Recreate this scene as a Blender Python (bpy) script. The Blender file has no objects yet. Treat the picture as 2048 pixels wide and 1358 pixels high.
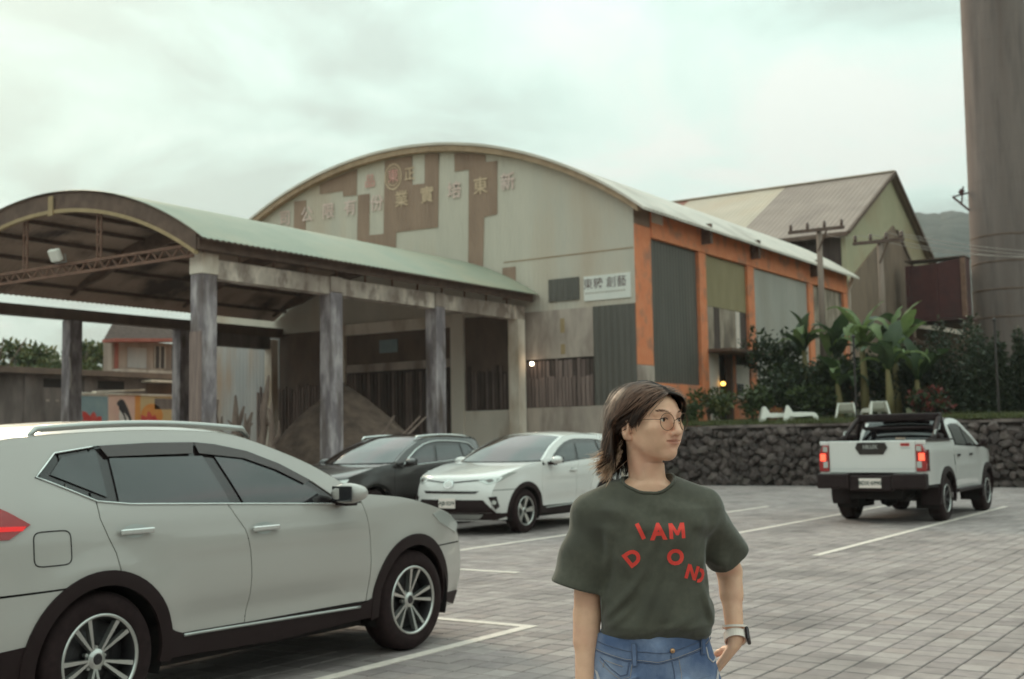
import bpy, bmesh, math, random
import numpy as np
from mathutils import Vector, Matrix, Euler, noise as mnoise
from mathutils.bvhtree import BVHTree
from mathutils.geometry import tessellate_polygon
rnd = random.Random(7)
S = bpy.context.scene
COL = S.collection
R = math.radians

# ------------------------------------------------------------------ camera
CAM_H, CAM_F, CAM_PITCH, CAM_YAW, CAM_ROLL = 1.507, 2372.0, math.atan((882.2 - 679) / 2372.0), 0.5910, 0.0174
_fw = Vector((math.cos(CAM_YAW) * math.cos(CAM_PITCH), math.sin(CAM_YAW) * math.cos(CAM_PITCH), math.sin(CAM_PITCH)))
_r0 = Vector((math.sin(CAM_YAW), -math.cos(CAM_YAW), 0)); _u0 = _r0.cross(_fw)
_rt = _r0 * math.cos(CAM_ROLL) - _u0 * math.sin(CAM_ROLL); _up = _u0 * math.cos(CAM_ROLL) + _r0 * math.sin(CAM_ROLL)
cam_data = bpy.data.cameras.new('camera'); cam = bpy.data.objects.new('camera', cam_data); COL.objects.link(cam)
cam_data.sensor_width = 36; cam_data.lens = 36 * CAM_F / 2048; cam_data.clip_end = 6000; cam_data.clip_start = 0.05
cam.matrix_world = Matrix(((_rt.x, _up.x, -_fw.x, 0), (_rt.y, _up.y, -_fw.y, 0), (_rt.z, _up.z, -_fw.z, CAM_H), (0, 0, 0, 1)))
cam_data.dof.use_dof = True; cam_data.dof.focus_distance = 3.28; cam_data.dof.aperture_fstop = 5.6
S.camera = cam
S.render.resolution_x = 1024; S.render.resolution_y = 679
S.view_settings.view_transform = 'Standard'; S.view_settings.look = 'None'
S.view_settings.exposure = 0.38; S.view_settings.gamma = 1.0; S.view_settings.use_curve_mapping = False
S.render.engine = 'CYCLES'; S.cycles.use_denoising = True
try: S.cycles.denoiser = 'OPENIMAGEDENOISE'
except Exception: pass
S.cycles.max_bounces = 6; S.cycles.diffuse_bounces = 3; S.cycles.glossy_bounces = 3; S.cycles.transmission_bounces = 4
S.cycles.transparent_max_bounces = 8; S.cycles.caustics_reflective = False; S.cycles.caustics_refractive = False
S.cycles.volume_bounces = 0
S.cycles.use_adaptive_sampling = True; S.cycles.adaptive_threshold = 0.02; S.cycles.adaptive_min_samples = 16

# ------------------------------------------------------------------ sky and sun
SUN_DIR = Vector((math.cos(R(62)) * math.cos(R(24)), math.sin(R(62)) * math.cos(R(24)), math.sin(R(24))))  # towards the sun
wld = bpy.data.worlds.new('World'); S.world = wld; wld.use_nodes = True
def build_world():
    nt = wld.node_tree; N = nt.nodes; L = nt.links; N.clear()
    out = N.new('ShaderNodeOutputWorld'); bg = N.new('ShaderNodeBackground'); L.new(bg.outputs[0], out.inputs[0])
    sky = N.new('ShaderNodeTexSky'); sky.sky_type = 'NISHITA'; sky.sun_disc = False
    sky.sun_elevation = R(24); sky.sun_rotation = math.pi / 2 - R(62); sky.air_density = 1.2; sky.dust_density = 3.0
    sc = N.new('ShaderNodeVectorMath'); sc.operation = 'SCALE'; sc.inputs['Scale'].default_value = 0.10; L.new(sky.outputs[0], sc.inputs[0])
    tc = N.new('ShaderNodeTexCoord')
    sep = N.new('ShaderNodeSeparateXYZ'); L.new(tc.outputs['Generated'], sep.inputs[0])
    add = N.new('ShaderNodeMath'); add.operation = 'ADD'; add.inputs[1].default_value = 0.22
    ab = N.new('ShaderNodeMath'); ab.operation = 'ABSOLUTE'; L.new(sep.outputs['Z'], ab.inputs[0]); L.new(ab.outputs[0], add.inputs[0])
    dv = N.new('ShaderNodeVectorMath'); dv.operation = 'DIVIDE'
    cmb = N.new('ShaderNodeCombineXYZ')
    for k in range(3): L.new(add.outputs[0], cmb.inputs[k])
    L.new(tc.outputs['Generated'], dv.inputs[0]); L.new(cmb.outputs[0], dv.inputs[1])
    mp = N.new('ShaderNodeMapping'); mp.inputs['Location'].default_value = (9.4, 8.1, 0.2); L.new(dv.outputs[0], mp.inputs[0])
    n1 = N.new('ShaderNodeTexNoise'); n1.inputs['Scale'].default_value = 2.0; n1.inputs['Detail'].default_value = 8; n1.inputs['Roughness'].default_value = 0.52
    n1.inputs['Distortion'].default_value = 0.4; L.new(mp.outputs[0], n1.inputs['Vector'])
    n2 = N.new('ShaderNodeTexNoise'); n2.inputs['Scale'].default_value = 0.55; n2.inputs['Detail'].default_value = 3; L.new(mp.outputs[0], n2.inputs['Vector'])
    mx = N.new('ShaderNodeMath'); mx.operation = 'MULTIPLY_ADD'; mx.inputs[1].default_value = 0.68; L.new(n1.outputs['Fac'], mx.inputs[0])
    m2 = N.new('ShaderNodeMath'); m2.operation = 'MULTIPLY'; m2.inputs[1].default_value = 0.32; L.new(n2.outputs['Fac'], m2.inputs[0]); L.new(m2.outputs[0], mx.inputs[2])
    cr = N.new('ShaderNodeValToRGB'); L.new(mx.outputs[0], cr.inputs[0])
    e = cr.color_ramp.elements
    e[0].position = 0.42; e[0].color = (0.45, 0.55, 0.505, 1)
    e[1].position = 0.595; e[1].color = (0.69, 0.74, 0.69, 1)
    k = e.new(0.48); k.color = (0.535, 0.68, 0.62, 1)
    k = e.new(0.53); k.color = (0.60, 0.735, 0.675, 1)
    mix = N.new('ShaderNodeMix'); mix.data_type = 'RGBA'; mix.inputs['Factor'].default_value = 0.975
    L.new(sc.outputs[0], mix.inputs[6]); L.new(cr.outputs[0], mix.inputs[7])
    # overcast sky: about three times brighter overhead than at the horizon
    g = N.new('ShaderNodeMath'); g.operation = 'MULTIPLY_ADD'; g.use_clamp = False; g.inputs[1].default_value = 2.0 / 1.42; g.inputs[2].default_value = 1.0 / 1.42 - .04
    L.new(ab.outputs[0], g.inputs[0])
    sc2 = N.new('ShaderNodeVectorMath'); sc2.operation = 'SCALE'; L.new(mix.outputs[2], sc2.inputs[0]); L.new(g.outputs[0], sc2.inputs['Scale'])
    L.new(sc2.outputs[0], bg.inputs[0]); bg.inputs[1].default_value = 1.0
build_world()
sun_d = bpy.data.lights.new('sun', 'SUN'); sun_d.energy = 1.5; sun_d.angle = R(14); sun_d.color = (1.0, 0.80, 0.56)
sun = bpy.data.objects.new('sun', sun_d); COL.objects.link(sun); sun.rotation_euler = (-SUN_DIR).to_track_quat('-Z', 'Y').to_euler()

# ------------------------------------------------------------------ materials
def srgb(r, g, b):
    f = lambda c: (c / 255 / 12.92) if c / 255 <= 0.04045 else ((c / 255 + 0.055) / 1.055) ** 2.4
    return (f(r), f(g), f(b))
MATS = {}
WARM = (1.17, .962, .925)
def pmat(name, c1, c2=None, scale=3.0, rough=0.8, bump=0.0, bscale=None, stretch=(1, 1, 1), metal=0.0, coat=0.0, detail=5, lo=0.35, hi=0.65,
         c3=None, scale3=0.6, spec=0.5, emit=0.0, trans=0.0, alpha=1.0, sheen=0.0, sss=0.0, world=False):
    """procedural material: noise blend of two colours, optional third stain colour, optional fine relief"""
    m = bpy.data.materials.new(name); m.use_nodes = True; MATS[name] = m
    if not emit and not metal:
        c1, c2, c3 = [None if q is None else (min(.85, q[0] * WARM[0]), q[1] * WARM[1], q[2] * WARM[2]) for q in (c1, c2, c3)]
    nt = m.node_tree; N = nt.nodes; L = nt.links; b = N['Principled BSDF']
    b.inputs['Roughness'].default_value = rough; b.inputs['Metallic'].default_value = metal
    b.inputs['Specular IOR Level'].default_value = spec
    if coat: b.inputs['Coat Weight'].default_value = coat; b.inputs['Coat Roughness'].default_value = 0.03
    if trans: b.inputs['Transmission Weight'].default_value = trans
    if sheen: b.inputs['Sheen Weight'].default_value = sheen; b.inputs['Sheen Roughness'].default_value = 0.4
    if sss: b.inputs['Subsurface Weight'].default_value = sss; b.inputs['Subsurface Radius'].default_value = (0.012, 0.005, 0.003); b.inputs['Subsurface Scale'].default_value = 1.0
    b.inputs['Base Color'].default_value = (*c1, 1)
    if emit: b.inputs['Emission Color'].default_value = (*c1, 1); b.inputs['Emission Strength'].default_value = emit
    if c2 is None and not bump: return m
    tc = N.new('ShaderNodeTexCoord'); mp = N.new('ShaderNodeMapping'); mp.inputs['Scale'].default_value = stretch
    L.new(N.new('ShaderNodeNewGeometry').outputs['Position'] if world else tc.outputs['Object'], mp.inputs[0])
    if c2 is not None:
        n = N.new('ShaderNodeTexNoise'); n.inputs['Scale'].default_value = scale; n.inputs['Detail'].default_value = detail; n.inputs['Roughness'].default_value = 0.6
        L.new(mp.outputs[0], n.inputs['Vector'])
        r = N.new('ShaderNodeMapRange'); r.inputs['From Min'].default_value = lo; r.inputs['From Max'].default_value = hi; L.new(n.outputs['Fac'], r.inputs['Value'])
        mix = N.new('ShaderNodeMix'); mix.data_type = 'RGBA'; mix.inputs[6].default_value = (*c1, 1); mix.inputs[7].default_value = (*c2, 1)
        L.new(r.outputs[0], mix.inputs['Factor']); last = mix.outputs[2]
        if c3 is not None:
            n3 = N.new('ShaderNodeTexNoise'); n3.inputs['Scale'].default_value = scale3; n3.inputs['Detail'].default_value = 6; L.new(mp.outputs[0], n3.inputs['Vector'])
            r3 = N.new('ShaderNodeMapRange'); r3.inputs['From Min'].default_value = 0.5; r3.inputs['From Max'].default_value = 0.68; L.new(n3.outputs['Fac'], r3.inputs['Value'])
            mix3 = N.new('ShaderNodeMix'); mix3.data_type = 'RGBA'; mix3.inputs[7].default_value = (*c3, 1)
            L.new(r3.outputs[0], mix3.inputs['Factor']); L.new(last, mix3.inputs[6]); last = mix3.outputs[2]
        L.new(last, b.inputs['Base Color'])
        if emit: L.new(last, b.inputs['Emission Color'])
    if bump:
        nb = N.new('ShaderNodeTexNoise'); nb.inputs['Scale'].default_value = bscale or scale * 6; nb.inputs['Detail'].default_value = 6; L.new(mp.outputs[0], nb.inputs['Vector'])
        bp = N.new('ShaderNodeBump'); bp.inputs['Strength'].default_value = 1.0; bp.inputs['Distance'].default_value = bump; L.new(nb.outputs['Fac'], bp.inputs['Height'])
        L.new(bp.outputs[0], b.inputs['Normal'])
    return m
def add_ribs(m, axis, period, depth):
    """fine corrugation relief along one object axis"""
    nt = m.node_tree; N = nt.nodes; L = nt.links; b = N['Principled BSDF']
    tc = N.new('ShaderNodeTexCoord'); sp = N.new('ShaderNodeSeparateXYZ'); L.new(tc.outputs['Object'], sp.inputs[0])
    mu = N.new('ShaderNodeMath'); mu.operation = 'MULTIPLY'; mu.inputs[1].default_value = 2 * math.pi / period; L.new(sp.outputs[axis], mu.inputs[0])
    si = N.new('ShaderNodeMath'); si.operation = 'SINE'; L.new(mu.outputs[0], si.inputs[0])
    bp = N.new('ShaderNodeBump'); bp.inputs['Distance'].default_value = depth; bp.inputs['Strength'].default_value = 1; L.new(si.outputs[0], bp.inputs['Height'])
    old = b.inputs['Normal'].links
    if old: L.new(old[0].from_socket, bp.inputs['Normal'])
    L.new(bp.outputs[0], b.inputs['Normal'])
    return m

# ------------------------------------------------------------------ object helpers
def tag(o, label=None, cat=None, group=None, kind=None):
    if label: o['label'] = label
    if cat: o['category'] = cat
    if group: o['group'] = group
    if kind: o['kind'] = kind
    return o
def empty(name, loc=(0, 0, 0), rz=0.0, label=None, cat=None, group=None):
    o = bpy.data.objects.new(name, None); COL.objects.link(o); o.location = loc; o.rotation_euler = (0, 0, rz); o.empty_display_size = 0.2
    return tag(o, label, cat, group)
def link(name, me, mat=None, parent=None, smooth=False):
    o = bpy.data.objects.new(name, me); COL.objects.link(o)
    if mat is not None:
        mm = MATS[mat] if isinstance(mat, str) else mat
        if not me.materials: me.materials.append(mm)
    if smooth: me.shade_smooth()
    if parent is not None: o.parent = parent
    return o
class MB:
    """collects geometry and builds ONE mesh object"""
    def __init__(s): s.v = []; s.f = []; s.mi = []; s.cur = 0
    def add(s, vs, fs):
        k = len(s.v); s.v += [tuple(p) for p in vs]; s.f += [tuple(i + k for i in f) for f in fs]; s.mi += [s.cur] * len(fs); return s
    def box(s, x0, x1, y0, y1, z0, z1, M=None):
        v = [(x0, y0, z0), (x1, y0, z0), (x1, y1, z0), (x0, y1, z0), (x0, y0, z1), (x1, y0, z1), (x1, y1, z1), (x0, y1, z1)]
        if M is not None: v = [M @ Vector(p) for p in v]
        return s.add(v, [(0, 3, 2, 1), (4, 5, 6, 7), (0, 1, 5, 4), (1, 2, 6, 5), (2, 3, 7, 6), (3, 0, 4, 7)])
    def bar(s, a, b, w, h=None, up=(0, 0, 1)):
        a = Vector(a); b = Vector(b); h = h or w; d = (b - a); L = d.length; d.normalize(); up = Vector(up)
        if abs(d.dot(up)) > 0.99: up = Vector((1, 0, 0))
        x = d.cross(up).normalized() * (w / 2); z = x.cross(d).normalized() * (h / 2)
        v = [a - x - z, a + x - z, a + x + z, a - x + z, b - x - z, b + x - z, b + x + z, b - x + z]
        return s.add(v, [(0, 1, 2, 3), (7, 6, 5, 4), (0, 4, 5, 1), (1, 5, 6, 2), (2, 6, 7, 3), (3, 7, 4, 0)])
    def tube(s, pts, rad, n=8, cap=True):
        pts = [Vector(p) for p in pts]; m = len(pts); rr = rad if isinstance(rad, (list, tuple)) else [rad] * m
        vs = []; up = Vector((0, 0, 1)); prev = None
        for i, p in enumerate(pts):
            d = (pts[min(i + 1, m - 1)] - pts[max(i - 1, 0)]).normalized()
            if prev is None:
                x = d.cross(up if abs(d.z) < 0.95 else Vector((1, 0, 0))).normalized()
            else: x = (prev - d * prev.dot(d)).normalized()
            prev = x; y = d.cross(x)
            for k in range(n):
                a = 2 * math.pi * k / n; vs.append(p + (x * math.cos(a) + y * math.sin(a)) * rr[i])
        fs = [(i * n + k, i * n + (k + 1) % n, (i + 1) * n + (k + 1) % n, (i + 1) * n + k) for i in range(m - 1) for k in range(n)]
        if cap: fs += [tuple(range(n - 1, -1, -1)), tuple((m - 1) * n + k for k in range(n))]
        return s.add(vs, fs)
    def lathe(s, prof, n=24, axis='z', origin=(0, 0, 0)):
        """prof: list of (radius, height)"""
        vs = []; o = Vector(origin)
        for r_, h in prof:
            for k in range(n):
                a = 2 * math.pi * k / n; c, q = r_ * math.cos(a), r_ * math.sin(a)
                vs.append(o + (Vector((c, q, h)) if axis == 'z' else Vector((c, h, q)) if axis == 'y' else Vector((h, c, q))))
        m = len(prof); fs = []
        for i in range(m - 1):
            for k in range(n):
                q = (i * n + k, i * n + (k + 1) % n, (i + 1) * n + (k + 1) % n, (i + 1) * n + k)
                fs.append(q if axis != 'y' else q[::-1])
        return s.add(vs, fs)
    def prism(s, poly, fn, t):
        """poly: 2D points; fn(p, d) -> 3D point at depth d; extruded from 0 to t"""
        n = len(poly); vs = [fn(p, 0) for p in poly] + [fn(p, t) for p in poly]
        caps = [tuple(range(n)), tuple(range(2 * n - 1, n - 1, -1))]
        if n > 8:
            tris = tessellate_polygon([[Vector((p[0], p[1], 0)) for p in poly]])
            caps = [tuple(q) for q in tris] + [tuple(n + i for i in q[::-1]) for q in tris]
        return s.add(vs, caps + [(i, n + i, n + (i + 1) % n, (i + 1) % n) for i in range(n)])
    def mesh(s, name):
        me = bpy.data.meshes.new(name); me.from_pydata([tuple(p) for p in s.v], [], s.f); 
        return me
    def build(s, name, mat=None, parent=None, smooth=False, fixn=True):
        me = s.mesh(name)
        mats = mat if isinstance(mat, (list, tuple)) else [mat]
        for q in mats:
            if q is not None: me.materials.append(MATS[q] if isinstance(q, str) else q)
        if len(mats) > 1: me.polygons.foreach_set('material_index', s.mi)
        if fixn:
            bm = bmesh.new(); bm.from_mesh(me); bmesh.ops.recalc_face_normals(bm, faces=bm.faces); bm.to_mesh(me); bm.free()
        o = link(name, me, None, parent, smooth)
        return o
def box(name, mat, parent, x0, x1, y0, y1, z0, z1, bev=0.0):
    o = MB().box(x0, x1, y0, y1, z0, z1).build(name, mat, parent, fixn=False)
    if bev: bevel(o.data, bev)
    return o
def bevel(me, w, seg=2, ang=30):
    bm = bmesh.new(); bm.from_mesh(me)
    ed = [e for e in bm.edges if len(e.link_faces) == 2 and e.calc_face_angle(0) > R(ang)]
    bmesh.ops.bevel(bm, geom=ed, offset=w, segments=seg, profile=0.5, affect='EDGES', clamp_overlap=True); bm.to_mesh(me); bm.free(); return me
def text_mesh(body, size, offset=0.0, extrude=0.0, align='CENTER', res=3, shear=0.0):
    cu = bpy.data.curves.new('txt', 'FONT'); cu.body = body; cu.size = size; cu.offset = offset; cu.extrude = extrude; cu.align_x = align; cu.align_y = 'CENTER'
    cu.resolution_u = res; cu.shear = shear
    ob = bpy.data.objects.new('txt', cu); COL.objects.link(ob); bpy.context.view_layer.update()
    me = bpy.data.meshes.new_from_object(ob); bpy.data.objects.remove(ob); bpy.data.curves.remove(cu)
    while me.materials: me.materials.pop()
    return me
def place_mesh(me, M): me.transform(M); me.update(); return me
def basis(o, ex, ey, ez):
    return Matrix(((ex[0], ey[0], ez[0], o[0]), (ex[1], ey[1], ez[1], o[1]), (ex[2], ey[2], ez[2], o[2]), (0, 0, 0, 1)))
def copy_tree(o, parent=None):
    c_ = o.copy(); COL.objects.link(c_)
    if parent is not None: c_.parent = parent
    for ch in list(o.children):
        copy_tree(ch, c_)
    return c_
# ------------------------------------------------------------------ palette
for i, (a, b) in enumerate([((.225, .222, .222), (.275, .272, .27)), ((.192, .186, .188), (.24, .235, .236)), ((.262, .262, .26), (.31, .312, .308)), ((.205, .20, .205), (.262, .256, .26)), ((.235, .225, .222), (.28, .268, .262))]):
    pmat('paver%d' % i, a, b, scale=9, rough=0.82, bump=0.0012, bscale=160, c3=tuple(x * .74 for x in a), scale3=.9, world=True)
pmat('bed', (.028, .020, .018), (.05, .04, .035), scale=12, rough=0.95, bump=0.003)
pmat('paint_line', (.62, .64, .60), (.46, .47, .44), scale=14, rough=0.7, lo=.45, hi=.75, bump=0.0015, bscale=90)
pmat('grass_soil', (.035, .045, .02), (.075, .085, .035), scale=2.0, rough=0.95, bump=0.03, bscale=18)
pmat('earth', (.13, .12, .09), (.2, .19, .14), scale=.4, rough=0.95)
pmat('stone', (.05, .042, .041), (.11, .098, .095), scale=5, rough=0.9, bump=0.012, bscale=22, c3=(.055, .052, .045), scale3=1.6)
pmat('stone_light', (.08, .07, .068), (.165, .15, .143), scale=6, rough=0.9, bump=0.012, bscale=22, c3=(.08, .075, .065), scale3=1.4)
pmat('stone_dark', (.04, .035, .034), (.09, .082, .08), scale=6, rough=0.92, bump=0.012, bscale=22)
pmat('mortar', (.035, .03, .027), (.07, .06, .055), scale=8, rough=0.95, bump=0.01)
pmat('siding', (.465, .49, .43), (.53, .555, .485), scale=1.1, rough=0.65, stretch=(1, 1, .25), c3=(.46, .44, .36), scale3=.55)
add_ribs(MATS['siding'], 1, .19, .004)
pmat('siding_brown', (.245, .185, .14), (.30, .23, .175), scale=1.3, rough=0.75, stretch=(1, 1, .3), c3=(.205, .15, .115), scale3=.8)
add_ribs(MATS['siding_brown'], 1, .19, .004)
pmat('barge', (.25, .19, .12), (.36, .285, .19), scale=2.5, rough=0.7)
pmat('roof_pale', (.52, .55, .50), (.62, .64, .58), scale=.8, rough=0.5, stretch=(1, 1, 1), c3=(.42, .42, .37), scale3=.5)
add_ribs(MATS['roof_pale'], 0, .3, .015)
pmat('orange', (.68, .24, .105), (.72, .30, .15), scale=2.2, rough=0.75, c3=(.44, .22, .14), scale3=1.6, bump=.004, bscale=25)
pmat('concrete', (.33, .31, .275), (.46, .44, .39), scale=1.8, rough=0.88, stretch=(1, 1, .35), c3=(.22, .19, .165), scale3=1.2, bump=.005, bscale=30)
pmat('concrete_pale', (.66, .68, .60), (.72, .74, .66), scale=1.6, rough=0.8, stretch=(1, 1, .4), c3=(.42, .36, .27), scale3=1.0, bump=.004, bscale=25)
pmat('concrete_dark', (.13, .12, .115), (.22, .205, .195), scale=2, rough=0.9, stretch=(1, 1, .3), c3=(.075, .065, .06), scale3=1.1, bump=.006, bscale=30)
pmat('column_paint', (.17, .165, .185), (.46, .475, .50), scale=3.2, rough=0.85, stretch=(1, 1, .3), c3=(.12, .105, .10), scale3=2.0, bump=.006, bscale=25, lo=.42, hi=.66)
pmat('beam_white', (.25, .22, .19), (.72, .72, .64), scale=3.0, rough=0.82, stretch=(.6, 1, .35), c3=(.2, .17, .145), scale3=1.5, bump=.005, bscale=25, lo=.40, hi=.60)
pmat('dark_green', (.088, .092, .082), (.108, .112, .10), scale=1.5, rough=0.6, stretch=(1, 1, .2))
add_ribs(MATS['dark_green'], 0, .24, .012)
pmat('dark_green_front', (.088, .092, .082), (.108, .112, .10), scale=1.5, rough=0.6, stretch=(1, 1, .2))
add_ribs(MATS['dark_green_front'], 1, .24, .012)
pmat('olive_sheet', (.25, .235, .125), (.31, .29, .165), scale=1.5, rough=0.6, stretch=(1, 1, .3)); add_ribs(MATS['olive_sheet'], 0, .18, .01)
pmat('grey_sheet', (.35, .385, .36), (.42, .455, .425), scale=.9, rough=0.55, stretch=(1, 1, .3), c3=(.33, .34, .30), scale3=.6); add_ribs(MATS['grey_sheet'], 0, .2, .008)
pmat('blue_sheet', (.33, .37, .38), (.42, .45, .44), scale=1.4, rough=0.6, stretch=(1, 1, .2), c3=(.34, .27, .2), scale3=.8); add_ribs(MATS['blue_sheet'], 1, .2, .01)
pmat('old_board', (.22, .195, .155), (.42, .40, .33), scale=2.5, rough=0.85, stretch=(1, 1, .3), c3=(.10, .085, .07), scale3=1.4)
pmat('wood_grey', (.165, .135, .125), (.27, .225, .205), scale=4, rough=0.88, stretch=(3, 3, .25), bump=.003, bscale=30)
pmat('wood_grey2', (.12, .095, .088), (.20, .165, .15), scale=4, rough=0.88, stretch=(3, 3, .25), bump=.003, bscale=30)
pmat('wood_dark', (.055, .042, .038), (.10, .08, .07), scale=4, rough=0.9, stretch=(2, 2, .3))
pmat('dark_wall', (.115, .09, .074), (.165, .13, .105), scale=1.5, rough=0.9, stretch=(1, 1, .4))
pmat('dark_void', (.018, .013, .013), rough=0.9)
pmat('white_sheet', (.60, .60, .55), (.68, .68, .62), scale=2, rough=0.6)
pmat('banner', (.63, .73, .70), (.68, .77, .74), scale=2, rough=0.55)
pmat('banner_ink', (.10, .06, .065), rough=0.6)
pmat('sign_red', (.58, .30, .27), (.62, .42, .38), scale=3, rough=0.7)
pmat('sign_white', (.66, .60, .57), (.62, .52, .48), scale=3, rough=0.7)
pmat('sign_cream', (.58, .50, .36), (.52, .44, .31), scale=3, rough=0.7)
pmat('roof_green', (.235, .305, .245), (.29, .35, .28), scale=.7, rough=0.5, c3=(.30, .33, .25), scale3=.35)
pmat('roof_under', (.33, .28, .225), (.40, .34, .275), scale=1.1, rough=0.85, c3=(.075, .058, .05), scale3=.6)
pmat('steel_brown', (.085, .058, .045), (.14, .10, .075), scale=3, rough=0.75)
pmat('steel_yellow', (.30, .25, .135), (.36, .30, .17), scale=3, rough=0.7)
pmat('steel_rust', (.14, .085, .06), (.20, .125, .09), scale=4, rough=0.85)
pmat('iron_red', (.05, .012, .014), (.075, .02, .02), scale=1.2, rough=0.8, c3=(.05, .02, .02), scale3=.7)
pmat('chimney', (.135, .12, .115), (.215, .195, .185), scale=1.6, rough=0.9, stretch=(1, 1, .12), c3=(.115, .095, .088), scale3=.8, bump=.015, bscale=9)
pmat('gable_green', (.40, .43, .29), (.46, .485, .335), scale=.7, rough=0.7, c3=(.40, .37, .24), scale3=.3); add_ribs(MATS['gable_green'], 0, .25, .01)
pmat('gable_brown', (.175, .14, .105), (.225, .18, .135), scale=.8, rough=0.85, stretch=(1, 1, .4), c3=(.13, .10, .075), scale3=.6)
pmat('roof_taupe', (.225, .195, .17), (.27, .238, .208), scale=.6, rough=0.65, c3=(.2, .17, .15), scale3=.4); add_ribs(MATS['roof_taupe'], 1, .3, .012)
pmat('roof_sand', (.40, .385, .31), (.46, .44, .36), scale=.6, rough=0.6, c3=(.42, .38, .29), scale3=.4); add_ribs(MATS['roof_sand'], 1, .3, .012)
pmat('roof_rust', (.20, .085, .055), (.26, .12, .08), scale=1, rough=0.75)
pmat('wall_beige', (.30, .265, .225), (.38, .34, .29), scale=1.5, rough=0.88, stretch=(1, 1, .4), c3=(.2, .165, .14), scale3=.8)
pmat('tile_red', (.26, .08, .06), (.33, .125, .095), scale=3, rough=0.8)
pmat('pole_wood', (.17, .145, .12), (.25, .22, .19), scale=2.5, rough=0.9, stretch=(1, 1, .15), c3=(.17, .14, .12), scale3=1.2)
pmat('cross_wood', (.085, .06, .052), (.13, .10, .085), scale=4, rough=0.9)
pmat('ceramic', (.10, .065, .055), rough=0.35)
pmat('wire', (.32, .32, .30), rough=0.5)
pmat('wire_dark', (.03, .025, .025), rough=0.6)
pmat('chair_white', (.80, .82, .77), rough=0.45)
pmat('soil', (.092, .072, .06), (.17, .138, .112), scale=2.2, rough=0.97, bump=.05, bscale=7, c3=(.075, .06, .05), scale3=1.5)
pmat('drift', (.165, .135, .115), (.26, .22, .19), scale=4, rough=0.9, stretch=(2, 2, .3), bump=.006, bscale=30)
pmat('hill', (.026, .036, .034), (.045, .056, .05), scale=.03, rough=1.0, bump=3.0, bscale=.07)
pmat('mural_blue', (.19, .30, .34), (.25, .36, .38), scale=2, rough=.8)
pmat('mural_pink', (.62, .42, .36), (.66, .50, .40), scale=2, rough=.8)
pmat('mural_orange', (.60, .25, .06), (.62, .33, .09), scale=2, rough=.8)
pmat('mural_sand', (.50, .40, .20), (.52, .45, .27), scale=2, rough=.8)
pmat('mural_red', (.50, .05, .045), (.58, .11, .09), scale=3, rough=.8)
pmat('mural_black', (.03, .028, .035), rough=.8)
pmat('mural_white', (.62, .64, .62), rough=.8)
pmat('lamp_glow', (1.0, .86, .62), emit=9.0)
pmat('lamp_yellow', (1.0, .55, .12), emit=3.0)
pmat('window_dark', (.03, .026, .03), rough=.12, spec=.5)
pmat('steel_grey', (.28, .27, .26), (.36, .35, .33), scale=4, rough=.45, metal=.6)

# ------------------------------------------------------------------ ground
def sheet(name, mat, parent, x0, x1, y0, y1, z, kind=None):
    me = bpy.data.meshes.new(name); me.from_pydata([(x0, y0, z), (x1, y0, z), (x1, y1, z), (x0, y1, z)], [], [(0, 1, 2, 3)])
    o = link(name, me, mat, parent)
    if kind: o['kind'] = kind
    return o
sheet('earth', 'earth', None, -1500, 3000, -2500, 2500, -0.12, 'structure')
PU0, PU1, PV0, PV1 = 3.0, 34.8, -4.0, 18.0
def far_paving_mat():
    m = pmat('far_paving', (.3, .28, .265), rough=.82); nt = m.node_tree; N = nt.nodes; L = nt.links; b = N['Principled BSDF']
    tc = N.new('ShaderNodeTexCoord')
    br = N.new('ShaderNodeTexBrick'); br.offset = 0; br.inputs['Scale'].default_value = 5.0; br.inputs['Brick Width'].default_value = 1; br.inputs['Row Height'].default_value = 1
    br.inputs['Mortar Size'].default_value = .03; br.inputs['Mortar Smooth'].default_value = .2; br.inputs['Bias'].default_value = 0.0
    br.inputs['Color1'].default_value = (.235, .215, .212, 1); br.inputs['Color2'].default_value = (.30, .28, .275, 1); br.inputs['Mortar'].default_value = (.09, .075, .07, 1)
    L.new(tc.outputs['Object'], br.inputs['Vector'])
    n = N.new('ShaderNodeTexNoise'); n.inputs['Scale'].default_value = .5; n.inputs['Detail'].default_value = 6; L.new(tc.outputs['Object'], n.inputs['Vector'])
    r = N.new('ShaderNodeMapRange'); r.inputs['From Min'].default_value = .35; r.inputs['From Max'].default_value = .7; r.inputs['To Min'].default_value = .82; r.inputs['To Max'].default_value = 1.12; L.new(n.outputs['Fac'], r.inputs['Value'])
    mu = N.new('ShaderNodeVectorMath'); mu.operation = 'SCALE'; L.new(br.outputs['Color'], mu.inputs[0]); L.new(r.outputs[0], mu.inputs['Scale'])
    L.new(mu.outputs[0], b.inputs['Base Color'])
far_paving_mat()
pave = sheet('pavement', 'bed', None, PU0, PU1, PV0, PV1, -0.014, 'structure')
far = MB()
for (x0, x1, y0, y1) in ((-40, PU0, -60, 75), (PU1, 35.2, -60, 75), (PU0, PU1, -60, PV0), (PU0, PU1, PV1, 75)):
    far.box(x0, x1, y0, y1, -0.1, -0.002)
tag(far.build('far_paving', 'far_paving'), kind='structure')
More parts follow.
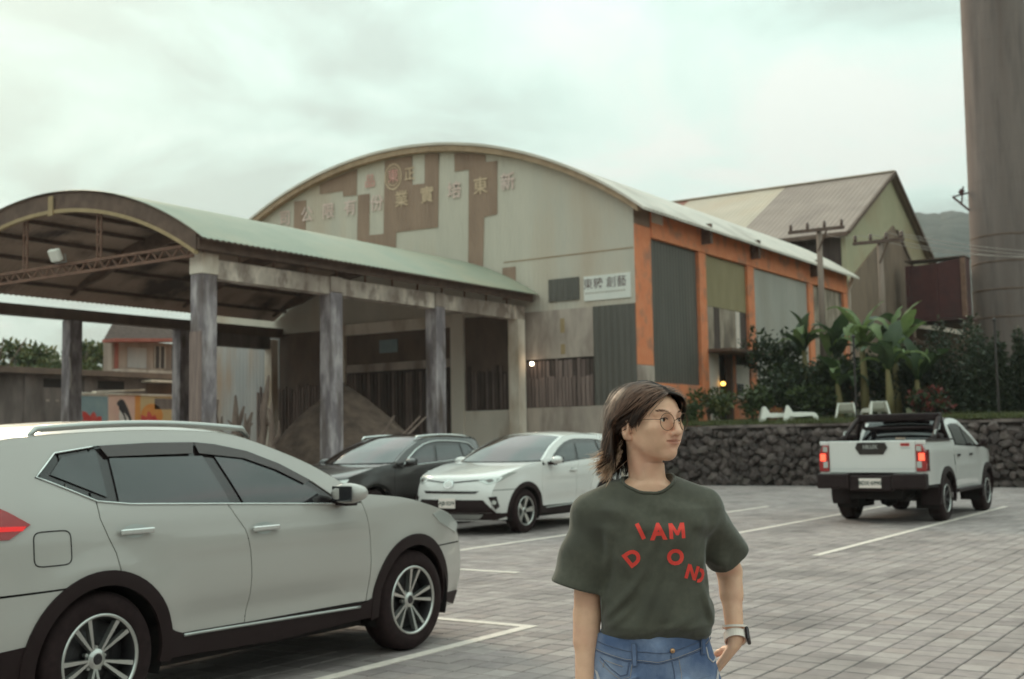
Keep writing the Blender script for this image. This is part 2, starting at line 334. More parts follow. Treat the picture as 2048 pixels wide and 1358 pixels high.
def build_pavers():
    G = .2; J = .0055
    rng = np.random.default_rng(3)
    fwd = np.array(_fw); rt = np.array(_rt); up = np.array(_up)
    cells = []
    for i in range(int((PU1 - PU0) / G + .5)):
        for j in range(int((PV1 - PV0) / G + .5)):
            u, v = PU0 + (i + .5) * G, PV0 + (j + .5) * G
            q = np.array((u, v, -CAM_H)); w = q @ fwd
            vis = False
            if w > 1:
                px, py = 1024 + CAM_F * (q @ rt) / w, 679 - CAM_F * (q @ up) / w
                vis = -10 < px < 2058 and 900 < py < 1366
                if vis and 1150 < px < 1420 and py > 1190: vis = px > 1440 or px < 1140  # behind the person
                if vis and px < 905 and 3.1 < u < 7.9 and 5.5 < v < 7.4: vis = False      # under the car
            cells.append((u, v, w, vis))
    order = sorted([k for k, c_ in enumerate(cells) if c_[3]], key=lambda k: cells[k][2])[:300]
    near = set(order)
    h = G / 2 - J
    base = []
    for k in range(5):
        c_ = .005
        v = [(-h, -h, -.06), (h, -h, -.06), (h, h, -.06), (-h, h, -.06), (-h, -h, -c_), (h, -h, -c_), (h, h, -c_), (-h, h, -c_),
             (-h + c_, -h + c_, 0), (h - c_, -h + c_, 0), (h - c_, h - c_, 0), (-h + c_, h - c_, 0)]
        f = [(8, 9, 10, 11)] + [(a, (a + 1) % 4, 4 + (a + 1) % 4, 4 + a) for a in range(4)] + [(4 + a, 4 + (a + 1) % 4, 8 + (a + 1) % 4, 8 + a) for a in range(4)]
        me = bpy.data.meshes.new('paver'); me.from_pydata(v, [], f); me.materials.append(MATS['paver%d' % k]); base.append(me)
    V = np.array([list(p.co) for p in base[0].vertices]); Fc = np.array([list(p.vertices) for p in base[0].polygons])
    pv = []; pf = []; pm = []; n = 0
    for k, (u, v, w, vis) in enumerate(cells):
        z = float(rng.normal(0, .0013)); t = rng.choice(5, p=[.34, .2, .2, .16, .1]); ang = float(rng.normal(0, .006)); tx, ty = rng.normal(0, .004, 2)
        if k in near:
            o = bpy.data.objects.new('paver', base[t]); COL.objects.link(o); o.parent = pave; o.location = (u, v, z); o.rotation_euler = (tx, ty, ang)
        else:
            P = V.copy(); c_, s_ = math.cos(ang), math.sin(ang)
            Q = np.stack([P[:, 0] * c_ - P[:, 1] * s_ + u, P[:, 0] * s_ + P[:, 1] * c_ + v, P[:, 2] + z + P[:, 1] * tx - P[:, 0] * ty], 1)
            pv.append(Q); pf.append(Fc + n); pm += [t] * len(Fc); n += len(P)
    me = bpy.data.meshes.new('pavers'); me.from_pydata(np.concatenate(pv).tolist(), [], np.concatenate(pf).tolist())
    for k in range(5): me.materials.append(MATS['paver%d' % k])
    me.polygons.foreach_set('material_index', pm)
    o = link('paver_field', me, None, pave); o['kind'] = 'stuff'
build_pavers()
def pline(x0, x1, y0, y1):
    o = box('parking_line', 'paint_line', None, x0, x1, y0, y1, 0.0005, 0.0065); o['kind'] = 'structure'
LW = .1
pline(2.5, 8.25, 5.33, 5.43); pline(8.15, 8.25, 5.43, 7.7)
pline(11.4, 11.5, 7.66, 9.9); pline(2.5, 8.15, 7.62, 7.72); pline(11.5, 17, 9.92, 10.02);
pline(14.7, 25.9, 5.25, 5.35); pline(17.0, 25.9, 7.56, 7.66); pline(17.0, 24.6, 9.85, 9.95); pline(18.0, 24.6, 12.15, 12.25)

# ------------------------------------------------------------------ terrace and stone wall
def terr(u, v): return 1.90 + (min(u, 60) - 35.1) * .038 + .05 * mnoise.noise((u * .3, v * .3, 0))
def build_terrace():
    us = [35.3, 36, 37, 38, 39, 40, 41, 42, 44, 47, 50, 55, 60, 80, 130]; vs = [18.6, 17, 16, 15, 14, 13, 12, 11, 10, 9, 8, 7, 6, 4, 1, -4, -12, -30, -60]
    v = [(u, w, terr(u, w)) for u in us for w in vs]; n = len(vs)
    f = [(i * n + j, i * n + j + 1, (i + 1) * n + j + 1, (i + 1) * n + j) for i in range(len(us) - 1) for j in range(n - 1)]
    me = bpy.data.meshes.new('terrace'); me.from_pydata(v, [], f); o = link('terrace', me, 'grass_soil', smooth=True); o['kind'] = 'structure'
build_terrace()
def build_stonewall():
    w = empty('stone_wall', (35.1, 11, 0), label='rough dark boulder retaining wall below the planted terrace, behind the pickup', cat='wall')
    box('core', 'mortar', w, .06, .45, -20, 7.5, -.05, 1.86)
    protos = []
    for k in range(14):
        bm = bmesh.new(); bmesh.ops.create_icosphere(bm, subdivisions=2, radius=.5); off = Vector((k * 7.3, 1.1, 2.2))
        for p in bm.verts:
            d = p.co.normalized(); q = Vector([math.copysign(abs(t) ** .6, t) for t in d]) * .5
            p.co = q * (1 + .42 * mnoise.noise(d * 1.5 + off) + .16 * mnoise.noise(d * 3.4 + off))
        me = bpy.data.meshes.new('stone'); bm.to_mesh(me); bm.free(); me.materials.append(MATS[('stone', 'stone_light', 'stone', 'stone_dark')[k % 4]]); protos.append(me)
    rr = random.Random(5); cnt = 0; rest = MB()
    z = .1
    while z < 1.8:
        v = -20.0; hgt = rr.uniform(.20, .28)
        while v < 7.5:
            wid = rr.uniform(.20, .40) if rr.random() < .75 else rr.uniform(.12, .20)
            loc = (rr.uniform(-.05, .10), v + wid / 2, z + rr.uniform(-.09, .09)); sc = (.32, wid * rr.uniform(.95, 1.2), hgt * rr.uniform(.8, 1.35)); rot = (rr.uniform(-.9, .9), rr.uniform(-.3, .3), rr.uniform(-.3, .3))
            me = rr.choice(protos)
            if -4.9 < v < 5.2 and z > .12 and cnt < 300 and rr.random() < .92:
                o = bpy.data.objects.new('stone', me); COL.objects.link(o); o.parent = w; o.location = loc; o.scale = sc; o.rotation_euler = rot; cnt += 1
            else:
                M = Matrix.LocRotScale(Vector(loc), Euler(rot), Vector(sc)); rest.add([M @ p.co for p in me.vertices], [tuple(p.vertices) for p in me.polygons])
            v += wid * .97
        z += hgt * .93
    o = rest.build('stones', 'stone', w, fixn=False); o['kind'] = 'stuff'
    cap = MB()
    for k in range(34):
        v = -20 + k * .82; cap.box(-.08 + rr.uniform(-.02, .02), .42, v, v + .8, 1.80, 1.87 + rr.uniform(0, .03))
    cap.build('coping', 'concrete_dark', w)
build_stonewall()

# ------------------------------------------------------------------ great hall
HU0, HU1, HV0, HV1 = 35.3, 57.8, 18.63, 39.1
HVC, HAP, HEA = (HV0 + HV1) / 2, 12.85, 9.6
HRAD = (((HV1 - HV0) / 2) ** 2 + (HAP - HEA) ** 2) / (2 * (HAP - HEA))
def hall_z(v): return HAP - HRAD + math.sqrt(max(0, HRAD ** 2 - (v - HVC) ** 2))
def arch_strip(name, mat, parent, fz, v0, v1, u0, u1, thick, n=40):
    m = MB(); vs = []
    for i in range(n + 1):
        v = v0 + (v1 - v0) * i / n; z = fz(v)
        vs += [(u0, v, z), (u1, v, z), (u1, v, z - thick), (u0, v, z - thick)]
    fs = []
    for i in range(n):
        a, b = 4 * i, 4 * i + 4
        for k in range(4): fs.append((a + k, a + (k + 1) % 4, b + (k + 1) % 4, b + k))
    fs += [(0, 1, 2, 3), (4 * n + 3, 4 * n + 2, 4 * n + 1, 4 * n)]
    m.add(vs, fs); return m.build(name, mat, parent)
def clip_poly(poly, fz):
    """densify and cap a (v,z) outline under the arch"""
    out = []
    for (a, b) in zip(poly, poly[1:] + poly[:1]):
        for k in range(6):
            t = k / 6; v = a[0] + (b[0] - a[0]) * t; z = a[1] + (b[1] - a[1]) * t; out.append((v, min(z, fz(v) - .3)))
    return out
def build_hall():
    H = empty('warehouse_hall', (HU0, HV0, 0), label='large arched warehouse hall with patched siding front and orange framed side', cat='building')
    H.matrix_world  # children keep world coordinates through an offset
    K = lambda o: (setattr(o, 'location', (-HU0, -HV0, 0)), o)[1]
    def bx(name, mat, x0, x1, y0, y1, z0, z1, bev=0, par=None):
        o = box(name, mat, par or H, x0, x1, y0, y1, z0, z1, bev)
        if par is None: K(o)
        return o
    # front gable sheet
    poly = [(HV0 + .02, 6.08)] + [(HV0 + .02 + (HV1 - HV0 - .04) * i / 40, hall_z(HV0 + .02 + (HV1 - HV0 - .04) * i / 40) - .04) for i in range(41)] + [(HV1 - .02, 6.08)]
    m = MB(); m.prism(poly, lambda p, d: (HU0 + d, p[0], p[1]), .18); K(m.build('front_wall', 'siding', H))
    browns = [[(32.99, 11.67), (32.98, 13), (30.96, 13.2), (31.01, 11.38), (31.71, 11.41), (31.74, 11.64)], [(34.42, 11.55), (33.76, 11.53), (33.81, 9.9), (34.47, 9.9)],
              [(30.94, 11.37), (30.33, 11.35), (30.38, 9.69), (29.63, 9.66), (29.52, 13.2), (28.16, 13.2), (28.18, 11.41), (27.57, 11.38), (27.54, 13.2), (26.85, 13.2), (26.96, 9.61), (29.00, 9.65), (29.05, 8.6), (31.03, 8.6)],
              [(26.16, 13), (24.71, 13), (24.72, 11.79), (24.19, 11.76), (24.23, 9.78), (24.82, 9.75), (24.93, 7.5), (25.59, 7.5), (25.48, 11.62), (26.14, 11.63)], [(24.04, 7.78), (23.47, 7.78), (23.48, 6.6), (24.05, 6.6)]]
    for P in browns:
        m = MB(); m.prism(clip_poly(P, hall_z), lambda p, d: (HU0 - .025 + d, p[0], p[1]), .024); K(m.build('wall_sheet', 'siding_brown', H))
    # horizontal seams of the cladding
    for z in (7.97,): bx('seam_strip', 'barge', HU0 - .012, HU0, HV0 + .05, 24.0, z - .02, z + .02)
    # barge board and roof
    K(arch_strip('roof', 'roof_pale', H, lambda v: hall_z(v) + .06, HV0 - .55, HV1 + .55, HU0 - .35, HU1, .10, 60))
    K(arch_strip('barge_board', 'barge', H, lambda v: hall_z(v) - .045, HV0 - .3, HV1 + .3, HU0 - .30, HU0 - .03, .22, 60))
    # lettering
    chars = list('司公限有份業實培東新'); xs = [34.93, 33.68, 32.51, 31.33, 29.95, 28.69, 27.44, 26.15, 24.94, 23.73]
    on_brown = {'公': .5, '業': 1, '實': 1, '東': 1}
    for ch, v in zip(chars, xs):
        M = basis((HU0 - .055, v, 10.88), (0, -1, 0), (0, 0, 1), (-1, 0, 0))
        cream = on_brown.get(ch, 0) == 1
        me = text_mesh(ch, .68, offset=.007, extrude=.003); place_mesh(me, M); K(link('letter', me, 'sign_cream' if cream else 'sign_white', H))
    for ch, v, z, mt in (('品', 30.28, 11.81, 'sign_red'), ('正', 28.28, 11.82, 'sign_cream')):
        me = text_mesh(ch, .56, offset=.004, extrude=.003); place_mesh(me, basis((HU0 - .055, v, z), (0, -1, 0), (0, 0, 1), (-1, 0, 0))); K(link('letter', me, mt, H))
    ring = MB(); n = 36
    for r0, r1 in ((.50, .44), (.36, .325)):
        vs = [(HU0 - .05, 29.1 + r * math.cos(2 * math.pi * k / n) * .86, 11.85 + r * math.sin(2 * math.pi * k / n) * 1.05) for r in (r0, r1) for k in range(n)]
        ring.add(vs, [(k, (k + 1) % n, n + (k + 1) % n, n + k) for k in range(n)])
    K(ring.build('emblem', 'sign_cream', H))
    me = text_mesh('東', .55, offset=.004, extrude=.004); place_mesh(me, basis((HU0 - .05, 29.1, 11.85), (0, -1, 0), (0, 0, 1), (-1, 0, 0))); K(link('emblem_sign', me, 'sign_red', H))
    # notice panel and banner
    bx('notice_panel', 'dark_green_front', HU0 - .05, HU0 - .002, 20.83, 22.07, 6.37, 7.16)
    ban = bx('banner', 'banner', HU0 - .04, HU0 - .002, 18.80, 20.63, 6.28, 7.14)
    me = text_mesh('東糖 創藝', .40, offset=.001); place_mesh(me, basis((HU0 - .043, 19.80, 6.84), (0, -1, 0), (0, 0, 1), (-1, 0, 0))); o = link('banner_text', me, 'banner_ink', ban)
    sm = MB()
    for k in range(16): sm.box(HU0 - .046, HU0 - .041, 19.02 + k * .1, 19.02 + k * .1 + .055, 6.52, 6.565)
    sm.build('banner_small_text', 'old_board', ban)
    # lower front
    bx('plinth', 'concrete', HU0 - .10, HU0 + .18, HV0 + .02, 23.2, 0, 2.66, .01); bx('plinth_cap', 'concrete_pale', HU0 - .115, HU0 + .1, HV0 + .02, 23.1, .0, 1.45)
    bx('plaster_panel', 'concrete', HU0 - .02, HU0 + .16, 20.31, 23.2, 4.37, 6.075)
    bx('green_sheet', 'dark_green_front', HU0 - .03, HU0 + .14, HV0 + .03, 20.30, 2.665, 6.07)
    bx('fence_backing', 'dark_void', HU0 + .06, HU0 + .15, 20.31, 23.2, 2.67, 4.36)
    rr = random.Random(11)
    v = 20.34
    while v < 23.1:
        w = rr.uniform(.09, .15); mt = rr.choice(['wood_grey', 'wood_grey', 'wood_grey2'])
        bx('plank', mt, HU0 - .03 - rr.uniform(0, .02), HU0 + .01, v, v + w, 2.68, 3.71 + rr.uniform(-.05, .05)); v += w + rr.uniform(.02, .05)
    v = 20.34
    while v < 23.1:
        w = rr.uniform(.10, .17); bx('plank', rr.choice(['wood_grey2', 'wood_dark', 'wood_grey']), HU0 + .015, HU0 + .05, v, v + w, 3.4, 4.35 + rr.uniform(-.06, .0)); v += w + rr.uniform(.02, .06)
    bx('plaster_trim', 'steel_yellow', HU0 - .03, HU0 - .021, 21.45, 21.62, 5.25, 5.75); bx('plaster_trim', 'steel_yellow', HU0 - .03, HU0 - .021, 21.45, 21.62, 4.5, 4.85)
    # front under the shed roof
    bx('pier', 'concrete_pale', HU0 - .12, HU0 + .15, 25.80, 26.38, 0, 6.25, .01); bx('pier', 'concrete_pale', HU0 - .12, HU0 + .15, 31.6, 32.0, 0, 6.25, .01)
    bx('sill_wall', 'concrete_pale', HU0 - .06, HU0 + .15, 23.2, 25.80, 0, 2.63, .01)
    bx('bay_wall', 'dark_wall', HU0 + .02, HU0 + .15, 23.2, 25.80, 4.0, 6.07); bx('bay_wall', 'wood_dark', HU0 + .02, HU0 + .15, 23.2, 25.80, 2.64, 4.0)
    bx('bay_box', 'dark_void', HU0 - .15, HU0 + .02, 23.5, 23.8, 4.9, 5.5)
    v = 23.3
    while v < 25.75:
        w = rr.uniform(.08, .12); bx('plank', rr.choice(['wood_grey2', 'wood_dark']), HU0 - .02, HU0 + .015, v, v + w, 2.66, 4.2 + rr.uniform(-.3, .1)); v += w + rr.uniform(.03, .08)
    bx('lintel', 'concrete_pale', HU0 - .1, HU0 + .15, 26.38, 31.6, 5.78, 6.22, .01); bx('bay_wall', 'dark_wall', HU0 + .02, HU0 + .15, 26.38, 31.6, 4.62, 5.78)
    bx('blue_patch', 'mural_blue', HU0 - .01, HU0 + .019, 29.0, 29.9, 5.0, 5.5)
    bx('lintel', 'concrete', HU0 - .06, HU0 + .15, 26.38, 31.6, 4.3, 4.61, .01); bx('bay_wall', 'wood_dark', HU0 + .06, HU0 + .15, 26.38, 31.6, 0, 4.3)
    v = 26.45
    while v < 31.5:
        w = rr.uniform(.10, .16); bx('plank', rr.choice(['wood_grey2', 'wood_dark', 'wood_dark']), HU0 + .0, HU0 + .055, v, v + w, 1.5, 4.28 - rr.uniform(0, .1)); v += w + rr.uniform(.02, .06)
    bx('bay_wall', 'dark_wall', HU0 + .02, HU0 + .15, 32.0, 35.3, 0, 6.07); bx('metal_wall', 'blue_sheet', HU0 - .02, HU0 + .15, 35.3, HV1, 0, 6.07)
    v = 32.05
    while v < 36.6:
        w = rr.uniform(.06, .10); bx('picket', rr.choice(['wood_grey', 'wood_grey2']), HU0 - .10, HU0 - .05, v, v + w, 1.2, 3.9 + rr.uniform(-.25, .1)); v += w + rr.uniform(.07, .12)
    bx('rear_wall', 'concrete', HU1 - .3, HU1 - .1, HV0 + .3, HV1 - .2, 0, 9.3); bx('side_wall', 'concrete', HU0 + .2, HU1 - .35, HV1 - .25, HV1 - .05, 0, 9.4)
    # orange framed side
    y0, y1 = HV0, HV0 + .35
    bx('column', 'orange', 35.31, 36.52, y0, y1, 4.0, 8.80, .02); bx('column_base', 'concrete', 35.305, 36.525, y0 - .01, y1, 0, 3.995, .02)
    bx('column_head', 'siding_brown', 35.31, 36.48, y0 + .01, y1, 8.81, 9.52)
    bx('column', 'orange', 40.36, 40.98, y0 - .02, y1, 2.0, 8.44, .02); bx('column', 'orange', 44.98, 45.64, y0 - .02, y1, 2.0, 8.44, .02)
    bx('column', 'orange', 52.0, 52.62, y0 - .02, y1, 2.0, 8.44, .02); bx('column', 'orange', 56.9, 57.5, y0 - .02, y1, 2.0, 8.44, .02)
    bx('beam', 'orange', 36.53, 57.5, y0 - .03, y1, 8.45, 9.36, .02); bx('eave_board', 'steel_brown', 36.53, 57.5, y0 + .02, y1, 9.37, 9.56)
    for u in (40.6, 45.3, 52.3): bx('bracket', 'steel_brown', u, u + .16, y0 - .42, y0 - .03, 8.75, 9.5)
    bx('pale_patch', 'white_sheet', 36.55, 37.4, y0 - .045, y0 - .031, 9.0, 9.34)
    for u in np.arange(36.53, 40.3, .945): bx('green_sheet', 'dark_green', u, min(u + .935, 40.35), y0 + .10, y0 + .16 + .02 * (int(u * 7) % 2), 3.44, 8.44)
    bx('base_wall', 'orange', 36.53, 40.35, y0 + .03, y1, 1.5, 3.43, .01)
    bx('olive_sheet', 'olive_sheet', 40.99, 44.97, y0 + .10, y0 + .2, 6.5, 8.44)
    for (a, b, c_, mt) in ((40.99, 41.8, 4.85, 'old_board'), (41.81, 42.35, 4.85, 'wood_dark'), (42.36, 43.9, 4.85, 'old_board'), (43.91, 44.3, 4.85, 'white_sheet'), (44.31, 44.97, 4.85, 'wood_dark')):
        bx('old_panel', mt, a, b, y0 + .11, y0 + .18, c_, 6.49)
    bx('door_canopy', 'steel_brown', 40.9, 45.5, y0 - 1.0, y0 + .1, 4.70, 4.82, .01)
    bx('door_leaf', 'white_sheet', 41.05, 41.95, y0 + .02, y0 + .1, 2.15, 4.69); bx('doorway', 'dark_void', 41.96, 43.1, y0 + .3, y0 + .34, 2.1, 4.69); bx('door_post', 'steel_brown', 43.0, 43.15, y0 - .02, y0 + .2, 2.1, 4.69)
    bx('door_post', 'orange', 43.16, 43.5, y0 - .01, y0 + .2, 2.1, 4.69); bx('lower_wall', 'orange', 43.51, 44.97, y0 + .03, y0 + .2, 2.0, 3.0); bx('pale_panel', 'white_sheet', 43.51, 44.97, y0 + .05, y0 + .2, 3.01, 4.35)
    bx('transom', 'wood_dark', 43.51, 44.97, y0 + .04, y0 + .2, 4.36, 4.69); bx('side_window', 'window_dark', 43.6, 44.3, y0 + .03, y0 + .049, 3.15, 3.6)
    for u in np.arange(45.65, 51.95, 1.27): bx('grey_sheet', 'grey_sheet', u, min(u + 1.265, 51.99), y0 + .08, y0 + .15 + .012 * (int(u * 3) % 2), 2.0, 8.44)
    bx('board_wall', 'old_board', 52.63, 56.89, y0 + .10, y0 + .2, 2.0, 8.44)
    for k in range(9): bx('stain_hook', 'steel_rust', 46.2 + k * .62, 46.26 + k * .62, y0 + .04, y0 + .085, 4.1 + .05 * (k % 3), 4.2 + .05 * (k % 3))
    p = MB(); p.tube([(57.75, y0 - .25, 9.45), (57.75, y0 - .2, 9.1), (57.75, y0 + .0, 8.7), (57.75, y0 + .0, 3.0)], .09, 10); K(p.build('downpipe', 'white_sheet', H, smooth=True))
    return H
hall = build_hall()
lb = empty('globe_lamp', (HU0 - .3, 22.66, 4.21), label='small lit round lamp on the wooden fence of the hall front', cat='lamp')
m = MB(); m.lathe([(.001, -.07), (.05, -.055), (.075, 0), (.05, .055), (.001, .07)], 14); m.build('globe', 'lamp_glow', lb, smooth=True)
m = MB(); m.tube([(0, 0, .06), (.02, 0, .14), (.32, 0, .14)], .012, 6); m.build('bracket', 'steel_brown', lb)

# ------------------------------------------------------------------ open shed with green arched roof
SV0, SV1, SU0, SU1 = 22.45, 35.55, 19.85, 35.25
SVC, SAP, SEA = 29.0, 8.62, 6.66
SRAD = ((SV1 - SV0) ** 2 / 4 + (SAP - SEA) ** 2) / (2 * (SAP - SEA))
def shed_z(v, d=0): return SAP - SRAD + math.sqrt(max(0, (SRAD - d) ** 2 - (v - SVC) ** 2))
def build_shed():
    T = empty('open_shed', (SU0, SV0, 0), label='open sided shed with green arched metal roof on stained concrete columns', cat='shed')
    K = lambda o: (setattr(o, 'location', (-SU0, -SV0, 0)), o)[1]
    def bx(name, mat, *a, bev=0.0): return K(box(name, mat, T, *a, bev))
    # corrugated roof: corrugation runs down the arch
    nu, nv = 310, 30; vs = []; fs = []
    for side in (0, 1):
        for i in range(nu + 1):
            u = SU0 + (SU1 - SU0) * i / nu; c_ = .016 * math.sin(i * math.pi / 2.0)
            for j in range(nv + 1):
                a = -1 + 2 * j / nv; v = SVC + a * (SV1 - SV0) / 2; vs.append((u, v, shed_z(v) + c_ - .03 * side))
    o_ = (nu + 1) * (nv + 1)
    top = []; und = []
    for i in range(nu):
        for j in range(nv):
            q = (i * (nv + 1) + j, (i + 1) * (nv + 1) + j, (i + 1) * (nv + 1) + j + 1, i * (nv + 1) + j + 1)
            top.append(q); und.append(tuple(x + o_ for x in q[::-1]))
    m = MB(); m.add(vs[:o_], top); K(m.build('roof', 'roof_green', T, smooth=True, fixn=False)); m = MB(); m.add(vs[o_:], [tuple(x - o_ for x in q) for q in und]); K(m.build('roof_lining', 'roof_under', T, smooth=True, fixn=False))
    # front fascia band and yellow rim
    def band(name, mat, d0, d1, u0, u1, n=40):
        m = MB(); vs = []
        va, vb = SV0 + .35, SV1 - .35; tp = lambda v: min(1, max(.15, (min(v - va, vb - v)) / 1.6)) if name == 'arch_rib' else 1
        for i in range(n + 1):
            v = va + (vb - va) * i / n; z0, z1 = shed_z(v) - d0, shed_z(v) - d0 - (d1 - d0) * tp(v)
            vs += [(u0, v, z0), (u1, v, z0), (u1, v, z1), (u0, v, z1)]
        fs = []
        for i in range(n):
            for k in range(4): fs.append((4 * i + k, 4 * i + (k + 1) % 4, 4 * i + 4 + (k + 1) % 4, 4 * i + 4 + k))
        fs += [(0, 1, 2, 3), (4 * n + 3, 4 * n + 2, 4 * n + 1, 4 * n)]
        m.add(vs, fs); return K(m.build(name, mat, T))
    band('front_fascia', 'steel_brown', .05, .50, SU0 + .06, SU0 + .10)
    band('front_rim', 'steel_yellow', .50, .60, SU0 + .02, SU0 + .14)
    bx('rim_bracket', 'steel_yellow', SU0 - .02, SU0 + .02, 28.55, 28.75, 7.95, 8.5)
    for u in (25.2, 30.1, 34.8): band('arch_rib', 'steel_brown', .06, .50, u, u + .14)
    # purlins
    for k in range(11):
        v = SV0 + .7 + k * (SV1 - SV0 - 1.4) / 10; bx('purlin', 'steel_brown', SU0 + .15, SU1, v - .03, v + .03, shed_z(v) - .17, shed_z(v) - .05)
    # tie trusses
    def truss(u, mat):
        m = MB(); zb, zt = 6.30, 6.58
        m.bar((u, 23.1, zb), (u, 34.9, zb), .07); m.bar((u, 23.1, zt), (u, 34.9, zt), .07)
        n = 44
        for i in range(n):
            a, b = 23.1 + 11.8 * i / n, 23.1 + 11.8 * (i + 1) / n
            m.bar((u, a, zb if i % 2 else zt), (u, b, zt if i % 2 else zb), .035)
        K(m.build('tie_truss', mat, T))
        for v in (26.84, 30.15):
            p = MB(); zz = shed_z(v) - .5
            p.bar((u, v - .08, zt), (u, v - .08, zz), .045); p.bar((u, v + .08, zt), (u, v + .08, zz), .045)
            for k in range(5): z = zt + (zz - zt) * (k + .5) / 5; p.bar((u, v - .08, z), (u, v + .08, z), .03)
            K(p.build('king_post', mat, T))
    truss(20.1, 'steel_rust')
    # columns and beams
    us = (20.3, 25.04, 29.94)
    for k, u in enumerate(us):
        bx('column', 'column_paint', u, u + .5, 23.0, 23.44, 0, 5.85 if k else 5.87, bev=.02)
        if k == 0: bx('column_cap', 'concrete_pale', u - .02, u + .53, 22.98, 23.46, 5.875, 6.40, bev=.015)
        else: bx('column_cap', 'concrete', u, u + .5, 22.985, 23.45, 5.855, 6.30, bev=.015)
    bx('board', 'wood_grey', 20.26, 20.298, 23.0, 23.42, 1.0, 4.4)
    bx('column', 'concrete_pale', 34.66, 35.1, 22.98, 23.44, 0, 5.80, bev=.02)
    for a, b in ((20.84, 25.03), (25.55, 29.93), (30.45, 35.2)): bx('beam', 'beam_white', a, b, 23.03, 23.40, 5.78, 6.28, bev=.015)
    bx('eave_board', 'steel_brown', SU0 + .1, SU1, 22.72, 22.80, 6.42, 6.68)
    for k in range(12): bx('eave_strut', 'steel_rust', 20.4 + k * 1.25, 20.45 + k * 1.25, 23.1, 23.15, 6.25, 6.75)
    for k, u in enumerate((20.3, 25.04, 29.8)):
        bx('column', 'column_paint', u, u + .5, 34.95, 35.4, 0, 5.9, bev=.02)
    bx('column', 'concrete_pale', 34.5, 34.9, 34.95, 35.35, 0, 5.8, bev=.02)
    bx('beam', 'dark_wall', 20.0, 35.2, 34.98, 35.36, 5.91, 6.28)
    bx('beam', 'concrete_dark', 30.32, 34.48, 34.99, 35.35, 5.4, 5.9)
    c_ = MB(); c_.tube([(25.0, 34.9, 4.6), (24.95, 34.75, 4.2), (24.95, 34.7, 3.9), (25.0, 34.85, 3.55)], .03, 6); K(c_.build('cable', 'wire', T))
    return T
shed = build_shed()
fl = empty('floodlight', (19.98, 28.41, 6.74), label='white floodlight fixed on the rusty lattice tie of the shed', cat='floodlight')
m = MB(); m.box(-.16, .0, -.2, .2, -.05, .3, Matrix.Rotation(R(-25), 4, 'Y')); o = m.build('housing', 'chair_white', fl); bevel(o.data, .04)
m = MB(); m.tube([(0, -.24, .12), (.05, -.24, -.1), (.05, .24, -.1), (0, .24, .12)], .018, 6); m.build('yoke', 'steel_grey', fl)
m = MB(); m.bar((.02, .25, .1), (.1, .5, .38), .05); m.build('arm', 'steel_brown', fl)
# ------------------------------------------------------------------ gabled building behind the hall
def build_gable():
    U0, UA, U1, V0, V1 = 60.0, 68.3, 76.4, 19.4, 34.0
    ZE, ZA = 12.1, 16.5
    g = empty('gabled_building', (U0, V0, 0), label='tall gabled shed with taupe and sand roof behind the hall', cat='building')
    K = lambda o: (setattr(o, 'location', (-U0, -V0, 0)), o)[1]
    m = MB(); m.prism([(U0, 0), (U1, 0), (U1, ZE - .05), (UA, ZA - .1), (U0, ZE - .05)], lambda p, d: (p[0], V0 + d, p[1]), .25); K(m.build('gable_wall', 'gable_green', g))
    m = MB(); m.prism([(U0 + .02, 0), (73.2, 0), (73.2, 10.7), (UA + .1, 13.5), (U0 + .02, 9.4)], lambda p, d: (p[0], V0 - .12 + d, p[1]), .11); K(m.build('lower_gable_wall', 'gable_brown', g))
    m = MB(); m.prism([(UA + .5, 13.3), (UA + .9, 13.3), (73.6, 10.6), (73.2, 10.6)], lambda p, d: (p[0], V0 - .2 + d, p[1]), .1); K(m.build('barge_board', 'steel_brown', g))
    m = MB(); m.prism([(72.3, 11.6), (73.5, 9.9), (72.2, 10.1)], lambda p, d: (p[0], V0 - .03 + d, p[1]), .028); K(m.build('light_patch', 'white_sheet', g))
    K(box('front_wall', 'wood_dark', g, U0 + .05, U0 + .25, V0 + .3, V1, 0, ZE - .1))
    K(box('rear_wall', 'gable_brown', g, U1 - .25, U1 - .05, V0 + .3, V1, 0, ZE - .1))
    def slope(name, mat, va, vb, rear=False):
        a, b = ((U0 - .55, ZE - .27), (UA, ZA + .02)) if not rear else ((UA, ZA + .02), (U1 + .55, ZE - .27))
        m = MB(); vs = [(a[0], va, a[1]), (b[0], va, b[1]), (b[0], vb, b[1]), (a[0], vb, a[1])]; vs += [(x, y, z + .09) for x, y, z in vs]
        m.add(vs, [(0, 3, 2, 1), (4, 5, 6, 7), (0, 1, 5, 4), (1, 2, 6, 5), (2, 3, 7, 6), (3, 0, 4, 7)]); return K(m.build(name, mat, g))
    slope('roof', 'roof_taupe', V0 - .35, 25.6); slope('roof', 'roof_sand', 25.605, 32.0); slope('roof', 'roof_rust', 32.005, V1 + .3); slope('roof', 'roof_taupe', V0 - .35, V1 + .3, True)
    m = MB(); m.bar((U0 - .6, V0 - .36, ZE - .26), (UA, V0 - .36, ZA + .06), .12, .2); m.bar((UA, V0 - .36, ZA + .06), (U1 + .6, V0 - .36, ZE - .26), .12, .2); K(m.build('verge_board', 'steel_brown', g))
    K(box('eave_board', 'steel_brown', g, U0 - .62, U0 - .5, V0 - .3, V1, ZE - .42, ZE - .2))
    K(box('ridge_cap', 'roof_sand', g, UA - .18, UA + .18, V0 - .36, V1 + .3, ZA + .09, ZA + .17))
build_gable()
